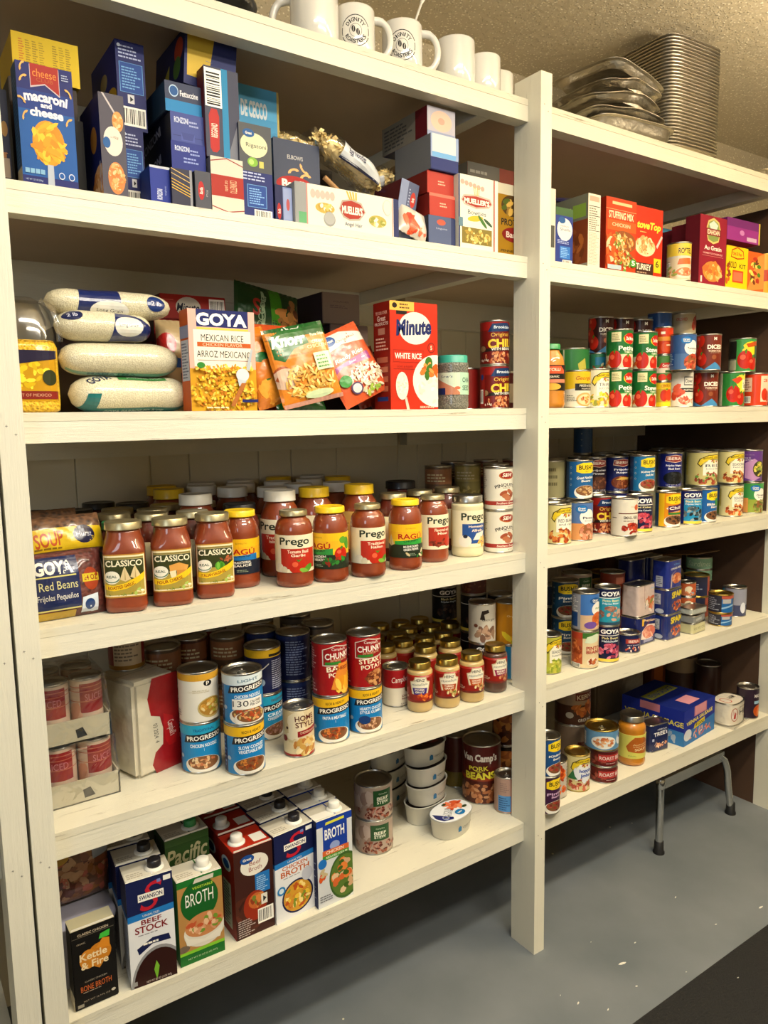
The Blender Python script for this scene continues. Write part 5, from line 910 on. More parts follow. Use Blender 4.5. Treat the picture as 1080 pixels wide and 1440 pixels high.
o = pouch('orange ready rice pouch with purple band, leaning against the green pasta pouch', 519, 8.0, z3, 12.5, 17, 2.6, [R(0, 0, 1, 1, '#c9542c'), P([(0, .72), (0, .9), (.5, .98), (1, .84), (1, .72), (.5, .78)], '#d8d4c8'), E(.3, .88, .14, .07, '#1c4f96'), T(.3, .88, .2, .04, 'Great', W_, 1), T(.62, .83, .4, .04, 'Original', '#b86a50', 0), T(.34, .7, .4, .06, 'Original', '#8a2a1c', 1, rot=3), T(.52, .6, .62, .075, 'Ready Rice', '#ecdcd0', 1, rot=3, sh=.2), P([(0, .42), (0, .52), (.9, .58), (.9, .46), (.3, .5)], '#963a80'), T(.62, .52, .36, .04, 'Jasmine', '#e0c0d8', 1), F(.62, .24, .42, .22, ['#dccfb0', '#cdbf9c', '#e8e0c8'], 170, .07, 2, 2.4), E(.2, .32, .12, .08, '#3a8a3c'), E(.34, .18, .12, .08, '#4a3a5c'), E(.34, .18, .09, .06, '#d8d0c8'), F(.6, .08, .2, .05, ['#a8b84a', '#8aa83a'], 8, .5)], '#b84a24', rz=-3, rx=-16, seed=43)
o.rotation_euler = (RAD(-16), RAD(-24), RAD(-3)); o.location.z += .009
pouch('orange tube-like pouch with green spots between the tall box and the green pouch', 384, 12, z3, 6.5, 17, 4, [R(0, 0, 1, 1, '#c4701c'), E(.5, .62, .3, .06, '#14602a'), E(.6, .3, .35, .05, '#14602a'), F(.5, .2, .4, .15, ['#d88a2c', '#e0a03a'], 14, .4)], '#c4701c', rz=0, rx=-6, seed=45).rotation_euler = (RAD(-8), RAD(-14), 0)
pouch('orange pouch lying upright behind the green pasta pouch, only its top showing', 395, 16.5, z3, 16, 19, 3, [R(0, 0, 1, 1, '#b8481c')], '#b8481c', rz=3, rx=-8, seed=46)
pouch('green pouch edge showing beneath the green and orange pasta pouch', 425, 11.5, z3, 12, 9, 2, [R(0, 0, 1, 1, '#1c6a2a')], '#1c6a2a', rz=0, rx=-30, seed=47)
o = pouch('dark green vegetable pouch leaning back above the tall rice box', 376, 24, z3+14.2, 17, 13.5, 2.4, [R(0, 0, 1, 1, '#123c18'), P([(.55, 0), (.5, 1), (.68, 1), (.74, 0)], '#3f8a1c'), F(.82, .5, .18, .4, ['#7a4a24', '#9a6a34', '#5a3018', '#b87a3c'], 30, .3), T(.3, .6, .12, .3, 'S', '#a83020', 1), T(.4, .6, .06, .6, 'B', '#9ab08a', 1), T(.36, .45, .6, .1, 'BROCCOLI', '#9ab08a', 1, rot=80)], '#123c18', rz=6, rx=-14, seed=48)
o.rotation_euler = (RAD(-12), RAD(9), RAD(6))
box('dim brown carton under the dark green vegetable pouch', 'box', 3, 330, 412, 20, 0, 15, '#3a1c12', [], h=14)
gb1 = box('lower grey-mauve carton under its twin against the back', 'box', 3, 465, 518, 32, 0, 18, {'*': '#8a7468', 'left': '#2a1c22'}, [T(.5, .75, .3, .05, 'POUCHES', '#6a5650', 0)], z=z3+14.5, h=7.4)
box('upper grey-mauve carton, topmost box near the white wall panels', 'box', 3, 454, 506, 32, 0, 19, {'*': '#94806f', 'left': '#2c1e26'}, [T(.5, .72, .4, .05, 'POUCHES', '#6a5650', 0), ML(.2, .5, .8, .62, 2, '#7a6660')], z=z3+22, h=7.6)
box('dark picture box behind the leaning pouches with orange end', 'box', 3, 437, 530, 21, 0, 10, '#2a1a14', [R(0, .7, .3, 1, '#b8562c'), F(.45, .8, .2, .15, ['#8a5a3c', '#a87a50'], 16, .3), R(.62, .7, 1, .95, '#181818'), ML(.65, .74, .98, .92, 3, '#9a9a90'), F(.8, .5, .2, .1, ['#a8401c'], 5, .6)], h=14.3)
for k, (u, rz) in enumerate(((516, -4), (533, -2))):
    pouch(('left' if k == 0 else 'right')+' slim red-brown pouch leaning between the ready rice and the red rice box', u+4, 14+k, z3, 5.5, 15.5-k, 1.2, [R(0, 0, 1, 1, '#8a2c18'), R(.1, .1, .9, .9, '#a8401c'), R(.2, .4, .8, .7, '#9a7a58'), E(.4, .25, .2, .08, '#4a8a2c')], '#8a2c18', seed=50+k).rotation_euler = (RAD(-10), RAD(-16), 0)
for o in list(bpy.data.objects):
    if o.name.startswith('food_pouch') and o.get('label') and 'vegetable' not in o['label']: ground(o, z3)
MNT = [R(0, 0, 1, 1, '#b82a12'), R(0, .915, .5, 1, '#d8a84a'), E(.1, .96, .05, .025, '#1c1410'), ML(.2, .93, .46, .99, 2, '#5a3a1c'), R(.13, .88, .35, .915, '#1c1210'), E(.52, .76, .34, .15, '#dcd8c8', 34), T(.5, .77, .74, .15, 'Minute', '#14235c', 2, sh=.12, rot=4), E(.86, .585, .08, .05, '#7a1a10'), E(.86, .585, .065, .04, '#b82a12'), T(.86, .585, .04, .04, '5', '#e8d0b0', 1), R(.06, .44, .7, .555, '#8e1c10'), R(.065, .445, .695, .55, '#b82a12'), T(.37, .5, .56, .055, 'WHITE RICE', '#ece4d4', 1), R(.06, .375, .7, .38, '#7a160e'), T(.3, .4, .34, .02, 'LIGHT & FLUFFY', '#7a160e', 0), E(.96, .27, .5, .25, '#dcd8cc', 40), F(.96, .2, .46, .16, ['#e8e4da', '#cfcabc'], 40, .12), E(.8, .44, .08, .06, '#3a6a1c'), F(.82, .37, .18, .06, ['#c9702c', '#d8924a', '#3c6a20', '#b8581c'], 16, .45), E(.23, .22, .13, .13, '#e0d8c4', 26), F(.23, .22, .11, .11, ['#ece6d6', '#cfc4a8'], 30, .14), P([(.28, .1), (.32, 0), (.38, 0), (.32, .12)], '#c8bca8'), T(.75, .02, .3, .02, 'SERVING', '#e0c0a8', 1)]
box('tall red white-rice box with large white oval, beside the seed jar', 'box', 3, 550, 616, 5.2, 422, 6.6, {'*': '#a82410', 'left': '#861a0e'}, MNT, [T(.5, .9, .7, .03, 'TRY OUR OTHER', '#e0b0a0', 1), T(.5, .85, .5, .05, 'Great', '#ecd8cc', 1), T(.5, .8, .8, .03, 'PRODUCTS!', '#ecd8cc', 1), R(.3, .7, .7, .76, '#b8806c'), ML(.15, .55, .9, .68, 4, '#e0b8a8'), *[R(.2, y_, .85, y_+.05, '#b86a50') for y_ in (.44, .35, .26, .17)], R(.2, .08, .85, .12, '#2a3a7a')])
e = mk_jar('seed_jar', 3.9, 13.0, 'chia', [R(-2, 0, 2, 1, '#c4d4bc'), P([(-1, .0), (-1, .9), (.1, .3), (.4, 0)], '#b87a5c'), R(-1.2, 0, -.3, .3, '#1c2a5c'), R(.3, 0, 2, 1, '#a8ccb0'), T(-.25, .82, .5, .12, 'Sow’s', '#1c3a5a', 0, sh=.3), T(.62, .66, .42, .22, 'CHIA', '#2c4a44', 1), T(.62, .3, .42, .22, 'SEED', '#2c4a44', 1), E(.2, .3, .12, .07, '#c96a4a')], '#c4d4bc', 'lidteal', (3.5, 8.8), lidr=3.6, lidh=2.3, shoulder=.86, glass_name='clear_jar')
x_, y_ = edgeR(659, 3, 3.9, y=7.5); put(e, x_, y_, z3, facing_rz(x_, y_)); rec(e, z3+13, 3.95); tag(e, 'clear jar of dark seeds with teal lid, right of the red rice box', 'jar')
a = can('lower chili can beside the middle post with barcode strip at left', 'can', 3, 716, '#6a120e', chili()+[R(-1.5, 0, -.62, 1, '#8a1c16'), BC(-.95, .1, -.72, .45), E(-.8, .75, .1, .07, '#1c3a7a')], y=11, t=16, h=11.3, r=3.8)
can('upper chili can with yellow lettering on the other by the middle post', 'can', 3, None, '#6a120e', chili(), on=a, t=4, h=11.3, r=3.8)
can('red can peeping out between the seed jar and the chili cans', 'can', 3, 676, '#7a1612', [BC(-.3, .1, .0, .45), E(-.1, .75, .16, .08, '#1c3a7a')], y=19, h=11, t=0)
can('dark red can with pale band hidden behind the lower chili can', 'can', 3, 727, '#4a1812', [R(-2, .15, 2, .7, '#9a8a70')], y=18.5, h=10.2)
# ================================================================== second shelf, left bay: boxes of pasta
z2 = SZ[2]; DN = '#16204e'
PASTA = ['#d8a05c', '#c98a44', '#e8bc7c', '#b87838']
def elbow(x, y, s=1, a=0, c='#d8a85c'):
    return P([(x+s*(.07*cos(t)*cos(a)-.04*sin(t)*sin(a)), y+s*(.07*cos(t)*sin(a)+.04*sin(t)*cos(a))*.6) for t in (pi*i/8 for i in range(9))]+[(x+s*(.035*cos(t)*cos(a)-.018*sin(t)*sin(a)), y+s*(.035*cos(t)*sin(a)+.018*sin(t)*cos(a))*.6) for t in (pi*i/8 for i in range(8, -1, -1))], c)
box('blue macaroni and cheese box with red ribbon and big spoonful picture', 'box', 2, 33, 111, 5, 83, 4.2, {'*': '#12307a', 'left': '#1a3c66'}, [R(0, 0, 1, 1, '#0f4f96'), R(0, .78, 1, 1, '#141c62'), R(0, .62, 1, .78, '#12307a'), R(0, 0, 1, .07, '#141c62'), P([(.24, .99), (.24, .8), (.5, .84), (.76, .76), (.76, .99)], '#c0b0b0'), P([(.25, 1), (.25, .815), (.5, .85), (.75, .775), (.75, 1)], '#9a1c0e'), T(.5, .93, .42, .065, 'cheese', '#d8822c', 0), T(.5, .875, .3, .03, 'CLUB', '#a8501c', 0), T(.5, .735, .78, .08, 'macaroni', '#dcdce4', 2, arc=1.3), T(.5, .672, .2, .045, 'and', '#dcdce4', 2), T(.5, .61, .6, .075, 'cheese', '#dcdce4', 2, arc=2.0),
  E(.5, .36, .29, .19, '#c98a1c', 26), F(.5, .36, .28, .18, MAC, 60, .22, 2, 2.2), P([(.44, .0), (.45, .18), (.56, .18), (.56, .0)], '#a8b0bc'), *[elbow(x, y, 1.2, a) for x, y, a in ((.12, .86, .6), (.9, .8, -.8), (.06, .68, -.5), (.12, .56, 1), (.9, .56, .8), (.12, .96, 1))], *[R(.05+.09*i, .09, .125+.09*i, .13, '#7aa8c8') for i in range(4)], T(.2, .035, .3, .018, 'NET WT 7.25 OZ (206g)', '#a8b8d0', 0), E(.7, .1, .055, .03, '#c8d0e0'), E(.7, .1, .042, .022, '#0f4f96'), E(.88, .1, .055, .03, '#c8d0e0'), E(.88, .1, .042, .022, '#0f4f96'), ML(.8, .9, .96, .96, 3, '#a8b0d0')], [R(0, 0, 1, 1, '#1a3a62'), ML(.1, .1, .9, .9, 24, '#3a5a88'), R(0, 0, 1, .14, '#9a9488')])
y1 = box('dark food box under the yellow box behind the macaroni box', 'box', 2, 24, 118, 15, 0, 12, '#2a1c14', [], h=20.3)
box('bright yellow box lying on its side above the blue macaroni box', 'box', 2, 19, 113, 14.4, 0, 13, '#c9a808', [R(0, 0, 1, 1, '#d0b00c'), *[ML(.1+.1*k, .12, .18+.1*k, .88, 14, c) for k, c in enumerate(('#b8541c', '#8a7408', '#8a7408', '#9a8208', '#d0b00c', '#8a7408', '#9a8208', '#8a7408'))]], z=z2+20.4, h=7.2)
box('dark blue pasta box at the far left edge, half hidden by the post', 'box', 2, -4, 19, 9, 0, 9, '#0f1430', [E(.7, .6, .2, .08, '#8a6428'), F(.7, .3, .2, .1, ['#8a5a2c'], 5, .5), R(.3, .1, .9, .3, '#8a7a6a')], h=15.5)
box('narrow dark box leaning in the gap right of the macaroni box', 'box', 2, 112, 124, 12, 0, 7, '#14110f', [], h=14)
SHL = ['#d8924c', '#e0a868', '#c97c34', '#ecc08c']
box('navy and grey shells box with white oval and ladle picture', 'box', 2, 146, 181, 5, 128, 13, {'*': '#3c3840', 'left': '#141c56', 'top': '#141c56'}, [R(0, 0, 1, 1, '#484450'), P([(.12, 1), (.2, 1), (.66, .82), (.6, .81)], '#b8b0b0'), E(.72, .74, .22, .1, '#d8924c'), F(.72, .74, .2, .09, SHL, 20, .3), E(.5, .54, .38, .145, '#d4ccc0'), T(.56, .58, .1, .08, 'Deluxe', '#8a7050', 0, rot=80), E(.24, .52, .15, .055, '#1a5490'), E(.56, .18, .34, .16, '#c97c44', 24), F(.56, .18, .33, .155, SHL, 50, .2)], [R(0, 0, 1, 1, '#141c56'), E(.66, .6, .16, .13, '#b8782c'), E(.9, .14, .35, .18, '#c98a5c'), F(.85, .14, .3, .16, SHL, 26, .3), T(.93, .2, .06, .3, 'CHEDDAR', '#c8c8d8', 1)])
WMB = [R(0, 0, 1, 1, '#161d5a'), ML(.1, .8, .9, .96, 4, '#a8b0d0'), E(.12, .94, .06, .02, '#c8d0e0'), R(.1, .42, .92, .76, '#5a94c8'), R(.12, .425, .9, .755, '#17408a'), ML(.18, .46, .85, .72, 8, '#6aa0d0'), R(.35, .3, .58, .4, '#c8c8cc'), E(.47, .35, .08, .035, '#1a1a1a', 3), BC(.08, .04, .96, .26)]
lw = box('lower navy box with barcode behind the shells box', 'box', 2, 178, 207, 13, 180, 16, {'*': '#161d5a'}, WMB)
box('upper navy box with pale instructions panel, standing on its twin', 'box', 2, 168, 208, 13.2, 63, 17, {'*': '#161d5a', 'left': '#161d62'}, WMB, [R(0, 0, 1, 1, '#161d62'), E(.5, .68, .14, .1, '#8a7a50'), E(.25, .42, .2, .12, '#6a5a30'), E(.75, .4, .22, .12, '#b08a1c'), E(.6, .3, .14, .08, '#8a7020')], z=z2+lw.h+.1, h=15.4)
# ronzoni group
b1 = box('small navy spaghetti box with sideways white lettering, lowest left of the group', 'box', 2, 213, 241, 7, 231, 14, '#182c80', [R(0, 0, 1, 1, '#182c86'), T(.45, .3, .5, .14, 'RONZONI', '#c8d0e4', 1, rot=88), T(.75, .4, .45, .06, 'spaghetti', '#8a98c8', 0, rot=88), R(0, .94, 1, 1, '#b8bcc8')])
b2 = box('dark box with diagonal yellow spaghetti strands', 'box', 2, 243, 272, 6, 235, 15, '#2c2c40', [R(0, 0, 1, 1, '#2c2c40'), *[P([(0, y_), (1, y_-.22), (1, y_-.2), (0, y_+.02)], c) for y_, c in ((.98, '#c9a85c'), (.86, '#c9a85c'), (.72, '#d8a81c'), (.64, '#d8a81c'), (.56, '#e0b82c'), (.49, '#d8a81c'))], R(.88, 0, 1, 1, '#8a8a90')])
b3 = box('grey-blue pasta box with small red oval, beside the red and white one', 'box', 2, 276, 298, 5.5, 239, 15, '#33343e', [R(0, 0, 1, 1, '#44454f'), E(.38, .5, .2, .24, '#a81c1c'), T(.38, .5, .4, .09, 'Barilla', '#e8dcd0', 1, rot=86), T(.75, .45, .4, .05, 'FETTUCCINE', '#a8a8a8', 0, rot=86)])
zt = z2+max(b1.h, b2.h, b3.h)+.05
BOXZ = [R(0, 0, 1, 1, '#3a4688'), T(.32, .74, .42, .2, 'RONZONI', '#c8d0e4', 1), ML(.55, .55, .9, .8, 2, '#9aa4cc'), R(.05, .2, .95, .22, '#222c66'), R(.3, .06, .7, .34, '#46529a'), P([(.3, .34), (.36, .1), (.64, .1), (.7, .34)], '#333e80')]
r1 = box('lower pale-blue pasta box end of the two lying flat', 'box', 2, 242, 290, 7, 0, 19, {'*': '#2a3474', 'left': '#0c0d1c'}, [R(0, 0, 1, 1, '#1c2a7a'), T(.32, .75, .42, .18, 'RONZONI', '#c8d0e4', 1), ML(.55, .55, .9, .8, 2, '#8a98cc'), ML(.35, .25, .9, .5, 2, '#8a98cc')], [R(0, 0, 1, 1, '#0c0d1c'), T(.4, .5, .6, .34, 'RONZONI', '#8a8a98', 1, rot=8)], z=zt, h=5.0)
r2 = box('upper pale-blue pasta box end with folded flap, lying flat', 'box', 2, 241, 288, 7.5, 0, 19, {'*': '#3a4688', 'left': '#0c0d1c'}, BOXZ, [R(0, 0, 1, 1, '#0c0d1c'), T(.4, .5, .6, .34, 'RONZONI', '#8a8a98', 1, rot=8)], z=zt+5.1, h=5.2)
r3 = box('navy fettuccine box with light blue stripe lying on the pale-blue pair', 'box', 2, 233, 284, 8, 0, 19, {'*': '#2a3048', 'left': '#1c3040'}, [R(0, 0, 1, 1, '#333a54'), E(.24, .7, .13, .2, '#a8c0d8'), E(.24, .7, .11, .16, '#1c4f8a'), T(.66, .66, .5, .2, 'Fettuccine', '#dcdce0', 1), R(0, 0, 1, .4, '#1c78b0')], z=zt+10.4, h=5.3)
# pack on top, tilted
o = box('large navy box with yellow end flap, tilted on top of the pasta group', 'box', 2, 258, 330, 10.4, 0, 17, {'*': '#1c2148', 'left': '#141844'}, [R(0, 0, 1, 1, '#2a3060'), P([(.04, .98), (.56, .98), (.46, .16), (.06, .16)], '#c9a83a'), E(.74, .08, .3, .13, '#b8603c'), ML(.4, .5, .6, .52, 1, '#6a6a80')], [R(0, 0, 1, 1, '#141844'), E(.8, .7, .14, .22, '#a83a1c'), E(.76, .4, .12, .2, '#4a6a2c'), P([(.2, .3), (.5, .6), (.5, .2)], '#a8962c'), ML(.1, .1, .7, .3, 2, '#5a6088')], z=zt+16.6, h=10.3); o.o.rotation_euler.y += RAD(5)
crn = box('red and white carton lying beneath the barcode box', 'box', 2, 299, 344, 5.5, 218, 17, {'*': '#c0b8a8', 'left': '#6a6870'}, [R(0, 0, 1, 1, '#c8c0b0'), R(0, .3, 1, .68, '#9a2418'), P([(0, .9), (.5, .98), (1, .88), (1, .9), (.5, 1), (0, .92)], '#8a2a28'), P([(0, .12), (.5, .04), (1, .1), (1, .08), (.5, .02), (0, .1)], '#8a2a28'), T(.68, .5, .36, .14, 'CORNETTO', '#d8b890', 0, rot=-90), T(.45, .5, .3, .08, 'cut pasta', '#d8b890', 0, rot=-90)])
box('navy box with large barcode and red sideways emblem, upright on the red and white carton', 'box', 2, 291, 339, 6.5, 0, 3.4, {'*': '#2c2e44', 'left': '#5c1418', 'right': '#888'}, [R(0, 0, 1, 1, '#3a3c50'), BC(.02, .56, .5, .98, True), R(.5, 0, .68, 1, '#1c7aa8'), P([(.12, .1), (.1, .46), (.18, .54), (.34, .54), (.4, .46), (.38, .1), (.3, .06), (.18, .06)], '#a8201c'), T(.25, .3, .36, .08, 'REGGANO', '#e0d0c0', 1, rot=88), P([(.68, 0), (.68, .1), (1, .5), (1, 0)], '#6a6c78')], z=z2+crn.h+.1, h=16.2)
box('light blue pasta box with tall white lettering behind the white oval box', 'box', 2, 338, 398, 19.5, 115, 8, {'*': '#2a6a94', 'right': '#c9a84a'}, [R(0, 0, 1, 1, '#58a6d0'), R(0, .6, 1, .8, '#4a98c6'), T(.42, .85, .6, .11, 'DE CECCO', '#d4dce0', 2), T(.42, .66, .4, .04, 'farfalle', '#c8d4dc', 0, sh=.2), R(.95, 0, 1, 1, '#b8a45c'), R(.1, .5, .9, .55, '#c8c4b0')])
box('rigatoni box with pale oval above and navy instructions below', 'box', 2, 340, 385, 6, 170, 13, {'*': '#202450', 'left': '#2a2c40'}, [R(0, 0, 1, 1, '#1c2664'), R(0, .5, 1, 1, '#4a4c50'), E(.46, .78, .42, .13, '#c9c8a4'), E(.3, .9, .18, .045, '#1a4f8a'), T(.3, .9, .2, .03, 'Great', W_, 1), T(.52, .77, .62, .055, 'Rigatoni', '#2c3038', 0), E(.4, .6, .16, .05, '#7aa83a'), E(.36, .6, .08, .03, '#a8c86a'), R(.6, .55, .74, .62, '#b8b45c'), ML(.06, .4, .95, .5, 3, '#a8b0d0'), R(.2, .12, .8, .36, '#6aa0d0'), R(.215, .125, .785, .355, '#1c4088'), ML(.26, .15, .74, .33, 7, '#7aa8d8'), BC(.4, 0, .96, .1)])
eb = box('slate blue elbow pasta box with red oval, white lettering', 'box', 2, 388, 452, 12, 192, 6, {'*': '#252c48'}, [R(0, 0, 1, 1, '#3c4358'), T(.46, .82, .34, .045, 'ELBOWS', '#a8a8a8', 1), *[elbow(x, y, 1.8, a, '#d8a468') for x, y, a in ((.42, .66, .3), (.66, .72, 2.4), (.68, .62, .2), (.2, .4, 1.8))], E(.44, .52, .4, .1, '#9a1c1c'), T(.46, .525, .6, .1, 'Barilla', '#e4dcd0', 2)])
box('slim dark blue pasta box with sideways red oval at the shelf front', 'box', 2, 388, 412, 6, 0, 3.6, {'*': '#161c44'}, [R(0, 0, .45, 1, '#161c48'), R(.45, .06, 1, .96, '#7a88b4'), E(.22, .3, .12, .22, '#9a1c1c'), T(.22, .3, .24, .08, 'Barilla', '#d8d0c8', 1, rot=86), R(.5, .1, .95, .92, '#8a96bc'), E(.74, .5, .1, .16, '#a84a4a')], h=7.2)
box('long white angel hair pasta box with red emblem, lying at the shelf front', 'box', 2, 416, 561, 5, 0, 6.6, {'*': '#c9c4b4', 'left': '#9a9c9c', 'right': '#2a3058'}, [R(0, 0, 1, 1, '#dcd6c4'), R(0, 0, .1, 1, '#8a8c8c'), R(.03, .04, .1, .3, '#5a9a6a'), R(.1, 0, .112, 1, '#c08078'), R(.93, 0, .94, 1, '#c08078'), R(.945, 0, 1, 1, '#222a58'), *[E(.16+.045*k, .78, .024, .11, '#d8a89c', 12) for k in range(5)], E(.27, .47, .09, .13, '#b89a48'), F(.27, .47, .08, .11, ['#c9b060', '#a88a38', '#e8e0c8'], 14, .4), E(.31, .22, .055, .18, '#8a8a88'), E(.31, .24, .05, .15, '#a0a09c'), P([(.4, .52), (.43, .74), (.52, .8), (.62, .74), (.66, .52), (.6, .3), (.5, .26), (.44, .32)], '#a8988a'), P([(.41, .52), (.44, .7), (.52, .76), (.61, .7), (.65, .52), (.59, .34), (.5, .3), (.45, .36)], '#9a2c20'), T(.53, .52, .2, .2, "MUELLER'S", '#e8e0d0', 2), *[P([(.5+k*.02, .78), (.47+k*.03, .98), (.485+k*.03, .98), (.515+k*.02, .78)], '#c9a03a') for k in range(4)], T(.54, .16, .17, .13, 'Angel Hair', '#3a5070', 0), E(.78, .35, .09, .15, '#a89a4a'), F(.78, .35, .08, .12, ['#c9c080', '#8a8a3a', '#e8e4c8'], 12, .4), E(.88, .74, .045, .2, '#d8b4a8'), E(.88, .74, .04, .18, '#dcd0c0')], h=8.2)
# bag of egg noodles draped on the boxes
def noodle_bag(label, x, y, z, L, r, rz, ry, rx=0, n=240, seed=1, arts=()):
    e = empty('noodle_bag'); rr = random.Random(seed); m = MB()
    for i in range(n):
        t = rr.uniform(-.5, .5); q = r*.66*sqrt(rr.random())*(1-abs(2*t)**4)**.5; a = rr.uniform(0, 2*pi); c = Vector((t*L, q*cos(a), q*sin(a)*.75))
        d = Vector((rr.uniform(-1, 1), rr.uniform(-1, 1), rr.uniform(-1, 1))).normalized(); s_ = d.orthogonal().normalized(); l = rr.uniform(1.6, 2.8); tw = rr.uniform(-3, 3); pr = None
        for k in range(6):
            p = c+d*(k/5-.5)*l+s_*.3*sin(k*1.4); w_ = (s_*cos(tw*k/5)+d.cross(s_)*sin(tw*k/5))*.45
            if pr: m.face([pr[0], pr[1], p+w_, p-w_])
            pr = (p-w_, p+w_)
    m.grid([[((i/10-.5)*L*.86, r*.66*(1-abs(i/5-1)**4)**.5*cos(2*pi*j/14), r*.5*(1-abs(i/5-1)**4)**.5*sin(2*pi*j/14)) for j in range(14)] for i in range(11)], cu=True)
    m.obj('egg_noodles', 'noodle', e)
    m = MB(); N, K = 26, 26; ph = [rr.uniform(0, 6) for _ in range(4)]
    def pt(t, a, off=0): q = r*max(.03, (1-abs(2*t)**4.5)**.5)*(1+.07*sin(t*14+ph[0]+2*a)+.05*sin(3*a+ph[1]+t*5))+off; return (t*L*(1.0), q*cos(a), q*.8*sin(a))
    m.grid([[pt(i/N-.5, 2*pi*j/K) for j in range(K)] for i in range(N+1)], cu=True)
    m.grid([[(sg*(L/2-.1+k*1.0), (w_)*(1+.25*k)*r*.5, .25*sin(w_*9+k)) for w_ in (-1, -.66, -.33, 0, .33, .66, 1)] for sg in (1,) for k in (0, 1, 2)])
    m.grid([[(-1*(L/2-.1+k*1.0), (w_)*(1+.25*k)*r*.5, .25*sin(w_*9+k)) for w_ in (-1, -.66, -.33, 0, .33, .66, 1)] for k in (0, 1, 2)])
    m.obj('clear_bag', 'film', e)
    if arts:
        m = MB(); W2, H2 = L, r*pi*1.2
        for i, (ps, col) in enumerate(artprims(arts, W2, H2)):
            for p in ps:
                p = clipbox(p, .02, W2-.02, 0, H2)
                if len(p) < 3: continue
                for q in slices(p, L/N):
                    for s2 in slices(q, H2/12, 1): m.face([pt(x_/W2-.5, pi*1.75-(yy_/H2)*pi*1.2, .06+i*LAY*1.5) for x_, yy_ in s2], col, 0, True)
        m.obj('label', 'foilprint', e)
    put(e, x, y, z, rz, rx, ry); tag(e, label, 'bag'); return e
NL = [P([(.3, .45), (.3, .85), (.95, .95), (.95, .55)], '#c8ccd0'), P([(.3, .8), (.3, .86), (.95, .96), (.95, .9)], '#14183a'), P([(.3, .42), (.3, .47), (.95, .57), (.95, .52)], '#14183a'), T(.5, .66, .24, .16, 'Egg Noodles', '#1c2450', 1, rot=4), ML(.3, .1, .95, .4, 6, '#8a7a5a')]
noodle_bag('long clear bag of egg noodles sagging over the elbow pasta box, left end raised', X_at(488, 12.5, z2+16), 12.5, z2+16.6, 18, 3.7, RAD(4), RAD(26), n=300, seed=3, arts=NL)
noodle_bag('short clear bag of noodles with yellow top, right of the long sagging bag', X_at(538, 18, z2+15), 21.5, z2+17.4, 9.0, 3.3, RAD(-8), RAD(-18), n=170, seed=5, arts=[R(.1, .4, .6, .62, '#b8bcc0'), R(.1, .36, .6, .41, '#1c1c2c')])
noodle_bag('bag of pale noodles poking up at the back, behind the elbow pasta box', X_at(422, 19, z2+20), 21, z2+21.0, 10, 3.4, RAD(6), RAD(6), n=150, seed=7)
box('dark navy pasta box in the shadow beneath the noodle bags', 'box', 2, 482, 532, 16, 0, 9, '#10142c', [R(.55, .1, .95, .9, '#1c2450'), ML(.6, .15, .9, .85, 12, '#46507a')], h=11.2)
box('second dark box in shadow supporting the noodle bags at the back', 'box', 2, 425, 470, 19, 0, 10, '#1c1410', [], h=16.5)
m = MB(); m.tube([(0, 0, 0), (5.2, 0, -3.4)], .55, 8); o = m.obj('cardboard_strip', pm('pale strip', '#9a7448', .6)); put(o, X_at(456, 9.6, z2+11), 9.6, z2+11.6); tag(o, 'thin tan stick poking out under the long noodle bag', 'stick')
o = box('tilted pale blue pasta box with small red oval, leaning right of the noodle bags', 'box', 2, 552, 577, 8.5, 0, 11, {'*': '#1a1f4c', 'left': '#4a1418'}, [R(0, 0, 1, 1, '#6a7496'), R(0, 0, .42, 1, '#7c86a4'), R(.42, .4, 1, 1, '#4c5470'), E(.76, .72, .15, .13, '#a8281c'), T(.76, .72, .2, .05, 'Barilla', '#e0d8cc', 1, rot=84), ML(.5, .6, .6, .9, 6, '#9aa4c0')], h=13.6, z=z2+1.2); o.o.rotation_euler.y = RAD(12); ground(o.o, z2)
mB = MB()
o = bag('small white and red plastic bag crumpled right of the long white box', 'bag', X_at(578, 7, z2), 6.6, z2+1.3, 8, 7.5, 3, '#c4bcb0', [F(.35, .35, .3, .3, ['#c9401c', '#d8603c', '#b8301c'], 14, .4), P([(.5, .9), (1, .3), (.9, .1), (.4, .5)], '#d8d2c8'), F(.75, .25, .2, .15, ['#d86a4c', '#c8b8b0'], 8, .5)], seed=61, rx=RAD(-20)); o.rotation_euler.y = RAD(18); ground(o, z2)
sb = box('dark blue box end lying at the bottom of the stack left of the bowtie box', 'box', 2, 603, 641, 6, 0, 12, {'*': '#2a345c', 'left': '#14182c'}, [R(0, 0, .82, 1, '#4a5678'), E(.46, .8, .16, .1, '#b8503c'), T(.48, .58, .4, .08, 'Linguine', '#a8b0c4', 0)], h=6.6)
sr = box('lower red box end in the stack left of the bowtie box', 'box', 2, 604, 640, 6.2, 0, 12, {'*': '#94281c', 'left': '#6e1c16'}, [R(0, 0, 1, 1, '#a8342a'), ML(.4, .4, .75, .65, 2, '#d8a890'), R(0, .86, 1, 1, '#c86a58')], z=sb.z+.1, h=4.9)
sr2 = box('upper red box end in the stack left of the bowtie box', 'box', 2, 601, 638, 6.8, 0, 12, {'*': '#94281c', 'left': '#6e1c16'}, [R(0, 0, 1, 1, '#a8342a'), ML(.4, .4, .75, .65, 2, '#d8a890')], z=sr.z+.1, h=4.9)
sn = box('navy box with pale end, second from the top of the tall stack', 'box', 2, 606, 645, 6.0, 0, 14, {'*': '#1c2a66', 'left': '#6a6c70'}, [R(0, .35, 1, 1, '#8a9cc0'), R(.05, .45, .9, 1, '#c4c8cc'), R(.05, .36, .9, .5, '#6aa0d0')], z=sr2.z+.1, h=7.8)
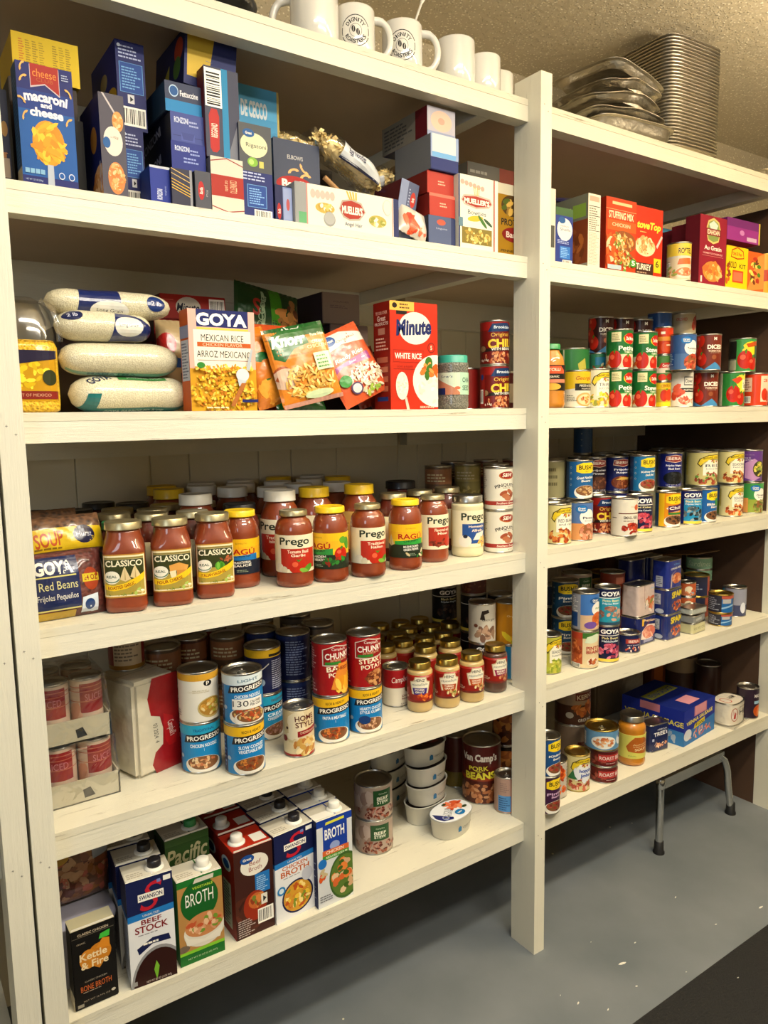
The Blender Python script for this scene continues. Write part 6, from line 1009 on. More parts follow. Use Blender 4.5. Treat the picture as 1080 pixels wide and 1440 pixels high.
box('topmost box with peach flower print, on the tall stack left of the bowtie box', 'box', 2, 601, 640, 7.5, 0, 18, {'*': '#3a3e60', 'left': '#5c141c'}, [R(0, 0, 1, 1, '#b0acb8'), E(.5, .55, .38, .36, '#d8b4a0'), R(0, 0, 1, .16, '#8a94b4'), E(.5, .55, .12, .12, '#c89a88')], [R(0, 0, 1, 1, '#7a7468'), R(.75, 0, 1, 1, '#5c141c'), ML(.05, .1, .7, .9, 6, '#4a4a48')], z=sn.z+.1, h=6.3)
box('white bowtie pasta box with clear window and red emblem', 'box', 2, 645, 700, 5.2, 243, 5.2, {'*': '#c9c4b4', 'right': '#4a5470', 'left': '#c9c4b4'}, [R(0, 0, 1, 1, '#dcd8c6'), R(0, 0, .04, 1, '#3c4468'), *[E(.1+.1*k, .9-.01*k, .05, .035, '#d89a8c', 12) for k in range(6)], P([(.06, .66), (.12, .73), (.44, .76), (.8, .73), (.86, .66), (.76, .6), (.44, .56), (.14, .6)], '#b0a498'), P([(.09, .66), (.15, .71), (.44, .735), (.77, .71), (.83, .66), (.74, .62), (.44, .585), (.17, .62)], '#9a2c20'), T(.46, .66, .64, .075, "MUELLER'S", '#e8e0d0', 2), *[P([(.4+k*.03, .74), (.36+k*.05, .86), (.38+k*.05, .86), (.42+k*.03, .74)], '#c9a86a') for k in range(4)], T(.46, .51, .46, .06, 'Bowties', '#3a4858', 0), E(.42, .43, .2, .04, '#c9a82c', 14, .1), E(.6, .4, .14, .03, '#3c6a2c', 14, -.6), E(.74, .4, .12, .025, '#2c4a34', 14, -.4), R(.08, .08, .84, .3, '#7a6a2c'), F(.46, .19, .38, .11, ['#c9b05c', '#a88a38', '#d8c880', '#8a7430'], 60, .2), R(.88, 0, .91, 1, '#a8504a'), R(0, .3, .1, .42, '#5a7a8a')])
box('yellow protein penne box beside the middle post', 'box', 2, 700, 742, 9.4, 256, 6, '#8a6410', [R(0, 0, 1, 1, '#9a7010'), R(0, .86, 1, 1, '#c8c0a8'), E(.45, .72, .34, .14, '#4a3414'), F(.45, .72, .3, .11, ['#8a6a2c', '#4a5a1c', '#c9a04a'], 12, .4), T(.5, .5, .78, .09, 'PROTEIN', '#1c1a18', 1), E(.55, .34, .42, .1, '#7a1612'), T(.55, .34, .56, .08, 'Barilla', '#d8c8b8', 1), T(.3, .12, .4, .03, 'PENNE', '#3a2c10', 1), T(.75, .14, .12, .1, '4', '#1c1a18', 2)])
box('clear-topped red-brown box behind the bowtie box', 'box', 2, 658, 722, 18, 226, 12, {'*': '#6a2416', 'left': '#6a6458'}, [R(0, 0, .68, 1, '#5a564e'), ML(.05, .7, .6, .95, 4, '#8a867c'), R(.68, 0, 1, 1, '#7a2c1c')])
# ================================================================== top shelf: mugs, foil pans
z1 = SZ[1]
def mk_mug(logo=True, r=3.95, h=9.6, name='coffee_mug'):
    e = empty(name); m = MB()
    m.lathe([(0, .3), (r-.7, .3), (r-.6, 0), (r-.25, .05), (r, .6), (r, h-.3), (r-.08, h), (r-.3, h), (r-.42, h-.4), (r-.42, .9), (0, .7)], 56); m.obj('mug_body', 'ceramic', e)
    m = MB(); pts = [(r-.1+3.1*sin(pi*t)**.75, 0, h*.5+h*.36*cos(pi*t)) for t in (i/18 for i in range(19))]; m.tube(pts, [.62 if 2 < i < 16 else .75 for i in range(19)], 12); o = m.obj('mug_handle', 'ceramic', e)
    if logo:
        m = MB(); A = []
        H = h-1; hw = pi/2*r; asp = H/hw
        def ring(R0, R1, a0, a1, n=40): return P([(.87*R0*asp*cos(t), .46+.87*R0*sin(t)) for t in (a0+(a1-a0)*i/n for i in range(n+1))]+[(.87*R1*asp*cos(t), .46+.87*R1*sin(t)) for t in (a1-(a1-a0)*i/n for i in range(n+1))], '#1c1c1e')
        A += [ring(.355, .375, RAD(20), RAD(160)), ring(.355, .375, RAD(200), RAD(340)), ring(.345, .365, RAD(165), RAD(195)), ring(.345, .365, RAD(-15), RAD(15)), ring(.15, .16, 0, 2*pi)]
        for txt, R_, sgn in (('DIGNITY', .255, 1), ('ROASTERS', .255, -1)):
            n = len(txt)
            for i, ch in enumerate(txt):
                a = RAD(90)-RAD(17)*(i-(n-1)/2) if sgn > 0 else RAD(270)+RAD(17)*(i-(n-1)/2)
                A.append(T(.87*R_*asp*cos(a), .46+.87*R_*sin(a), .072*asp*(.35 if ch == 'I' else 1), .085, ch, '#1c1c1e', 1, rot=math.degrees(a)-90 if sgn > 0 else math.degrees(a)+90))
        for sx in (-1, 1): A += [E(sx*.05*asp, .46-sx*.03, .04*asp, .07, '#1c1c1e', 20, .35), P([(sx*.05*asp-.012, .41-sx*.03), (sx*.05*asp+.0, .51-sx*.03), (sx*.05*asp+.014, .51-sx*.03), (sx*.05*asp+.004, .41-sx*.03)], '#cfccc4')]
        paint_wrap(m, A, r, .7, h-.3, 56, start=.012); m.obj('printed_logo', 'paper', e)
    return e
def mug(label, u, y, proto, t, hs=1.0, group=None, dz=0):
    e = proto; x, yy = pC(u, 1, 3.9, y=y); put(e, x, yy, z1+.02+dz, facing_rz(x, yy)+RAD(t)); e.scale = (hs, hs, hs); tag(e, label, 'mug', group); return e
L0 = mk_mug(True)
mug('white mug with round black coffee logo, second mug from the left', 499, 9, L0, 4, 1.13)
mug('white mug with round black coffee logo holding a plastic spoon', 566, 9, dup(L0), 0, 1.16)
Pl = mk_mug(False)
mug('plain white mug at the left end of the row, handle turned to the left', 443, 8.5, Pl, 175, 1.28)
mug('small plain white mug with handle behind the spoon mug', 604, 22, dup(Pl), 6, .95)
mug('tall plain white mug in the middle of the row, no logo', 640, 9, dup(Pl), 100, 1.2)
mug('plain white mug second from the right end of the row', 680, 9, dup(Pl), 150, 1.05)
mug('plain white mug at the right end of the row beside the foil pan', 698, 15, dup(Pl), 100, 1.1)
m = MB(); x, y = pC(566, 1, 3.9, y=9); m.tube([(x+1.5, y+.5, z1+3), (x+3.2, y+.5, z1+11.5), (x+6.4, y+1.0, z1+18.5)], .28, 8); m.tube([(x+6.3, y+1, z1+18.3), (x+7.4, y+1.1, z1+20.5), (x+8.4, y+1.2, z1+22)], [.3, .8, .4], 8); o = m.obj('plastic_spoon', 'white_plastic'); tag(o, 'white plastic spoon standing up in a logo mug', 'spoon')
m = MB(); x = X_at(640, 16, z1+14); m.tube([(X_at(630, 22, z1), 22, z1+.5), (x, 20, z1+17)], .3, 8); m.tube([(x, 20, z1+17), (x+1.2, 20, z1+16.2)], .6, 8)
o = m.obj('plastic_knife', 'white_plastic'); tag(o, 'white plastic utensil tip hanging above the mugs', 'utensil')
# black bundle at the left
m = MB(); rr = random.Random(4)
m.grid([[((6.5*sin(pi*i/10)+rr.uniform(-.3, .3))*cos(2*pi*j/18), (5*sin(pi*i/10)+rr.uniform(-.3, .3))*sin(2*pi*j/18), 3.2-3.2*cos(pi*i/10)) for j in range(18)] for i in range(11)], cu=True)
o = m.obj('black_bundle', 'blackbag'); put(o, X_at(318, 9, z1), 10, z1); tag(o, 'black bundle on the top shelf at the upper left', 'bag')
# foil pans
def pan_rings(L, W, h, off=0, flare=1.1, n=56, rim=.8, flute=.07, crush=0, seed=0):
    rr = random.Random(seed); ph = [rr.uniform(0, 6) for _ in range(6)]
    def ring(k, z, fl=0):
        out = []
        for i in range(n*2):
            t = 2*pi*i/(n*2); c, s = cos(t), sin(t); q = (abs(c)**6+abs(s)**6)**(-1/6); f = fl*(1 if i % 2 else -1)
            x, y = (L/2+k+f)*c*q, (W/2+k+f)*s*q; zz = z
            if crush: zz += crush*2.4*(1-abs(2*(x-L*.12)/L))+crush*.35*sin(5*t+ph[1])*(z/h if h else 1); x += crush*.3*sin(7*t+ph[2])*(z/h if h else 1); y += crush*.35*sin(9*t+ph[3])*(z/h if h else 1)
            if crush: zz = max(zz, z*.5)
            out.append((x, y, zz))
        return out
    return [ring(-flare-.2, 0), ring(-flare, .15, flute*.5), ring(-flare*.5, h*.5, flute), ring(-.1, h-.25, flute), ring(0, h-.1), ring(rim, h), ring(rim+.06, h+.12), ring(rim-.1, h+.16)]
def foil_pan(label, x, y, z, L=26, W=20, h=4.2, rz=0, rx=0, ry=0, crush=0, seed=0, group=None, like=None, mat='foil', name='foil_pan', cat='foil pan', flip=False):
    if like: o = dup(like)
    else:
        m = MB(); rs = pan_rings(L, W, h, crush=crush, seed=seed); m.grid(rs, cu=True); m.face(rs[0][::-1]); inner = [[(a*.997, b*.997, c+.03) for a, b, c in r] for r in rs[4::-1]]; m.grid(inner, cu=True); m.face(inner[-1]); o = m.obj(name, mat)
    put(o, x, y, z+(h if flip else 0), rz, rx+(pi if flip else 0), ry); tag(o, label, cat, group); return o
x0 = X_at(957, 9, z1); sx, sy = x0+13.5, 24
o0 = foil_pan('foil pan in the tall neat stack near the ceiling', sx, sy, z1, 25, 22, 5.2, rz=RAD(-3), group='tall stack of nested foil pans')
for k in range(1, 33): foil_pan('foil pan in the tall neat stack near the ceiling', sx+rnd.uniform(-.05, .05), sy+rnd.uniform(-.05, .05), z1+k*.99, h=5.2, rz=RAD(-3), like=o0, group='tall stack of nested foil pans')
x1 = X_at(905, 9, z1)-0
p = foil_pan('fluted foil pan at the bottom of the crumpled pile', x1-4, 17, z1, 30, 22, 4.4, rz=RAD(-4), crush=.15, seed=1)
for k, (dx, dz, ry, rx, cr, lab) in enumerate(((-6, 4.9, 1, -1, .5, 'crumpled foil pan resting on the fluted one'), (-7, 8.6, 1, 1, .8, 'bent foil sheet pan in the middle of the crumpled pile'), (-5, 12.4, 2, -1, .9, 'crushed foil pan with a bright folded corner, high in the pile'), (-3, 17.0, 8, 1, .2, 'smooth foil lid tilted on top of the crumpled pile'))):
    foil_pan(lab, x1+dx, 18+k*.5, z1+dz, 28-k, 22, 1.5+.3*(k % 2), rz=RAD(-4+3*k), rx=RAD(rx), ry=RAD(ry), crush=cr, seed=10+k, mat='foilx')
foil_pan('small foil pan tilted at the left of the crumpled pile', 146, 35, z1+10.2, 13, 11, 3.5, rz=RAD(12), ry=RAD(4), crush=.2, seed=31, flip=True)
foil_pan('flattened foil tray under the small tilted pan', 146, 36, z1+.05, 12, 11, 8.0, rz=RAD(5), crush=.5, seed=33, mat='foilx')
# round fluted pan behind the post and small cup at far right
m = MB(); n = 60
m.lathe([(4.8, 0), (5.0, .3), (5.9, 6.4), (6.0, 6.8), (6.6, 6.9), (6.7, 7.2), (6.4, 7.4), (4.4, 8.6), (0, 8.9)], n*2, rf=lambda a: 1+.008*(1 if int(a/(2*pi)*n*2+.5) % 2 else -1)); o = m.obj('round_foil_pan', 'foil'); put(o, X_at(752, 12, z1)+2, 18, z1); tag(o, 'round fluted foil pan with lid behind the middle post', 'foil pan')
foil_pan('small foil pan at the far right end of the top shelf', X_at(1072, 12, z1), 15, z1, 9, 12, 4.2, rz=RAD(4), seed=40)
# ================================================================== second shelf, right bay
ZL = lambda u, y=5: X_at(u, y, z2)
box('white strip of a tall box just right of the middle post', 'box', 2, 764, 781, 5.5, 262, 5, '#d0c8b8', [R(.6, .2, .9, .5, '#4a4a44')])
box('navy shells box with white oval beside the middle post, right bay', 'box', 2, 781, 805, 6, 290, 5, {'*': '#1c2a6a', 'right': '#8a90a0'}, [R(0, 0, 1, 1, '#22357e'), R(0, .86, 1, 1, '#3c5a34'), E(.52, .62, .44, .2, '#dcdad4'), E(.36, .78, .2, .06, '#1a4f8a'), T(.55, .62, .6, .05, 'Shells', '#1c3a6a', 0), T(.5, .68, .5, .03, 'medium', '#1c3a6a', 0), ML(.1, .36, .95, .44, 3, '#a8b4dc'), R(.25, .1, .85, .32, '#2a6ab8'), ML(.3, .12, .8, .3, 6, '#8ab8e4'), BC(.4, 0, .95, .08)])
box('brown-sided box with white nutrition panel facing out, clear window above', 'box', 2, 826, 843, 5, 271, 15.5, {'*': '#9c8a70', 'left': '#8a4420', 'top': '#8a1c14'}, [R(0, 0, 1, 1, '#d8d0bc'), R(.1, .9, .9, .97, '#c99a84'), R(.05, .83, .95, .84, '#1c1c1c'), R(.05, .7, .95, .71, '#1c1c1c'), R(.05, .5, .95, .508, '#1c1c1c'), ML(.08, .72, .92, .82, 3, '#6a6458'), ML(.08, .52, .92, .69, 6, '#6a6458'), ML(.08, .04, .92, .48, 22, '#a89f8c')], [R(0, 0, 1, 1, '#7a3a1c'), R(0, .66, 1, 1, '#6a6c5c'), R(.3, .68, .62, .86, '#a8a86a'), R(.66, .7, .95, .88, '#7a9a3c'), F(.5, .3, .5, .3, ['#8a4a24', '#a8602c', '#6a3418'], 40, .16), R(0, 0, 1, .06, '#8a8478')])
ST = ['#d8a868', '#b8843c', '#6a8a2c', '#e8c890', '#8a5a2c', '#c9762c']
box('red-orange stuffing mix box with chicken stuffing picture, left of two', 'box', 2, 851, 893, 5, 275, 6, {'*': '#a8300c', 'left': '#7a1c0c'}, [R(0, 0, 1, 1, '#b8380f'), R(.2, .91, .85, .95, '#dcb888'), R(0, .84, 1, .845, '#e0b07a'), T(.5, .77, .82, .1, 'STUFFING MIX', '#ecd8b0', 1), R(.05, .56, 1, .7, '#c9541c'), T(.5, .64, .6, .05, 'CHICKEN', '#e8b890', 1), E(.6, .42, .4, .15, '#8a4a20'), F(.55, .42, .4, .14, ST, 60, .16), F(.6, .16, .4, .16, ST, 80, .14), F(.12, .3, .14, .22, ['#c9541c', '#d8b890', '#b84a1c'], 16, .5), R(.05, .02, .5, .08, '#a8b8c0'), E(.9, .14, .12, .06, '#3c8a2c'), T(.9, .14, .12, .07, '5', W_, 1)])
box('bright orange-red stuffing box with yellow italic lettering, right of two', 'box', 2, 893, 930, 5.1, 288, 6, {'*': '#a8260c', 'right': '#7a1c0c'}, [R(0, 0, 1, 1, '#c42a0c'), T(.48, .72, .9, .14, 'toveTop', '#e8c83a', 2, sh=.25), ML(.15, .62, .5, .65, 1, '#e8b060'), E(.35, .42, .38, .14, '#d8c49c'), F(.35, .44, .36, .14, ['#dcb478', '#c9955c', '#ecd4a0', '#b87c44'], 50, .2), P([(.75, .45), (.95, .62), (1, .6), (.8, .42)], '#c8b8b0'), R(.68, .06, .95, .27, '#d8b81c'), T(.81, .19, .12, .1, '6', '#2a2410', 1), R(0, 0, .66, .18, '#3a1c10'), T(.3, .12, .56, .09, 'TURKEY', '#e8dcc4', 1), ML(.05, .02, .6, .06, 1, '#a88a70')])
rice = bag('blue and white bag lying over the boxes at the left end of the right bay', 'bag', X_at(890, 13, z2+18), 13, z2+19.4, 12, 9, 4.2, '#c4c0bc', [R(0, 0, .3, 1, '#1a2260'), P([(.3, 0), (.45, 0), (.55, 1), (.3, 1)], '#1a2260'), R(.88, 0, 1, 1, '#1a2260'), ML(.5, .3, .8, .7, 3, '#8a8a98')], seed=71); rice.rotation_euler = (RAD(-60), RAD(8), 0)
o = bag('flat blue and white wrapper spread on top of the brown-sided box', 'bag', X_at(828, 14, z2+19), 13, z2+19.2, 19, 10, 2.2, '#1c2258', [R(.4, 0, .65, 1, '#b8a8a0'), R(.7, .5, 1, .8, '#b8b8c4')], seed=72); o.rotation_euler = (RAD(-72), RAD(-4), 0)
box('blue scalloped potato box lying at the back between orange and maroon boxes', 'box', 2, 923, 972, 30, 0, 9, '#28303c', [R(0, 0, .62, 1, '#34404a'), R(0, .45, .62, 1, '#5aa8d0'), T(.33, .28, .45, .22, 'SCALLOPED', '#a8b8c4', 1), BC(.66, .05, .98, .95)], z=z2+16.4, h=7.2)
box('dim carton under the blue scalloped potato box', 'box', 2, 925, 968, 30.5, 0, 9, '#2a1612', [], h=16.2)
IDS = [R(0, 0, 1, 1, '#5c1420'), ML(.1, .82, .9, .92, 2, '#c98a84'), E(.5, .66, .4, .12, '#2c120c'), E(.5, .66, .33, .09, '#b87a44'), R(0, .48, 1, .5, '#a8504a'), E(.5, .3, .42, .13, '#8a4a34'), F(.5, .3, .4, .12, ['#c99a6a', '#8a4a34'], 12, .4)]
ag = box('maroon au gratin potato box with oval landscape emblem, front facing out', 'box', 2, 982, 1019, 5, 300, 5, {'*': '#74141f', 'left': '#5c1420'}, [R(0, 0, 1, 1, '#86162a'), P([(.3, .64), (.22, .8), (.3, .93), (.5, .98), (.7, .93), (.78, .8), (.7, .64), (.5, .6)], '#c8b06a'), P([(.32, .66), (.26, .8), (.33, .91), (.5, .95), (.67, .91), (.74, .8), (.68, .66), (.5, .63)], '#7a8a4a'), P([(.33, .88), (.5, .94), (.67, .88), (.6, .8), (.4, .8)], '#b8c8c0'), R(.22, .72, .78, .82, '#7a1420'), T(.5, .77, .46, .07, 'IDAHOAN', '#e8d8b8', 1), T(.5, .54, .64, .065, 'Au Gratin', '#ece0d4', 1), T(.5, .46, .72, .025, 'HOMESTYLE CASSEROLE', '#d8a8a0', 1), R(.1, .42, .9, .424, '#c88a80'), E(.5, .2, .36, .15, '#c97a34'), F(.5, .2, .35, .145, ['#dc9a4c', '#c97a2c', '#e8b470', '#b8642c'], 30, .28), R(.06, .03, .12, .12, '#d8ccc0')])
for k, (u, y) in enumerate(((964, 11.6), (946, 18.2), (929, 24.6))):
    box('maroon potato box turned sideways, in the row left of the front-facing one', 'box', 2, u, None, y, 0, 5.6, {'*': '#5c1420'}, IDS, w=7.0, h=19.5-k*.2, group='maroon potato boxes in a row')
can('small can with yellow rim band and soup picture in front of the maroon boxes', 'can', 2, 971, '#d0bfa0', [R(-2, .66, 2, 1, '#d8b83a'), R(-2, .6, 2, .66, '#c8c0b0'), T(.35, .8, .8, .16, 'RO*TEL', '#1c1814', 1), P([(-.1, .42), (0, .58), (.7, .6), (.8, .44)], '#c9622c'), E(.35, .2, .6, .16, '#d0c8b8'), E(.35, .22, .52, .12, '#c97a4a'), F(.35, .22, .48, .1, ['#d8a078', '#b85a34', '#e8c8a8'], 20, .3), ML(-.8, .1, -.4, .55, 8, '#8a8070'), BC(-.8, .35, -.5, .5), F(-.4, .25, .25, .2, ['#c97a4a', '#8a9a4a', '#d8b88a'], 12, .4)], y=5.6, r=3.45, h=11.3, t=2, rim='tin')
tb_ = box('yellow taco kit box with orange picture, lower right of the second shelf', 'box', 2, 1020, 1050, 5, 350, 7, {'*': '#c9a80c'}, [R(0, 0, 1, 1, '#d8bc0c'), P([(.2, .74), (.24, .92), (.5, 1), (.78, .92), (.82, .74), (.5, .7)], '#a8260c'), P([(.23, .76), (.27, .9), (.5, .97), (.75, .9), (.79, .76), (.5, .73)], '#e0b81c'), T(.5, .83, .44, .08, 'Old El Paso', '#a8260c', 1), T(.3, .56, .34, .16, 'BOLD', '#5a3a0c', 1), T(.75, .55, .3, .1, 'KIT', '#5a4a10', 1), R(.3, .15, .8, .44, '#c9401c'), R(.34, .19, .76, .4, '#d86a4a'), F(.08, .3, .1, .3, ['#c9501c', '#8a3a1c'], 8, .5)], h=13)
box('orange taco kit box with filled taco picture beside the yellow one', 'box', 2, 1050, 1073, 5.1, 360, 7, {'*': '#b8500c'}, [R(0, 0, 1, 1, '#c9581c'), P([(0, 0), (.6, .9), (1, 1), (1, .1)], '#d8843c'), F(.45, .5, .3, .4, ['#4a7a1c', '#a8301c', '#e8c85c', '#6a3418'], 26, .25)], h=12.5)
box('purple box lying on top of the yellow taco kit', 'box', 2, 1022, 1068, 7, 0, 11, {'*': '#7a2a74', 'left': '#5a1f5c', 'top': '#5a1f5c'}, [R(0, 0, 1, 1, '#8a2c7c'), R(0, .62, 1, 1, '#6a2468'), E(.45, .4, .07, .12, '#b878b0'), R(.6, .08, .9, .26, '#b8a0b8'), R(.96, 0, 1, 1, '#c9b03c')], z=z2+15.6, h=6.8)
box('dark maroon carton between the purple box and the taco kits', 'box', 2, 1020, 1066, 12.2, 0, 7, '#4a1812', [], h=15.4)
can('yellow-capped bottle-like can at the far right edge of the second shelf', 'can', 2, 1086, '#c9941c', [R(-2, .3, 2, .6, '#a8341c')], y=6, r=3, h=13, rim='gold')
# ================================================================== third shelf, right bay: tomatoes
jar('orange sauce bottle with dark label and green cap beside the middle post', 'bottle', 3, 794, 'curry', [R(-2, 0, 2, 1, '#1c1814'), P([(-.7, .8), (-.5, .96), (.5, .96), (.7, .8), (.7, .66), (-.7, .66)], '#c9502c'), T(0, .82, .9, .12, 'BERTOLLI', '#e8d8c0', 1), T(0, .54, .8, .14, 'Organic', '#e8e0c8', 0, sh=.2), R(-.8, .3, .8, .44, '#c97a5c'), E(0, .15, .5, .14, '#d8a03c')], '#1c1814', 'lidgreen', (4.6, 11.2), y=5, r=3.7, h=16.8, lidr=2.4, lidh=1.5, shoulder=.62, t=0, name='sauce_bottle')
def row3(label, u, base, art, y=6, on=None, **k): return can(label, 'can', 3, u, base, art, y=y, on=on, **k)
gc = row3('yellow and white can of mushrooms beside the orange sauce bottle', 830, '#d4cfb8', [R(-2, .5, 2, 1, '#d0ac1c'), P([(-.5, .5), (1.2, .58), (1.2, .46), (-.5, .4)], '#d4cfb8'), T(.35, .8, .85, .14, 'Georgia', '#a8501c', 1, sh=.3), R(-.1, .46, 1.1, .66, '#1c1a14'), T(.5, .6, .8, .06, 'PIECES & STEMS', '#e8e0c8', 1), T(.5, .51, .6, .04, 'MUSHROOMS', '#e8e0c8', 0), E(.4, .2, .45, .2, '#c9a05c'), E(.4, .2, .36, .15, '#e0c898'), F(.4, .2, .3, .12, ['#d8a04c', '#b87a3c', '#a8481c'], 14, .25), ML(-.5, .15, .0, .35, 4, '#6a6a5c')], y=5.5, r=3.8, h=10.2, t=4)
row3('cream can of succotash with yellow ribbon and corn picture', 856, '#cfc8a4', margaret('TRIPLE', 'SUCCOTASH', ['#d8b81c', '#8a8a2c', '#e8d04a', '#c9a02c', '#a87a3c'], '#cfc8a8'), y=8, r=3.75, h=11, t=14)
dm1 = row3('lower green tomato can reading petite, left of the lower pair', 888, '#17632a', delmonte('Petite'), y=8, r=3.75, h=11.2, t=6)
row3('upper green tomato can reading petite, left of the upper pair', None, '', (), on=dm1, like=dm1, t=2)
dm2 = row3('lower green stewed tomato can beside the yellow tomato can', 922, '#17632a', delmonte('Stewed'), y=8.6, r=3.75, h=11.2, t=12)
row3('upper green stewed tomato can beside the small red cans', None, '', (), on=dm2, like=dm2, t=14)
cen = row3('small yellow crushed tomato can at the bottom of the three small cans', 943, '#d8b81c', [R(-2, .0, 2, .18, '#e0c41c'), R(-2, .18, 2, .75, '#b89a2c'), T(.2, .87, .7, .12, 'CENTO', '#a8260c', 1), E(.1, .46, .3, .25, '#b82a10'), E(.5, .48, .3, .25, '#c93a1c'), P([(.2, .7), (.3, .78), (.42, .72)], '#3c7a24')], y=12, r=2.6, h=8.1, t=4)
con = row3('small green and red paste can, middle of the three small cans', None, '#4a7a34', [R(-2, .55, 2, 1, '#4a7a3a'), R(-2, .3, 2, .55, '#d8c8b0'), P([(-.4, .5), (-.2, .72), (.6, .74), (.8, .55)], '#b8241c'), T(.25, .62, .7, .12, 'Contadina', '#e8e0d4', 1), R(.1, .32, .7, .42, '#2c5a24'), E(-.1, .12, .3, .14, '#c9341c'), E(.5, .14, .3, .14, '#b82a14')], on=cen, r=2.7, h=8.2, t=6)
row3('small red paste can, topmost of the three small cans', None, '#b8300f', [R(-2, .5, 2, .66, '#d88a2c'), E(.2, .25, .4, .2, '#c9481c'), R(-.2, .76, .1, .86, '#e8dcc8'), R(.2, .3, .5, .36, '#e8c8a0')], on=con, r=2.75, h=8.6, t=0)
wh = row3('white can of tomatoes with black banner under the blue one', 974, '#cfcac0', [R(.1, .62, .7, .88, '#4a4c50'), R(.13, .65, .67, .85, '#cfcac0'), T(.4, .75, .5, .1, 'Clover', '#3a3c40', 1), R(-.1, .42, .95, .54, '#2a2a2c'), T(.45, .48, .7, .05, 'PARTIALLY', '#e0dcd0', 1), F(-.3, .4, .3, .2, ['#b83a24', '#c9543c'], 8, .5), E(.25, .18, .5, .15, '#e0d8cc'), F(.25, .18, .46, .13, ['#c96a54', '#d89a80', '#b84a34'], 22, .3), ML(-1, .6, -.6, .9, 5, '#7a7a78')], y=9, r=3.75, h=11.2, t=6)
row3('blue and white tomato can standing on the white one', 978, '#2c4a84', gv('Tomatoes', ['#b8442c', '#8a2c1c', '#c96a4a'], '#34568c', '#4a6a9a', 'Diced'), on=wh, r=3.75, h=11.2, t=6)
d1 = row3('lower brown-red diced tomato can with blue chevron', 1009, '#5c1c12', diced('#6a2414'), y=8.4, r=3.8, h=11.4, t=12)
row3('upper brown-red diced tomato can stacked a little to the right', 1013, '', (), on=d1, like=d1, t=14)
TT = [R(-2, 0, -.6, 1, '#c8c4a8'), R(-.6, 0, 2, 1, '#2a7a34'), F(.5, .7, .35, .22, ['#e0d04a', '#d8c83a'], 14, .6), R(.5, .5, 2, .8, '#e8e4c8'), T(.75, .62, .4, .16, 'Tuttorosso', '#1c2c1c', 1), *veg_tom(.0, .36, .36), *veg_tom(.42, .22, .28), P([(-.1, .8), (.2, .66), (.5, .82), (.3, .9)], '#c9401c')]
g1 = row3('lower bright green tomato can next to the red-orange box', 1046, '#2a7a34', TT, y=7, r=3.9, h=11.4, t=8)
row3('upper pale green tomato can with dark panel at its left', 1062, '#3a8a44', [R(-2, 0, -.4, 1, '#6a6c58'), R(-1.0, .4, -.35, .95, '#1c1c18'), R(-1.0, .05, -.35, .36, '#a8a88c'), *[k for k in TT if not (k[0] == 'P' and k[2] == '#c8c4a8')][0:0], F(.45, .74, .35, .18, ['#e0c81c', '#d8c83a'], 12, .6), P([(.1, .85), (.8, .95), (.9, .8), (.2, .74)], '#b84a10'), *veg_tom(.1, .36, .4), *veg_tom(.5, .25, .3), R(.6, .4, 2, .8, '#2c4a2c')], on=At(0, 8.5, SZ[3]+11.5), y=8.5, r=4.2, h=11.4, t=6)
row3('supporting green can behind the bright green and red-orange cans', 1064, '#2a6a34', TT, y=14.8, r=3.9, h=11.4, t=40)
row3('red-orange tomato can with barcode at the right end of the third shelf', 1079, '#c93a14', [R(-2, 0, 2, 1, '#c93a14'), BC(-.75, .08, -.25, .3), R(-.8, .45, -.2, .9, '#d8b8a0'), ML(-.75, .5, -.25, .86, 5, '#8a5040'), R(.25, .12, .9, .95, '#e0c4a8'), T(.55, .8, .3, .1, '3', '#c93a14', 1), E(.5, .35, .2, .2, '#c9341c'), E(.7, .3, .16, .18, '#b82a14')], y=6, r=3.9, h=11.2, t=2)
row3('dark can at the very edge of the frame on the third shelf', None, '#2a1a14', (), xy=(240.2, 9.6), r=3.4, h=11.2)
# rows behind on the third shelf
bg = row3('large green tomato can behind the yellow and white mushroom can', 828, '#2a6a34', [R(-2, 0, -.4, 1, '#1f5c2a'), P([(.1, .75), (.4, .85), (.5, .6), (.2, .5)], '#a8a040'), F(.3, .3, .4, .25, ['#6a2a14', '#8a3a1c', '#4a6a2c'], 14, .5), R(-.46, 0, -.4, 1, '#b8b89a')], y=17, r=5, h=17.5, t=10)
sup = []
for u, y, lab in ((861, 20, 'dark diced tomato can, leftmost of three high in the back'), (889, 19, 'dark diced tomato can, middle of three high in the back'), (915, 18.4, 'dark diced tomato can, rightmost of three high in the back')):
    s1 = row3('dark red can in the shadow under the high diced tomato cans', u, '#3a1410', [], y=y, r=3.8, h=8.2, group='dark cans under the high diced tomatoes')
    s2_ = row3('dark red can in the shadow under the high diced tomato cans', None, '', (), on=s1, like=s1, group='dark cans under the high diced tomatoes'); 
    can(lab, 'can', 3, None, '#3c1410', [k for k in diced('#3c1410')], on=At(s1.x, s1.y, s1.z+8.2), h=11.4, r=3.8, t=10)
for u, y, lab in ((853, 14.2, 'small teal and red can low behind the succotash'),):
    s1 = row3('small can hidden under the teal one behind the succotash', u, '#3a4a34', [], y=y+1.6, r=2.7, h=11); row3(lab, None, '#2a6a4c', [R(-.2, .3, .8, .8, '#1c6a8a'), F(.2, .2, .6, .2, ['#8a3a1c', '#b8b890'], 10, .4)], on=s1, r=2.7, h=5.4)
s1 = row3('tall blue can in the high back row left of the tan one', 944, '#1f4a8a', [R(-.8, .3, -.4, .9, '#6aa0d0'), F(.4, .3, .4, .2, ['#b8a070', '#8a5a3c'], 8, .4)], on=At(0, 17.5, SZ[3]+19.5), y=17.5, h=11.0); row3('support can beneath the tall blue can', None, '#1c2c4a', [], on=At(s1.x, s1.y, SZ[3]), r=3.8, h=19.3)
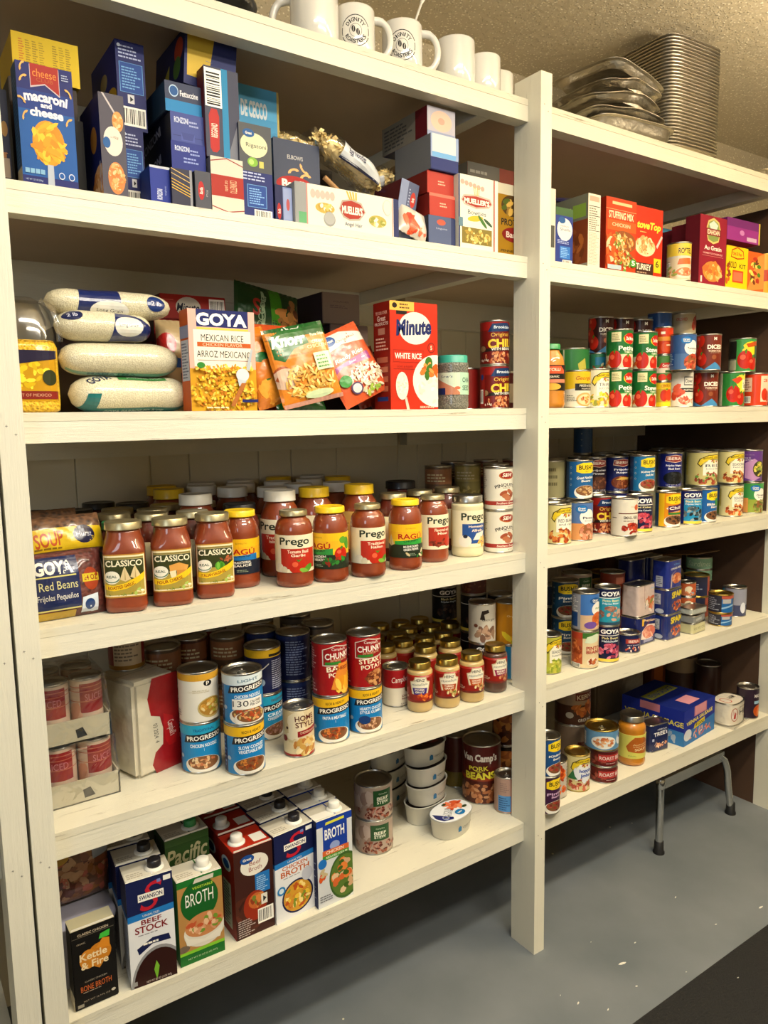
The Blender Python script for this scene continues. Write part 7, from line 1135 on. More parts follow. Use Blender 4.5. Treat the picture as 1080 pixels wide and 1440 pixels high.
s1 = row3('tan can with green stripe, the tallest at the back of the tomato cans', 980, '#a89878', [R(-2, 0, 2, .45, '#6a8a54'), R(.1, .1, .8, .35, '#3a6a34'), T(.0, .86, .5, .08, 'CRUSHED', '#a83420', 1), F(.7, .75, .25, .15, ['#a83420', '#8a2414'], 8, .5), R(-.6, 0, .0, .4, '#a8a08a')], on=At(0, 15.6, SZ[3]+18), y=15.6, r=4.4, h=12.6); row3('support can beneath the tan can', None, '#4a3c2c', [], on=At(s1.x, s1.y, SZ[3]), r=4.2, h=17.8)
for u, y in ((1005, 17), (1040, 21)): row3('dim tomato can behind the diced tomato stack', u, '#4a1a12', [], y=y, h=13, group='dim cans behind the diced tomatoes')
# ================================================================== fourth shelf, right bay: beans
def row(s, label, u, base, art, on=None, like=None, **k): return can(label, 'can', s, u, base, art, on=on, like=like, **k)
mg = margaret
a1_ = row(4, 'cream can of red beans with yellow ribbon at the front left of the bean cans', 803, '#cfc488', mg('RED BEANS', 'and rice', ['#c9702c', '#a8481c', '#d8904a', '#8a3a1c']), v=766, t=4, h=11.3)
a2_ = row(4, 'can with blue top and pink bean picture, second at the front', 833, '#3f6fae', gv('Pinto', ['#c98a6a', '#d8a888', '#b8745c', '#c0704a'], '#4a6aa0', '#c98a54'), v=761, t=2, h=11.2)
a3_ = row(4, 'red and brown chili can among the bean cans', 864, '#6a120e', chili(), v=751, t=8, h=11.3)
a4_ = row(4, 'white can of small red beans with dark stripe', 896, '#d8d2c4', [R(-2, .0, 2, 1, '#d4cebe'), R(-.35, .6, 2, .63, '#5a2018'), R(-.75, .48, -.45, .5, '#3a2a28'), T(.3, .5, .8, .08, 'SMALL RED', '#3a2a28', 1), ML(-.1, .38, .7, .44, 1, '#8a7a70'), E(.62, .78, .16, .08, '#c9562c'), T(.4, .8, .3, .03, 'VALUE', '#c9764a', 0), F(.35, .2, .55, .15, ['#a8301c', '#c0442a', '#8a2014'], 40, .28)], v=755, t=6, h=11.3)
a5_ = row(4, 'navy and pink kidney bean can with bold white letters, front row', 917, '#10163c', goya('Red Kidney', 'Frijoles Colorados', ['#b83a4c', '#c9505c', '#94283a', '#d87080']), v=749, t=10, h=11.3)
a6_ = row(4, 'orange-yellow chili beans can with black lettering on yellow tag', 956, '#dc8a14', bush('Chili', '#dc8a14', BLK, t2=W_)+[R(-.62, 0, -.3, 1, '#e0b01c'), P([(-.1, .42), (-.1, .62), (1, .7), (1, .52)], '#4a1c4a'), T(.3, .56, .7, .09, 'Chili', W_, 1, rot=3, sh=.2), R(-.1, .36, .9, .42, '#2c7a34')], v=742, t=12, h=11.2)
a7_ = row(4, 'blue water-picture bean can with bold white letters', 986, '#101c5c', goya('Black Beans', 'Frijoles Negros', ['#3a4a54', '#5a6a70', '#1c2428', '#8aa0a8'], '#101c5c', '#1c86b8')+[R(-2, 0, -.4, 1, '#101c5c')], v=738, t=12, h=11.2)
a8_ = row(4, 'blue and green black bean can partly hidden, front row', 1007, '#174a8a', bush('Black', '#1a5a9a', BLK)+[P([(.3, .5), (.3, .72), (1.2, .9), (1.2, .6)], '#2c8a3a')], v=735, t=30, h=11)
a9_ = row(4, 'white and green pea can squeezed in the front row', 1020, '#c4c8b4', gv('Peas', GRB, '#4a6aa0', '#5a7a3a'), y=16, t=30, h=11)
a10 = row(4, 'cream can of field peas with yellow ribbon near the right end, lower row', 1044, '#cfc8a0', mg('SEASONED', 'field peas', ['#a8481c', '#c9622c', '#8a3414', '#d89a5c'], '#cfc898'), v=727, t=14, h=11)
a11 = row(4, 'green can with white oval at the right end of the lower row', 1072, '#3a8a44', gv('Green', GRB, '#3a8a44', '#8a9a3c')+[R(-.6, 0, -.3, .5, '#c98a4a')], v=722, t=12, h=11)
# upper row
row(4, 'olive can with green stripe standing on the front left can', 796, '#8a8460', [R(-.9, .6, -.7, 1, '#2a4a24'), ML(-.2, .3, .4, .9, 3, '#5a5438')], on=At(0, 17, SZ[4]+11.3), y=17, h=11.2, t=0)
row(4, 'can under the olive one in the second row', 796, '#6a6448', [], y=17, h=11.2)
row(4, 'blue can of great northern beans with yellow tag, upper row at left', 833, '#174a78', bush('Great Northern', '#1c5a90', WB), on=At(0, 11.2, SZ[4]+11.4), y=11.2, h=11.2, t=6)
def under(p, c='#4a3a2c', hh=11.2, lab='can beneath the upper bean cans, mostly hidden', grp='hidden lower cans of the bean stacks'): return None
b3_ = row(4, 'dark can with red label panel behind the great northern can', 852, '#2a1a1c', iberia('Frijoles', 'Pintos', ['#7a4a34', '#5a3424', '#4a281c'], '#2a1c28'), on=At(0, 20, SZ[4]+11.2), y=20, h=11.2, t=0)
row(4, 'lower dark can behind the great northern can', None, '#2a1a1c', [], on=At(b3_.x, b3_.y, SZ[4]), h=11.15)
b4_ = row(4, 'navy can with tan bean pot picture, upper row', 884, '#141c54', iberia('Frijoles', 'Rojos', ['#8a4a2c', '#a8643c', '#6a3018'], '#141c54')+[P([(-.1, .34), (.2, .42), (.8, .4), (.7, .34)], '#c9a04a')], on=At(0, 16.8, SZ[4]+11.2), y=16.8, h=11.2, t=8)
row(4, 'lower navy can behind the small red bean can', None, '#141c54', [], on=At(b4_.x, b4_.y, SZ[4]), h=11.15)
b5_ = row(4, 'blue can of kidney beans with yellow tag, upper row', 920, '#174a78', bush('Kidney Beans', '#1c6a9c', RB, l2='Dark Red'), on=At(0, 11.4, SZ[4]+11.4), y=11.4, h=11.4, t=14)
b6_ = row(4, 'navy can of black beans with red name panel, upper row', 958, '#0f1444', iberia('Frijoles Negros', 'Black Beans', ['#16181c', '#24282c', '#0c0e10'], '#141c66'), on=At(0, 13.6, SZ[4]+11.5), y=13.6, h=11.4, t=0)
b7_ = row(4, 'olive-gold can with yellow ribbon turned halfway, upper row', 1008, '#b8ac68', mg('RED', 'kidney beans', ['#7a2c1c', '#94402c', '#5a8a3a', '#a85a3c'], '#b8ae70'), on=At(0, 10.6, SZ[4]+11.4), y=10.6, r=4.9, h=11.4, t=14)
b8_ = row(4, 'cream seasoned bean can with yellow ribbon, upper row right', 1045, '#cfc488', mg('SEASONED', 'field peas', ['#9a4a24', '#b8622c', '#7a341c', '#c98a4a']), on=At(0, 10.2, SZ[4]+11.2), y=10.2, r=4.3, h=11.3, t=10)
b9_ = row(4, 'purple can with pink shape and green peas, upper row', 1071, '#5a3078', [R(-2, 0, 2, 1, '#5c3480'), P([(-.3, .1), (-.3, .6), (.2, .75), (.6, .6), (.6, .1), (.2, 0)], '#b084b4'), E(.55, .4, .42, .28, '#3a3a1c'), F(.55, .4, .38, .25, ['#b8a83a', '#8a9a3c', '#d8c85c'], 40, .17), T(-.2, .78, .4, .05, 'Peas &', '#c8b8d0', 1), T(-.15, .71, .5, .05, 'Carrots', '#c8b8d0', 1), ML(-.6, .86, .6, .9, 1, '#8a6a9a')], on=At(0, 10, SZ[4]+11.1), y=10, h=11.2, t=0)
# support cans under the upper row and dark rows behind
for x_, y_, r_ in ((b6_.x, b6_.y, 3.7),): pass
sp = row(4, 'pale can in the second row behind the orange chili beans', 1010, '#8a8a70', [ML(-.5, .1, .5, .9, 8, '#5a5a4a')], y=18.6, h=11.2, group='cans in the second bean row')
for u, y in ((838, 21), (875, 24.6), (930, 19.6), (960, 21.5), (992, 19), (1036, 18.5), (1060, 18.5)):
    e_ = row(4, 'pale can in the second row behind the front bean cans', u, '', (), y=y, like=sp, group='cans in the second bean row'); e_.o['label'] = 'can in the second row of bean cans, mostly hidden'
    if u > 880: can('can in the second row of bean cans, mostly hidden', 'can', 4, None, '', on=e_, like=sp, group='cans in the second bean row')
sp.o['label'] = 'can in the second row of bean cans, mostly hidden'
dr = None
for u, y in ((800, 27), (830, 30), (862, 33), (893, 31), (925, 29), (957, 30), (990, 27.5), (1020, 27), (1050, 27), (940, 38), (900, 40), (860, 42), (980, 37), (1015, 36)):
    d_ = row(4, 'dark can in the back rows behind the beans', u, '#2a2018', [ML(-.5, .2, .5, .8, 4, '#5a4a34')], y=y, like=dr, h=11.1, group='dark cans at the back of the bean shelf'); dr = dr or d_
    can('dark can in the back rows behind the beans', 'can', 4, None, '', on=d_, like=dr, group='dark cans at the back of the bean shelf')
tl = row(4, 'lower can of the pair under the tall blue can at the back', 832, '#1c1c28', [], y=40, r=3.2, h=11.1)
t2 = row(4, 'middle can under the tall blue can at the back', None, '#1c1c28', [], on=tl, r=3.2, h=11.1)
row(4, 'blue can with white dots standing high at the back left', None, '#1a4a80', [*icons(-.1, (.8, .55, .3)), R(-2, 0, -.8, 1, '#3a3028')], on=t2, r=3.2, h=9)
# ================================================================== fifth shelf, right bay: canned meat and fish
z5 = SZ[5]
row(5, 'short green butter bean can with yellow ribbon beside the post, fifth shelf', 789, '#a8a838', mg('SEASONED', 'butter beans', ['#a8b03a', '#8a9a2c', '#c9c85c', '#7a8a24'], '#a8a63c'), v=949, t=16, r=3.7, h=11.2)
q = row(5, 'lower dark blue pinto can behind the white pinto can', 812, '#173a5c', bush('Pinto', '#1a4468', RB), y=19, t=-6, r=4.0, h=11.4)
row(5, 'upper dark blue pinto can in shadow beside the post', None, '', (), on=q, like=q, t=-10)
q = row(5, 'white and orange pinto beans can at the front, under the striped one', 841, '#d8c8a4', [R(-2, 0, 2, 1, '#d8c49a'), R(-.8, .1, -.1, 1, '#a84a24'), F(-.45, .45, .35, .35, ['#a8481c', '#8a3414', '#c9703c'], 40, .2), R(-.8, .82, -.1, 1, '#a83a24'), R(-.1, .84, 1.2, 1, '#3a6a2c'), P([(.0, .72), (.1, .88), (.6, .96), (.9, .9), (.7, .74), (.3, .7)], '#c9d4b8'), R(.9, .7, 2, 1, '#c9502c'), T(.45, .56, .75, .1, 'PINTO', '#a8382c', 1), T(.45, .45, .75, .1, 'BEANS', '#a8382c', 1), E(.4, .17, .3, .12, '#e0d4b8'), F(.4, .18, .26, .1, ['#a8481c', '#c9703c', '#8a3414'], 20, .28), BC(-.7, .0, -.2, .12)], v=941, t=0, r=3.9, h=11.2)
row(5, 'blue can with silver barcode side and purple spot, upper front', None, '#3a6aa4', [R(-2, 0, 2, 1, '#8a8c94'), ML(-1.0, .5, -.3, .95, 10, '#d8d8d8'), R(-.95, .08, -.35, .48, '#1a3f78'), R(-.2, .42, 2, 1, '#3a6aac'), R(-.2, 0, 2, .42, '#c9a884'), E(.55, .82, .32, .09, '#104a86'), T(.55, .84, .36, .05, 'Great', W_, 1), T(.55, .79, .36, .04, 'Value', W_, 1), E(.72, .58, .38, .2, '#e0dcd4'), T(.75, .6, .4, .05, 'Pinto', '#3a8a3a', 1), E(.7, .3, .35, .2, '#c9622c'), F(.75, .3, .3, .18, ['#d8803c', '#b8541c'], 30, .2), E(.3, .14, .32, .1, '#6a4a94')], on=q, t=-2, r=3.85, h=11.2)
q = row(5, 'navy and pink bean can with bold white letters, lower front fifth shelf', 870, '#10163c', goya('Pink Beans', 'Habichuelas', ['#b8485c', '#c9607a', '#94304a', '#d88094']), v=932, t=10, r=3.7, h=11.1)
row(5, 'navy and turquoise bean can with bold white letters, upper front', None, '#10163c', goya('Pinto Beans', 'Frijoles Pintos', ['#a87a64', '#8a5a4c', '#c9a088', '#3a8a9a'], '#10163c', '#2490a8', band='#2a4a5c'), on=q, t=10, r=3.75, h=11.4)
row(5, 'short navy can with red panel at the front of the fifth shelf', 900, '#141c48', [R(-2, 0, 2, 1, '#141c48'), R(-.1, .52, .8, .8, '#8a2c24'), R(-.05, .55, .75, .77, '#a83a30'), T(.35, .66, .6, .16, 'IBERIA', '#e0d0c4', 1), T(.35, .42, .7, .07, 'Red Kidney', '#c8c8d8', 1), F(.35, .2, .5, .14, ['#b8442c', '#c96a4a', '#e0c8b8'], 16, .35)], v=919, t=0, r=3.75, h=6.0)
q = row(5, 'red can with white script behind the short navy can, lower', 893, '#b8401c', [R(-2, .35, 2, 1, '#c04a24'), T(.4, .6, .4, .3, '9', '#e8d8a0', 1), P([(-1, .3), (.8, .4), (1, .2), (-1, .2)], '#1c1a20')], y=17, r=4.0, h=11)
row(5, 'brown-red food can behind the turquoise bean can, upper', None, '#7a2c18', [R(.2, .7, .7, .9, '#a8604a'), F(.3, .35, .6, .3, ['#94401c', '#6a240f', '#b8622c'], 24, .3)], on=q, h=11.6, r=3.9)
# trapezoid tins
def tin(label, BL, BR, h, base, front, left=(), d=9, z=None, s=5, xy=None, a=None, w=None, taper=1.0, top='tin', like=None, mat='foilprint', rnd_=1.2):
    zz = SZ[s] if z is None else z
    if xy is None:
        A, B = G(*BL, zz), G(*BR, zz)
        if w: a = RAD(5) if a is None else a; B = (A[0]+w*cos(a), A[1]+w*sin(a))
        w = hypot(B[0]-A[0], B[1]-A[1]); a = atan2(B[1]-A[1], B[0]-A[0]); xy = ((A[0]+B[0])/2-sin(a)*d/2, (A[1]+B[1])/2+cos(a)*d/2)
    e = empty('meat_tin'); mb = MB()
    def rg(k, z_): 
        o_ = []
        for sx, sy, a0 in ((1, 1, 0), (-1, 1, 90), (-1, -1, 180), (1, -1, 270)):
            for i in range(6): t = RAD(a0+18*i); o_.append((sx*(w/2*k-rnd_)+rnd_*cos(t), sy*(d/2*k-rnd_)+rnd_*sin(t), z_))
        return o_
    mb.grid([rg(1, .3), rg(taper, h-.35)], cu=True, col=base); bw, bd = w-2*rnd_, d-2*rnd_
    kk = lambda y: 1+(taper-1)*y/(h-.65)
    paint_flat(mb, front, w, h-.65, lambda x, y, o: ((x-w/2)*kk(y), -(d/2*kk(y)) - o + (0 if abs(x-w/2) < bw/2 else rnd_-sqrt(max(0, rnd_**2-(min(abs(x-w/2)-bw/2, rnd_))**2))), .3+y), start=.02)
    if left: paint_flat(mb, left, d, h-.65, lambda x, y, o: (-(w/2*kk(y))-o + (0 if abs(x-d/2) < bd/2 else rnd_-sqrt(max(0, rnd_**2-(min(abs(x-d/2)-bd/2, rnd_))**2))), (d/2-x)*kk(y), .3+y), start=.02)
    mb.obj('printed_body', mat, e)
    m_ = MB(); m_.grid([rg(.98, 0), rg(1.01, .05), rg(1.01, .3), rg(1, .32)], cu=True); m_.face(rg(.98, 0)[::-1]); m_.obj('tin_base', top, e); k2 = taper; m_ = MB()
    m_.grid([rg(k2, h-.36), rg(k2*1.015, h-.3), rg(k2*1.015, h-.02), rg(k2*.97, h), rg(k2*.95, h-.3)], cu=True); m_.face(rg(k2*.95, h-.3)); m_.obj('tin_top', top, e)
    put(e, xy[0], xy[1], zz, a); tag(e, label, 'tin'); k = At(xy[0], xy[1], zz+h); k.a = a; k.w = w; k.o = e; rec(e, zz+h, None, (w, d, a)); return k
SP = lambda: [R(0, 0, 1, 1, '#1a2a6a'), P([(0, .12), (.35, .5), (1, .62), (1, 0), (0, 0)], '#b8501c'), F(.6, .3, .4, .24, ['#c9622c', '#a8401c', '#d88a4c', '#8a4a2c'], 34, .2), T(.6, .8, .72, .28, 'SPAM', '#e0c81c', 2, rot=4)]
SPL = [R(0, 0, 1, 1, '#182058'), R(.2, .4, .6, .85, '#b0b0b4'), ML(.22, .42, .58, .83, 7, '#4a4a54'), E(.55, .12, .24, .1, '#a8b0c0'), R(.72, .3, .95, .9, '#4a4c5c')]
def tin_xy(uc, v, z, d): c_ = G(uc, v, z); return c_
A_ = G(938, 901, z5)
s1 = tin('lower blue and yellow luncheon meat tin with orange picture', (937, 902), (964, 887), 8.4, '#1a2a6a', SP(), SPL, d=6.4, w=9.4)
s2 = tin('middle blue and yellow luncheon meat tin stacked on its twin', None, None, 8.4, '#1a2a6a', SP(), SPL, d=6.4, xy=(s1.x, s1.y), a=s1.a+RAD(2), w=s1.w, z=s1.z)
tin('tall royal blue corned meat tin on top of the luncheon meat pair', None, None, 9.4, '#1a2a7c', [R(0, 0, 1, 1, '#1a2e86'), T(.6, .86, .4, .08, 'Libby', '#5aa0d8', 0), T(.55, .72, .7, .07, 'CORNED BEEF', W_, 1, rot=3), P([(.2, .02), (.25, .5), (.5, .62), (.95, .66), (.95, .02)], '#c9b4a8'), E(.6, .34, .32, .2, '#b8643c'), F(.6, .34, .28, .16, ['#c97a4c', '#d89a70', '#a84a2c'], 12, .4)], [R(0, 0, 1, 1, '#141c5c'), R(.3, .05, .7, .45, '#a8acb8'), ML(.33, .08, .67, .42, 5, '#4a4a60')], d=6.0, xy=(s1.x, s1.y), a=s1.a, w=s1.w*.96, z=s2.z, taper=.97)
base_ = box('dark carton supporting the two shadowed blue tins', 'box', 5, 884, None, 18, 0, 6, '#1c1612', [], w=18.5, h=17)
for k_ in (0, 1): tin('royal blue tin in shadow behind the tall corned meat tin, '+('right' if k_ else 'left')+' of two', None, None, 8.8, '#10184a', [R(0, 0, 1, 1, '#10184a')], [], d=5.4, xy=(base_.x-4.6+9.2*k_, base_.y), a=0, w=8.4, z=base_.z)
dk_ = tin('lower red and navy ham tin with pink ham picture, fifth shelf front', (897, 910), (929, 902), 9.2, '#16205c', [R(0, 0, 1, 1, '#16205c'), P([(0, .5), (.3, .62), (.6, .8), (1, .6), (1, 1), (0, 1)], '#b8341c'), T(.6, .86, .6, .1, 'Premium', '#e8c8a0', 1, rot=-5), R(.2, .7, .3, .96, '#d8a82c'), P([(.15, .2), (.2, .5), (.5, .72), (.9, .66), (.95, .3), (.7, .1)], '#d8c8c0'), E(.58, .42, .34, .24, '#c9705c'), F(.58, .42, .3, .2, ['#d8907a', '#c9604a', '#e0a890'], 16, .3, 3, 2.5), R(.3, .05, .8, .16, '#8a8cb0')], [R(0, 0, 1, 1, '#141a48'), R(0, .55, 1, 1, '#a82c18')], d=7, w=10.6)
tin('upper tin with sliced meat and onion picture, dark red left side', None, None, 10.2, '#c4b0a8', [R(0, 0, 1, 1, '#c9b8ac'), R(0, .45, .35, 1, '#7a1c1c'), R(.35, .8, 1, 1, '#3a2c28'), T(.8, .88, .26, .07, 'Armour', '#8ab0d0', 1), F(.7, .35, .32, .25, ['#b8603c', '#c97a54', '#8a8a3a', '#e0d0c0'], 24, .3), R(0, .2, .4, .4, '#8a8884'), R(0, .28, .4, .31, '#c4c0b8')], [R(0, 0, 1, 1, '#6a1a1a')], d=6.4, xy=(dk_.x, dk_.y), a=dk_.a, w=dk_.w*.97, z=dk_.z, taper=.97)
# small stacked tins and sardines
xs, ys = edgeR(977, 5, 2.9, y=15.5)
q = None
for k_, c_ in enumerate(('#b0a08a', '#a89c88', '#a8603c')):
    q = can(('lowest', 'middle', 'topmost')[k_]+' short meat-spread can in the little stack right of the blue tins', 'can', 5, None, c_, [R(-2, .55, 2, 1, '#a8502c' if k_ else '#b8602c'), E(.1, .5, .3, .3, '#d8c8a8'), F(.3, .3, .4, .22, ['#c97a4c', '#8a9aa8', '#b8442c'], 10, .4)], on=At(xs, ys, z5+5.1*k_) if k_ else At(xs, ys, z5), r=2.9, h=5.0, t=4)
sd = tin('pale yellow-green sardine tin, lower of two', (974, 893), (997, 880), 3.6, '#b8b48a', [R(0, 0, 1, 1, '#b0ac80'), T(.5, .5, .8, .3, 'OLIVE OIL', '#6a6a48', 0)], [], d=6, rnd_=1.0, w=9)
tin('silver and dark sardine tin lying on the yellow-green one', None, None, 2.6, '#7a7c7a', [R(0, 0, 1, 1, '#3a3c38'), R(.1, .3, .6, .7, '#a8aca8')], [], d=6, xy=(sd.x, sd.y), a=sd.a+.1, w=sd.w, z=sd.z, rnd_=1.0)
tin('white flat tin tilted on the sardine tins', None, None, 2.2, '#a8aca4', [R(0, 0, 1, 1, '#b8bcb4')], [], d=6, xy=(sd.x+.4, sd.y+.3), a=sd.a-.1, w=sd.w, z=sd.z+2.7, rnd_=1.0)
TUN = [R(-2, 0, 2, 1, '#2c2c38'), ML(-1.0, .1, .0, .9, 7, '#a0a4b0'), R(.05, 0, .8, .82, '#1c5a98'), R(.05, .82, 2, 1, '#a8503c'), R(.1, .55, .6, .8, '#a8a8a8'), P([(.05, .2), (.8, .4), (.8, .5), (.05, .3)], '#8ab0d0')]
q = can('lower tuna can with dark printed side at the front of the fifth shelf', 'can', 5, 1029, '#2c2c38', TUN, v=881, r=3.8, h=4.6, t=0, rim='gold')
can('taller tuna can with gold lid stacked on the front one', 'can', 5, None, '#2c2c38', TUN, on=q, r=4.0, h=6.6, t=0, rim='gold')
q = can('lower navy can with gold lid behind the sardines', 'can', 5, 996, '#242840', [ML(-.8, .2, .2, .8, 5, '#9aa0b0'), R(.5, 0, 2, 1, '#a8503c')], y=19.6, r=4.4, h=7.6, rim='gold')
can('upper navy can with wide gold lid behind the sardines', 'can', 5, None, '', on=q, like=q, t=12)
q = can('navy and silver can behind the tuna pair', 'can', 5, 1043, '#3a4060', [R(-2, .4, 2, 1, '#8a8c9c'), E(.5, .3, .2, .2, '#c8ccd8')], y=15.2, r=3.6, h=10.6)
q = can('lower pale green fish can in the stack near the open carton', 'can', 5, 1040, '#8ab89a', [T(0, .5, 1.2, .5, 'Sardines', '#c8e0cc', 0, sh=.2)], on=At(0, 22, z5+11), y=22, r=4.6, h=4.6)
can('upper pale green fish can in the stack near the open carton', 'can', 5, None, '', on=q, like=q, t=6)
can('can supporting the pale green fish cans', 'can', 5, None, '#3a3c48', [], on=At(q.x, q.y, z5), r=4.4, h=10.9)
can('turquoise can with pale panel right of the tuna pair', 'can', 5, 1053, '#1c7a9c', [R(-.6, .5, .6, 1, '#9a9c94'), R(-2, 0, 2, .4, '#1f86a8')], y=19.8, r=3.6, h=8.8)
q = can('royal blue can with lime yellow lid near the right post', 'can', 5, 1065, '#14286c', [R(-2, .3, 2, .6, '#1c6aa8'), R(.3, .05, .8, .25, '#c8c8c8')], y=25, r=4.3, h=9.4, rim=pm('lime yellow lid', '#a8a81c', .4))
can('small green can at the far right against the post', 'can', 5, 1084, '#3a6a54', [], y=23, r=2.8, h=6)
# dark back row of cans and open cartons
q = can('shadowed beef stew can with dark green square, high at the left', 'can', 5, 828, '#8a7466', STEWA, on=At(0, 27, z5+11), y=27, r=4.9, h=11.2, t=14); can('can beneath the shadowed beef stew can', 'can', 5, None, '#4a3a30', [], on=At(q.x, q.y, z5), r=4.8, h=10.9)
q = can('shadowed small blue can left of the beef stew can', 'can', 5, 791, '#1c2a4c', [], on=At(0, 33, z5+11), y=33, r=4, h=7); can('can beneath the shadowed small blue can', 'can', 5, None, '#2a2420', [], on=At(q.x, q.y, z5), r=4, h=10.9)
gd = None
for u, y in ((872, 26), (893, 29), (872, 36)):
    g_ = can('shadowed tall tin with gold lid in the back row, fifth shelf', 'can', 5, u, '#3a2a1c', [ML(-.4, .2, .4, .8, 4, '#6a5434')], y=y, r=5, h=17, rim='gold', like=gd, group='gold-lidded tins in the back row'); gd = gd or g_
def carton_open(label, x, y, z, w, d, h, rz, flaps, mat='kraft', group=None):
    e = empty('open_carton'); m_ = MB(); t = .3
    m_.box(-w/2, -d/2, 0, w/2, -d/2+t, h); m_.box(-w/2, d/2-t, 0, w/2, d/2, h); m_.box(-w/2, -d/2, 0, -w/2+t, d/2, h); m_.box(w/2-t, -d/2, 0, w/2, d/2, h); m_.box(-w/2, -d/2, 0, w/2, d/2, t); m_.obj('carton_body', mat, e)
    for (side, ln, ang) in flaps:
        m_ = MB(); a_ = RAD(ang)
        if side == 'f': pts = [(-w/2, -d/2, h), (w/2, -d/2, h), (w/2-.5, -d/2-ln*cos(a_), h+ln*sin(a_)), (-w/2+.5, -d/2-ln*cos(a_), h+ln*sin(a_))]; n_ = Vector((0, sin(a_), cos(a_)))*.3
        elif side == 'l': pts = [(-w/2, -d/2, h), (-w/2-ln*cos(a_), -d/2+.5, h+ln*sin(a_)), (-w/2-ln*cos(a_), d/2-.5, h+ln*sin(a_)), (-w/2, d/2, h)]; n_ = Vector((sin(a_), 0, cos(a_)))*.3
        else: pts = [(w/2, -d/2, h), (w/2+ln*cos(a_), -d/2+.5, h+ln*sin(a_)), (w/2+ln*cos(a_), d/2-.5, h+ln*sin(a_)), (w/2, d/2, h)]; n_ = Vector((-sin(a_), 0, cos(a_)))*.3
        p2 = [tuple(Vector(p)+n_) for p in pts]; m_.face(pts); m_.face(p2[::-1])
        for i in range(4): m_.face([pts[i], pts[(i+1) % 4], p2[(i+1) % 4], p2[i]])
        m_.obj('flap', mat, e)
    put(e, x, y, z, rz); tag(e, label, 'carton', group); return e
M['kraft2'] = pm('pale corrugated card', '#a89878', .8, var=.1, scale=30)
carton_open('open pale corrugated carton with flap folded toward the viewer, behind the tins', 216.5, 38, z5, 17, 14, 18.5, RAD(4), (('f', 7, -60), ('l', 8, 30)), 'kraft2')
carton_open('open brown carton with a large flap sticking out, beside the right post', 234.5, 48, z5, 15, 14, 19, RAD(-3), (('f', 17, 8),), 'kraft')
box('brown box standing in shadow behind the royal blue tins', 'box', 5, 850, None, 47, 0, 13, '#4a3020', [R(.3, .3, .9, .8, '#7a6448'), R(.32, .33, .88, .77, '#5a4430')], h=24, w=24)
# ================================================================== sixth shelf, right bay
z6 = SZ[6]
q = row(6, 'lower purple-labelled bean can cut off by the middle post', 787, '#3a1c3c', bush('Pinto', '#3a1a3c', RB, t2='#c8a8c8'), v=1146, t=20, r=3.7, h=11.0)
row(6, 'upper blue-labelled bean can cut off by the middle post', None, '#1c3a64', bush('Kidney', '#1c4a80', RB), on=q, t=26, r=3.7, h=11.0)
row(6, 'white can with orange bean picture behind the purple-labelled one', 797, '#b8b0a4', [F(.2, .7, .4, .25, ['#c9501c', '#e0702c', '#a8380f'], 30, .28), F(.3, .3, .4, .2, ['#c9501c', '#e0702c'], 12, .3), ML(.75, .1, 1.1, .9, 9, '#7a7468')], v=1124, t=0, r=3.7, h=11.1)
row(6, 'cream hopping john can with yellow ribbon and blue lettering', 829, '#cfc488', mg('hoppin', 'John', ['#a84a34', '#c96a4c', '#8a3424', '#e0b8a0'], '#c9bc84')+[P([(-.5, .35), (-.2, .62), (.1, .5), (.0, .34)], '#2c6a3c'), F(.35, .5, .55, .16, ['#dce0e4'], 14, .7), T(.45, .58, .7, .13, 'hoppin', '#2c4a9a', 2), T(.45, .44, .6, .13, 'john', '#2c4a9a', 2)], v=1114, t=2, r=3.75, h=11.3, rim='gold')
q = row(6, 'lower dark red roast beef can with white band', 868, '#6a1c1c', [R(-2, 0, 2, 1, '#5c1a18'), F(-.4, .4, .5, .35, ['#7a2c20', '#94483a', '#4a1410'], 30, .3), R(-.25, .3, 1.1, .8, '#a83430'), T(.4, .55, 1.2, .26, 'ROAST BEEF', '#e0c8c0', 1), ML(.1, .14, .8, .24, 1, '#c8a8a0')], v=1102, t=4, r=4.25, h=5.2)
q2 = row(6, 'upper dark red roast beef can with white band', None, '', (), on=q, like=q, t=2)
row(6, 'pale blue chicken can with gold ring-pull lid on top of the roast beef pair', None, '#5a86a8', [R(-2, 0, 2, 1, '#5a88ac'), E(.1, .42, .5, .36, '#dcdcd4'), F(.1, .42, .4, .26, ['#c98a5c', '#d8a878', '#b8683c'], 26, .3), E(.85, .5, .22, .3, '#d8dce0'), E(.85, .7, .12, .14, '#17488c'), BC(-1.1, .1, -.7, .8, True)], on=At(q.x-.3, q.y+.6, q2.z), r=5.0, h=6.4, t=0, rim='gold', tab=True)
jar('jar of orange soup with yellow label and steel lid', 'jar', 6, 907, 'curry', [R(-2, 0, 2, 1, '#c9c45c'), P([(-.1, .3), (-.2, .5), (.0, .75), (.2, .92), (.7, .9), (1, .7), (1.1, .4), (.8, .2), (.3, .25)], '#a85a1c'), T(.5, .62, .8, .07, 'Autumn', '#e0c890', 0, rot=5), T(.5, .53, .7, .06, 'Harvest', '#e0c890', 0, rot=5), T(.5, .4, .6, .1, 'SOUP', '#e8d4a0', 1, rot=5), ML(-.1, .08, .4, .14, 2, '#6a8a3a')], '#c9c45c', 'tin', (2.6, 10.2), v=1078, r=4.3, h=16.0, lidr=3.7, lidh=1.9, shoulder=.76, t=-4, name='soup_jar')
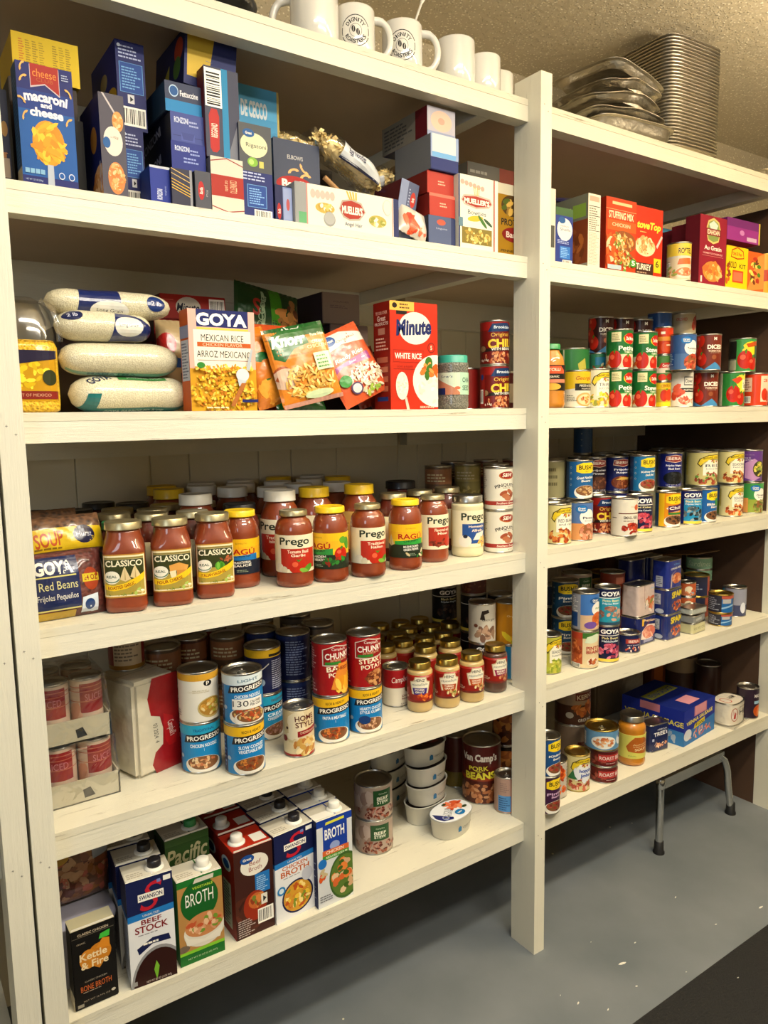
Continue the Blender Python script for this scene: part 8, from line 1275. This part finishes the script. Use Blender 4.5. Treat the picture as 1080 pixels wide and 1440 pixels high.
tin('small navy luncheon tin with white lettering beside the soup jar', (914, 1060), (941, 1052), 9.4, '#16204c', [R(0, 0, 1, 1, '#18245a'), T(.6, .82, .5, .06, 'ARMOUR', '#c8c8d0', 1), T(.55, .66, .74, .15, 'TREET', '#e8e8ec', 1, rot=3), P([(.1, .04), (.3, .34), (.95, .5), (.95, .04)], '#c9a084'), F(.6, .2, .34, .12, ['#d8a080', '#c9805c', '#e8c8a8'], 18, .35), R(.1, .4, .2, .5, '#a8b0c8')], [R(0, 0, 1, 1, '#14183c')], s=6, d=5.8)
VS = [R(0, 0, 1, 1, '#1a2a8a'), P([(0, 0), (0, .35), (1, .5), (1, 0)], '#2c6aa8'), R(.32, .72, .72, 1, '#b87480'), R(.35, .75, .69, .98, '#c98a94'), T(.5, .63, .84, .11, 'VIENNA SAUSAGE', '#e0d04a', 1, rot=3), F(.55, .18, .42, .15, ['#c97a6a', '#d89a84', '#b85a4a', '#e0b0a0'], 24, .22, 2, 2.4), E(.12, .28, .12, .16, '#c8ccd4'), P([(.3, .36), (.34, .5), (.66, .56), (.66, .42)], '#c9b41c'), T(.49, .46, .28, .09, '18 CANS', '#2a3a1c', 1)]
VL = [R(0, 0, 1, 1, '#1a2a8a'), R(0, 0, 1, .4, '#3a7ab4'), R(.3, .78, .62, 1, '#b87480'), T(.52, .6, .95, .15, 'VIENNA SAUSAGE', '#e0d04a', 1), F(.5, .2, .45, .14, ['#a8b8c8', '#c8d0d8', '#8aa0b8'], 16, .5)]
zq = z6; A = G(961, 1051, zq); B = G(1004, 1025, zq); ax = atan2(B[1]-A[1], B[0]-A[0]); w_ = hypot(B[0]-A[0], B[1]-A[1]); dd = 23
o = mk_box('sausage_box', w_, dd, 12.2, {'*': '#1a2a8a', 'top': '#16246e'}, VS, VL, [R(.35, .1, .7, .32, '#c98a94'), R(.1, .55, .9, .75, '#8a8a2c'), T(.5, .64, .7, .12, 'VIENNA SAUSAGE', '#1a2a6e', 1)]); put(o, (A[0]+B[0])/2-sin(ax)*dd/2, (A[1]+B[1])/2+cos(ax)*dd/2, zq, ax); tag(o, 'large blue box of sausage cans with yellow lettering and pink panels', 'box'); rec(o, zq+12.2, None, (w_, dd, ax))
box('small brown packet standing upright behind the blue sausage box', 'box', 6, 915, 935, 40, 0, 6, '#5a2c14', [R(.2, .2, .8, .8, '#8a4a1c')], h=15)
def ham(label, z, like=None):
    L, Wd, h = 6.4, 4.6, 7.8
    if like: return dup(like)
    e = empty('ham_tin')
    def rg(k, zz): return [((L*k)*cos(t)*(abs(cos(t))+.001)**-.25, (Wd*k)*sin(t)*(abs(sin(t))+.001)**-.25, zz) for t in (2*pi*i/48 for i in range(48))]
    m_ = MB(); m_.grid([rg(.985, .25), rg(.985, h-.25)], cu=True, col='#d4ccba'); m_.face(rg(.9, h-.06), '#d8d0c0')
    cm = [E(.24, .5, .14, .34, '#a85a44'), E(.24, .5, .12, .3, '#d8d0c4'), P([(.2, .3), (.24, .7), (.3, .55), (.28, .3)], '#a8281c'), T(.66, .55, .44, .26, 'HAM', '#2c2824', 1), T(.62, .8, .4, .09, 'SMOKED', '#5a544c', 0), F(.75, .16, .14, .1, ['#b88a5c', '#c9a070'], 6, .5), R(.9, .6, .97, .8, '#c9a82c')]
    def fr(x_, y_, off):
        xx = (x_-L)*.8; t = -pi/2+(x_-L)/L*1.15; k = .985
        return (((L*k+off)*cos(t)*(abs(cos(t))+.001)**-.25), (Wd*k+off)*sin(t)*(abs(sin(t))+.001)**-.25, .3+y_)
    for i, (ps, col) in enumerate(artprims(cm, 2*L, h-.6)):
        for p in ps:
            for q_ in slices(p, .5): m_.face([fr(x_, y_, .03+i*LAY) for x_, y_ in q_], col)
    for i, (ps, col) in enumerate(artprims([E(.3, .5, .14, .24, '#b8503c'), E(.3, .5, .11, .2, '#d8d0c4'), T(.66, .5, .3, .2, 'HAM', '#2c2824', 1)], 2*L, 2*Wd, -L, -Wd)):
        for p in ps: m_.face([(x_, y_, h-.04+i*LAY) for x_, y_ in p], col)
    m_.obj('printed_body', 'foilprint', e)
    m_ = MB(); m_.grid([rg(.97, 0), rg(1.0, .05), rg(1.0, .26), rg(.985, .28)], cu=True); m_.face(rg(.97, 0)[::-1]); m_.obj('tin_base', 'tin', e); m_ = MB(); m_.grid([rg(.985, h-.28), rg(1.0, h-.22), rg(1.0, h), rg(.95, h), rg(.92, h-.1)], cu=True); m_.obj('tin_top', 'tin', e)
    return e
hm = ham('', z6); hx = pC(1023, 6, 5.0, v=1020); put(hm, hx[0], hx[1], z6+.35, RAD(9)); tag(hm, 'white oval ham tin with red emblem at the right of the blue box', 'tin')
m_ = MB(); m_.box(-7.2, -5, 0, 7.2, 5, .3); m_.box(-7.4, -5.2, 0, -7.1, 5.2, 1.8); m_.box(7.1, -5.2, 0, 7.4, 5.2, 1.8); m_.box(-7.2, -5.3, 0, 7.2, -5.1, .9); o = m_.obj('clear_tray', 'clear'); put(o, hx[0], hx[1], z6, RAD(9)); tag(o, 'small clear plastic tray under the white ham tin', 'tray')
can('dark can with orange picture next to the right post, bottom shelf', 'can', 6, 1066, '#2a1c28', [R(-2, 0, 2, 1, '#2c1e2c'), T(.55, .78, .5, .12, 'MAXI', '#e0d8d0', 1), R(.3, .5, 1, .6, '#8ab0c8'), E(.6, .25, .35, .2, '#b8561c'), F(.6, .25, .3, .17, ['#d87a34', '#b84a14'], 14, .4)], v=1011, r=3.75, h=11.4, t=10)
can('dim dark can behind the ham tin', 'can', 6, 1036, '#2a1610', [], y=24, r=4.6, h=15)
q = row(6, 'large brown coffee-like can with red name panel, lower of two', 829, '#6a5848', [R(-2, .0, 2, 1, '#7a6654'), R(.2, .3, 1.2, .6, '#4a1410')], y=19.5, r=5.6, h=13, t=0)
row(6, 'large brown can with red name panel and orange picture, upper', None, '#5c3a24', [R(-2, 0, 2, 1, '#4a2c1c'), R(-2, .5, 2, 1, '#8a7460'), R(.1, .62, 1.0, .82, '#5a1812'), T(.55, .72, .8, .12, 'KERN’S', '#c8b8a0', 1, rot=4), F(.5, .4, .5, .2, ['#a85a24', '#8a4018', '#c97a3c'], 30, .3), E(-.1, .25, .14, .08, '#c8c0b0'), T(.5, .12, .6, .08, 'GROUND', '#c8bca8', 1)], on=q, r=5.6, h=13.5, t=0)
box('tan paper sack with round black mark standing at the back', 'sack', 6, 838, 905, 38, 0, 12, '#6a5a48', [E(.3, .7, .2, .12, '#1a1814'), E(.3, .7, .16, .095, '#6a5a48'), E(.3, .7, .08, .05, '#1a1814')], h=25, mat='foilprint', bev=.8)
m_ = MB(); m_.lathe([(0, 0), (5.6, 0), (5.8, .5), (5.8, 24), (5.2, 25), (0, 25)], 40); o = m_.obj('steel_canister', 'tin'); put(o, 231, 53, z6); tag(o, 'tall steel canister in the shadow behind the blue box', 'canister')
q = can('dim brown can standing at the back beside the steel canister', 'can', 6, 1062, '#3a241c', [R(-2, .5, 2, .8, '#8a7458')], y=34, r=6, h=20)
m_ = MB(); m_.tube([(205, 46, 67.5), (206, 46, 63.5), (209, 46, 61.5), (215, 46, 61.2), (222, 46, 62.5), (228, 46, 64)], .35, 8); o = m_.obj('black_cable', 'black'); tag(o, 'black cable looping in the dark above the blue sausage box', 'cable')
# ================================================================== floor: folding table frame
e = empty('folding_leg_frame'); tag(e, 'chrome folding leg frame with black rubber feet standing under the right bay', 'table leg frame')
fx0, fx1, fy = X_at(928, 9.5, 0), X_at(1027, 10, 0), 10
for nm, pts in (('leg', [(fx0, fy, 2.2), (fx0, fy, 12), (fx0, fy, 25.5)]), ('leg', [(fx1, fy, 2.2), (fx1-2.4, fy, 12)]+[(fx1-3.2-3.4*sin(t)*1.0-0, fy, 17.5+6.0*sin(t)) for t in (0,)]+[(fx1-4.0, fy, 19.5), (fx1-5.6, fy, 22.6), (fx1-8.4, fy, 24.3)])):
    m_ = MB(); m_.tube(pts, 1.25, 20); m_.obj(nm, 'chrome', e)
m_ = MB(); m_.box(fx0+.9, fy-.6, 22.4, fx1-6.5, fy+.6, 26.0); m_.obj('cross_bar', 'chrome', e)
for x_ in (fx0, fx1):
    m_ = MB(); m_.lathe([(1.9, 0), (1.9, .6), (1.6, 1.2), (1.5, 4.2), (1.2, 4.4)], 24, cx=x_, cy=fy); m_.obj('rubber_foot', 'black', e)
m_ = MB(); m_.lathe([(1.35, 23), (1.5, 23.2), (1.5, 26.2), (1.2, 26.5), (0, 26.5)], 20, cx=fx0, cy=fy); m_.obj('corner_cap', 'chrome', e)
# paint chips and crumbs on the floor
for k_, (u, v, l_) in enumerate(((875, 1355, 3.2), (950, 1262, 1.6), (1070, 1276, 2.4), (813, 1411, 1.8), (1007, 1300, 1.0), (893, 1326, 1.2), (855, 1420, 1.2), (831, 1325, .7), (1038, 1375, .8), (1026, 1341, .7), (788, 1400, .7), (965, 1367, .7), (895, 1387, 1.0))):
    g_ = G(u, v, 0 if v < 1340+abs(u-1000)*.9 else .5); m_ = MB(); rr = random.Random(k_); n_ = 6; l_ = l_*.75; top_ = [(l_/2*cos(2*pi*i/n_)*rr.uniform(.6, 1), l_*.16*sin(2*pi*i/n_)*rr.uniform(.6, 1), .16) for i in range(n_)]; bot_ = [(a*1.15, b*1.15, 0) for a, b, c in top_]; m_.grid([bot_, top_], cu=True, smooth=False); m_.face(top_); o = m_.obj('paint_chip', 'lidwhite'); zz_ = .5 if g_[1] < -31 else 0; put(o, g_[0], g_[1], zz_, rr.uniform(-.6, .6)); tag(o, 'tiny pale paint chip lying on the grey floor' if zz_ == 0 else 'tiny pale crumb lying on the black mat', 'paint chip' if zz_ == 0 else 'crumb', 'paint chips scattered on the floor' if zz_ == 0 else 'crumbs on the black mat')
print('settled', settle())
bpy.context.view_layer.update()
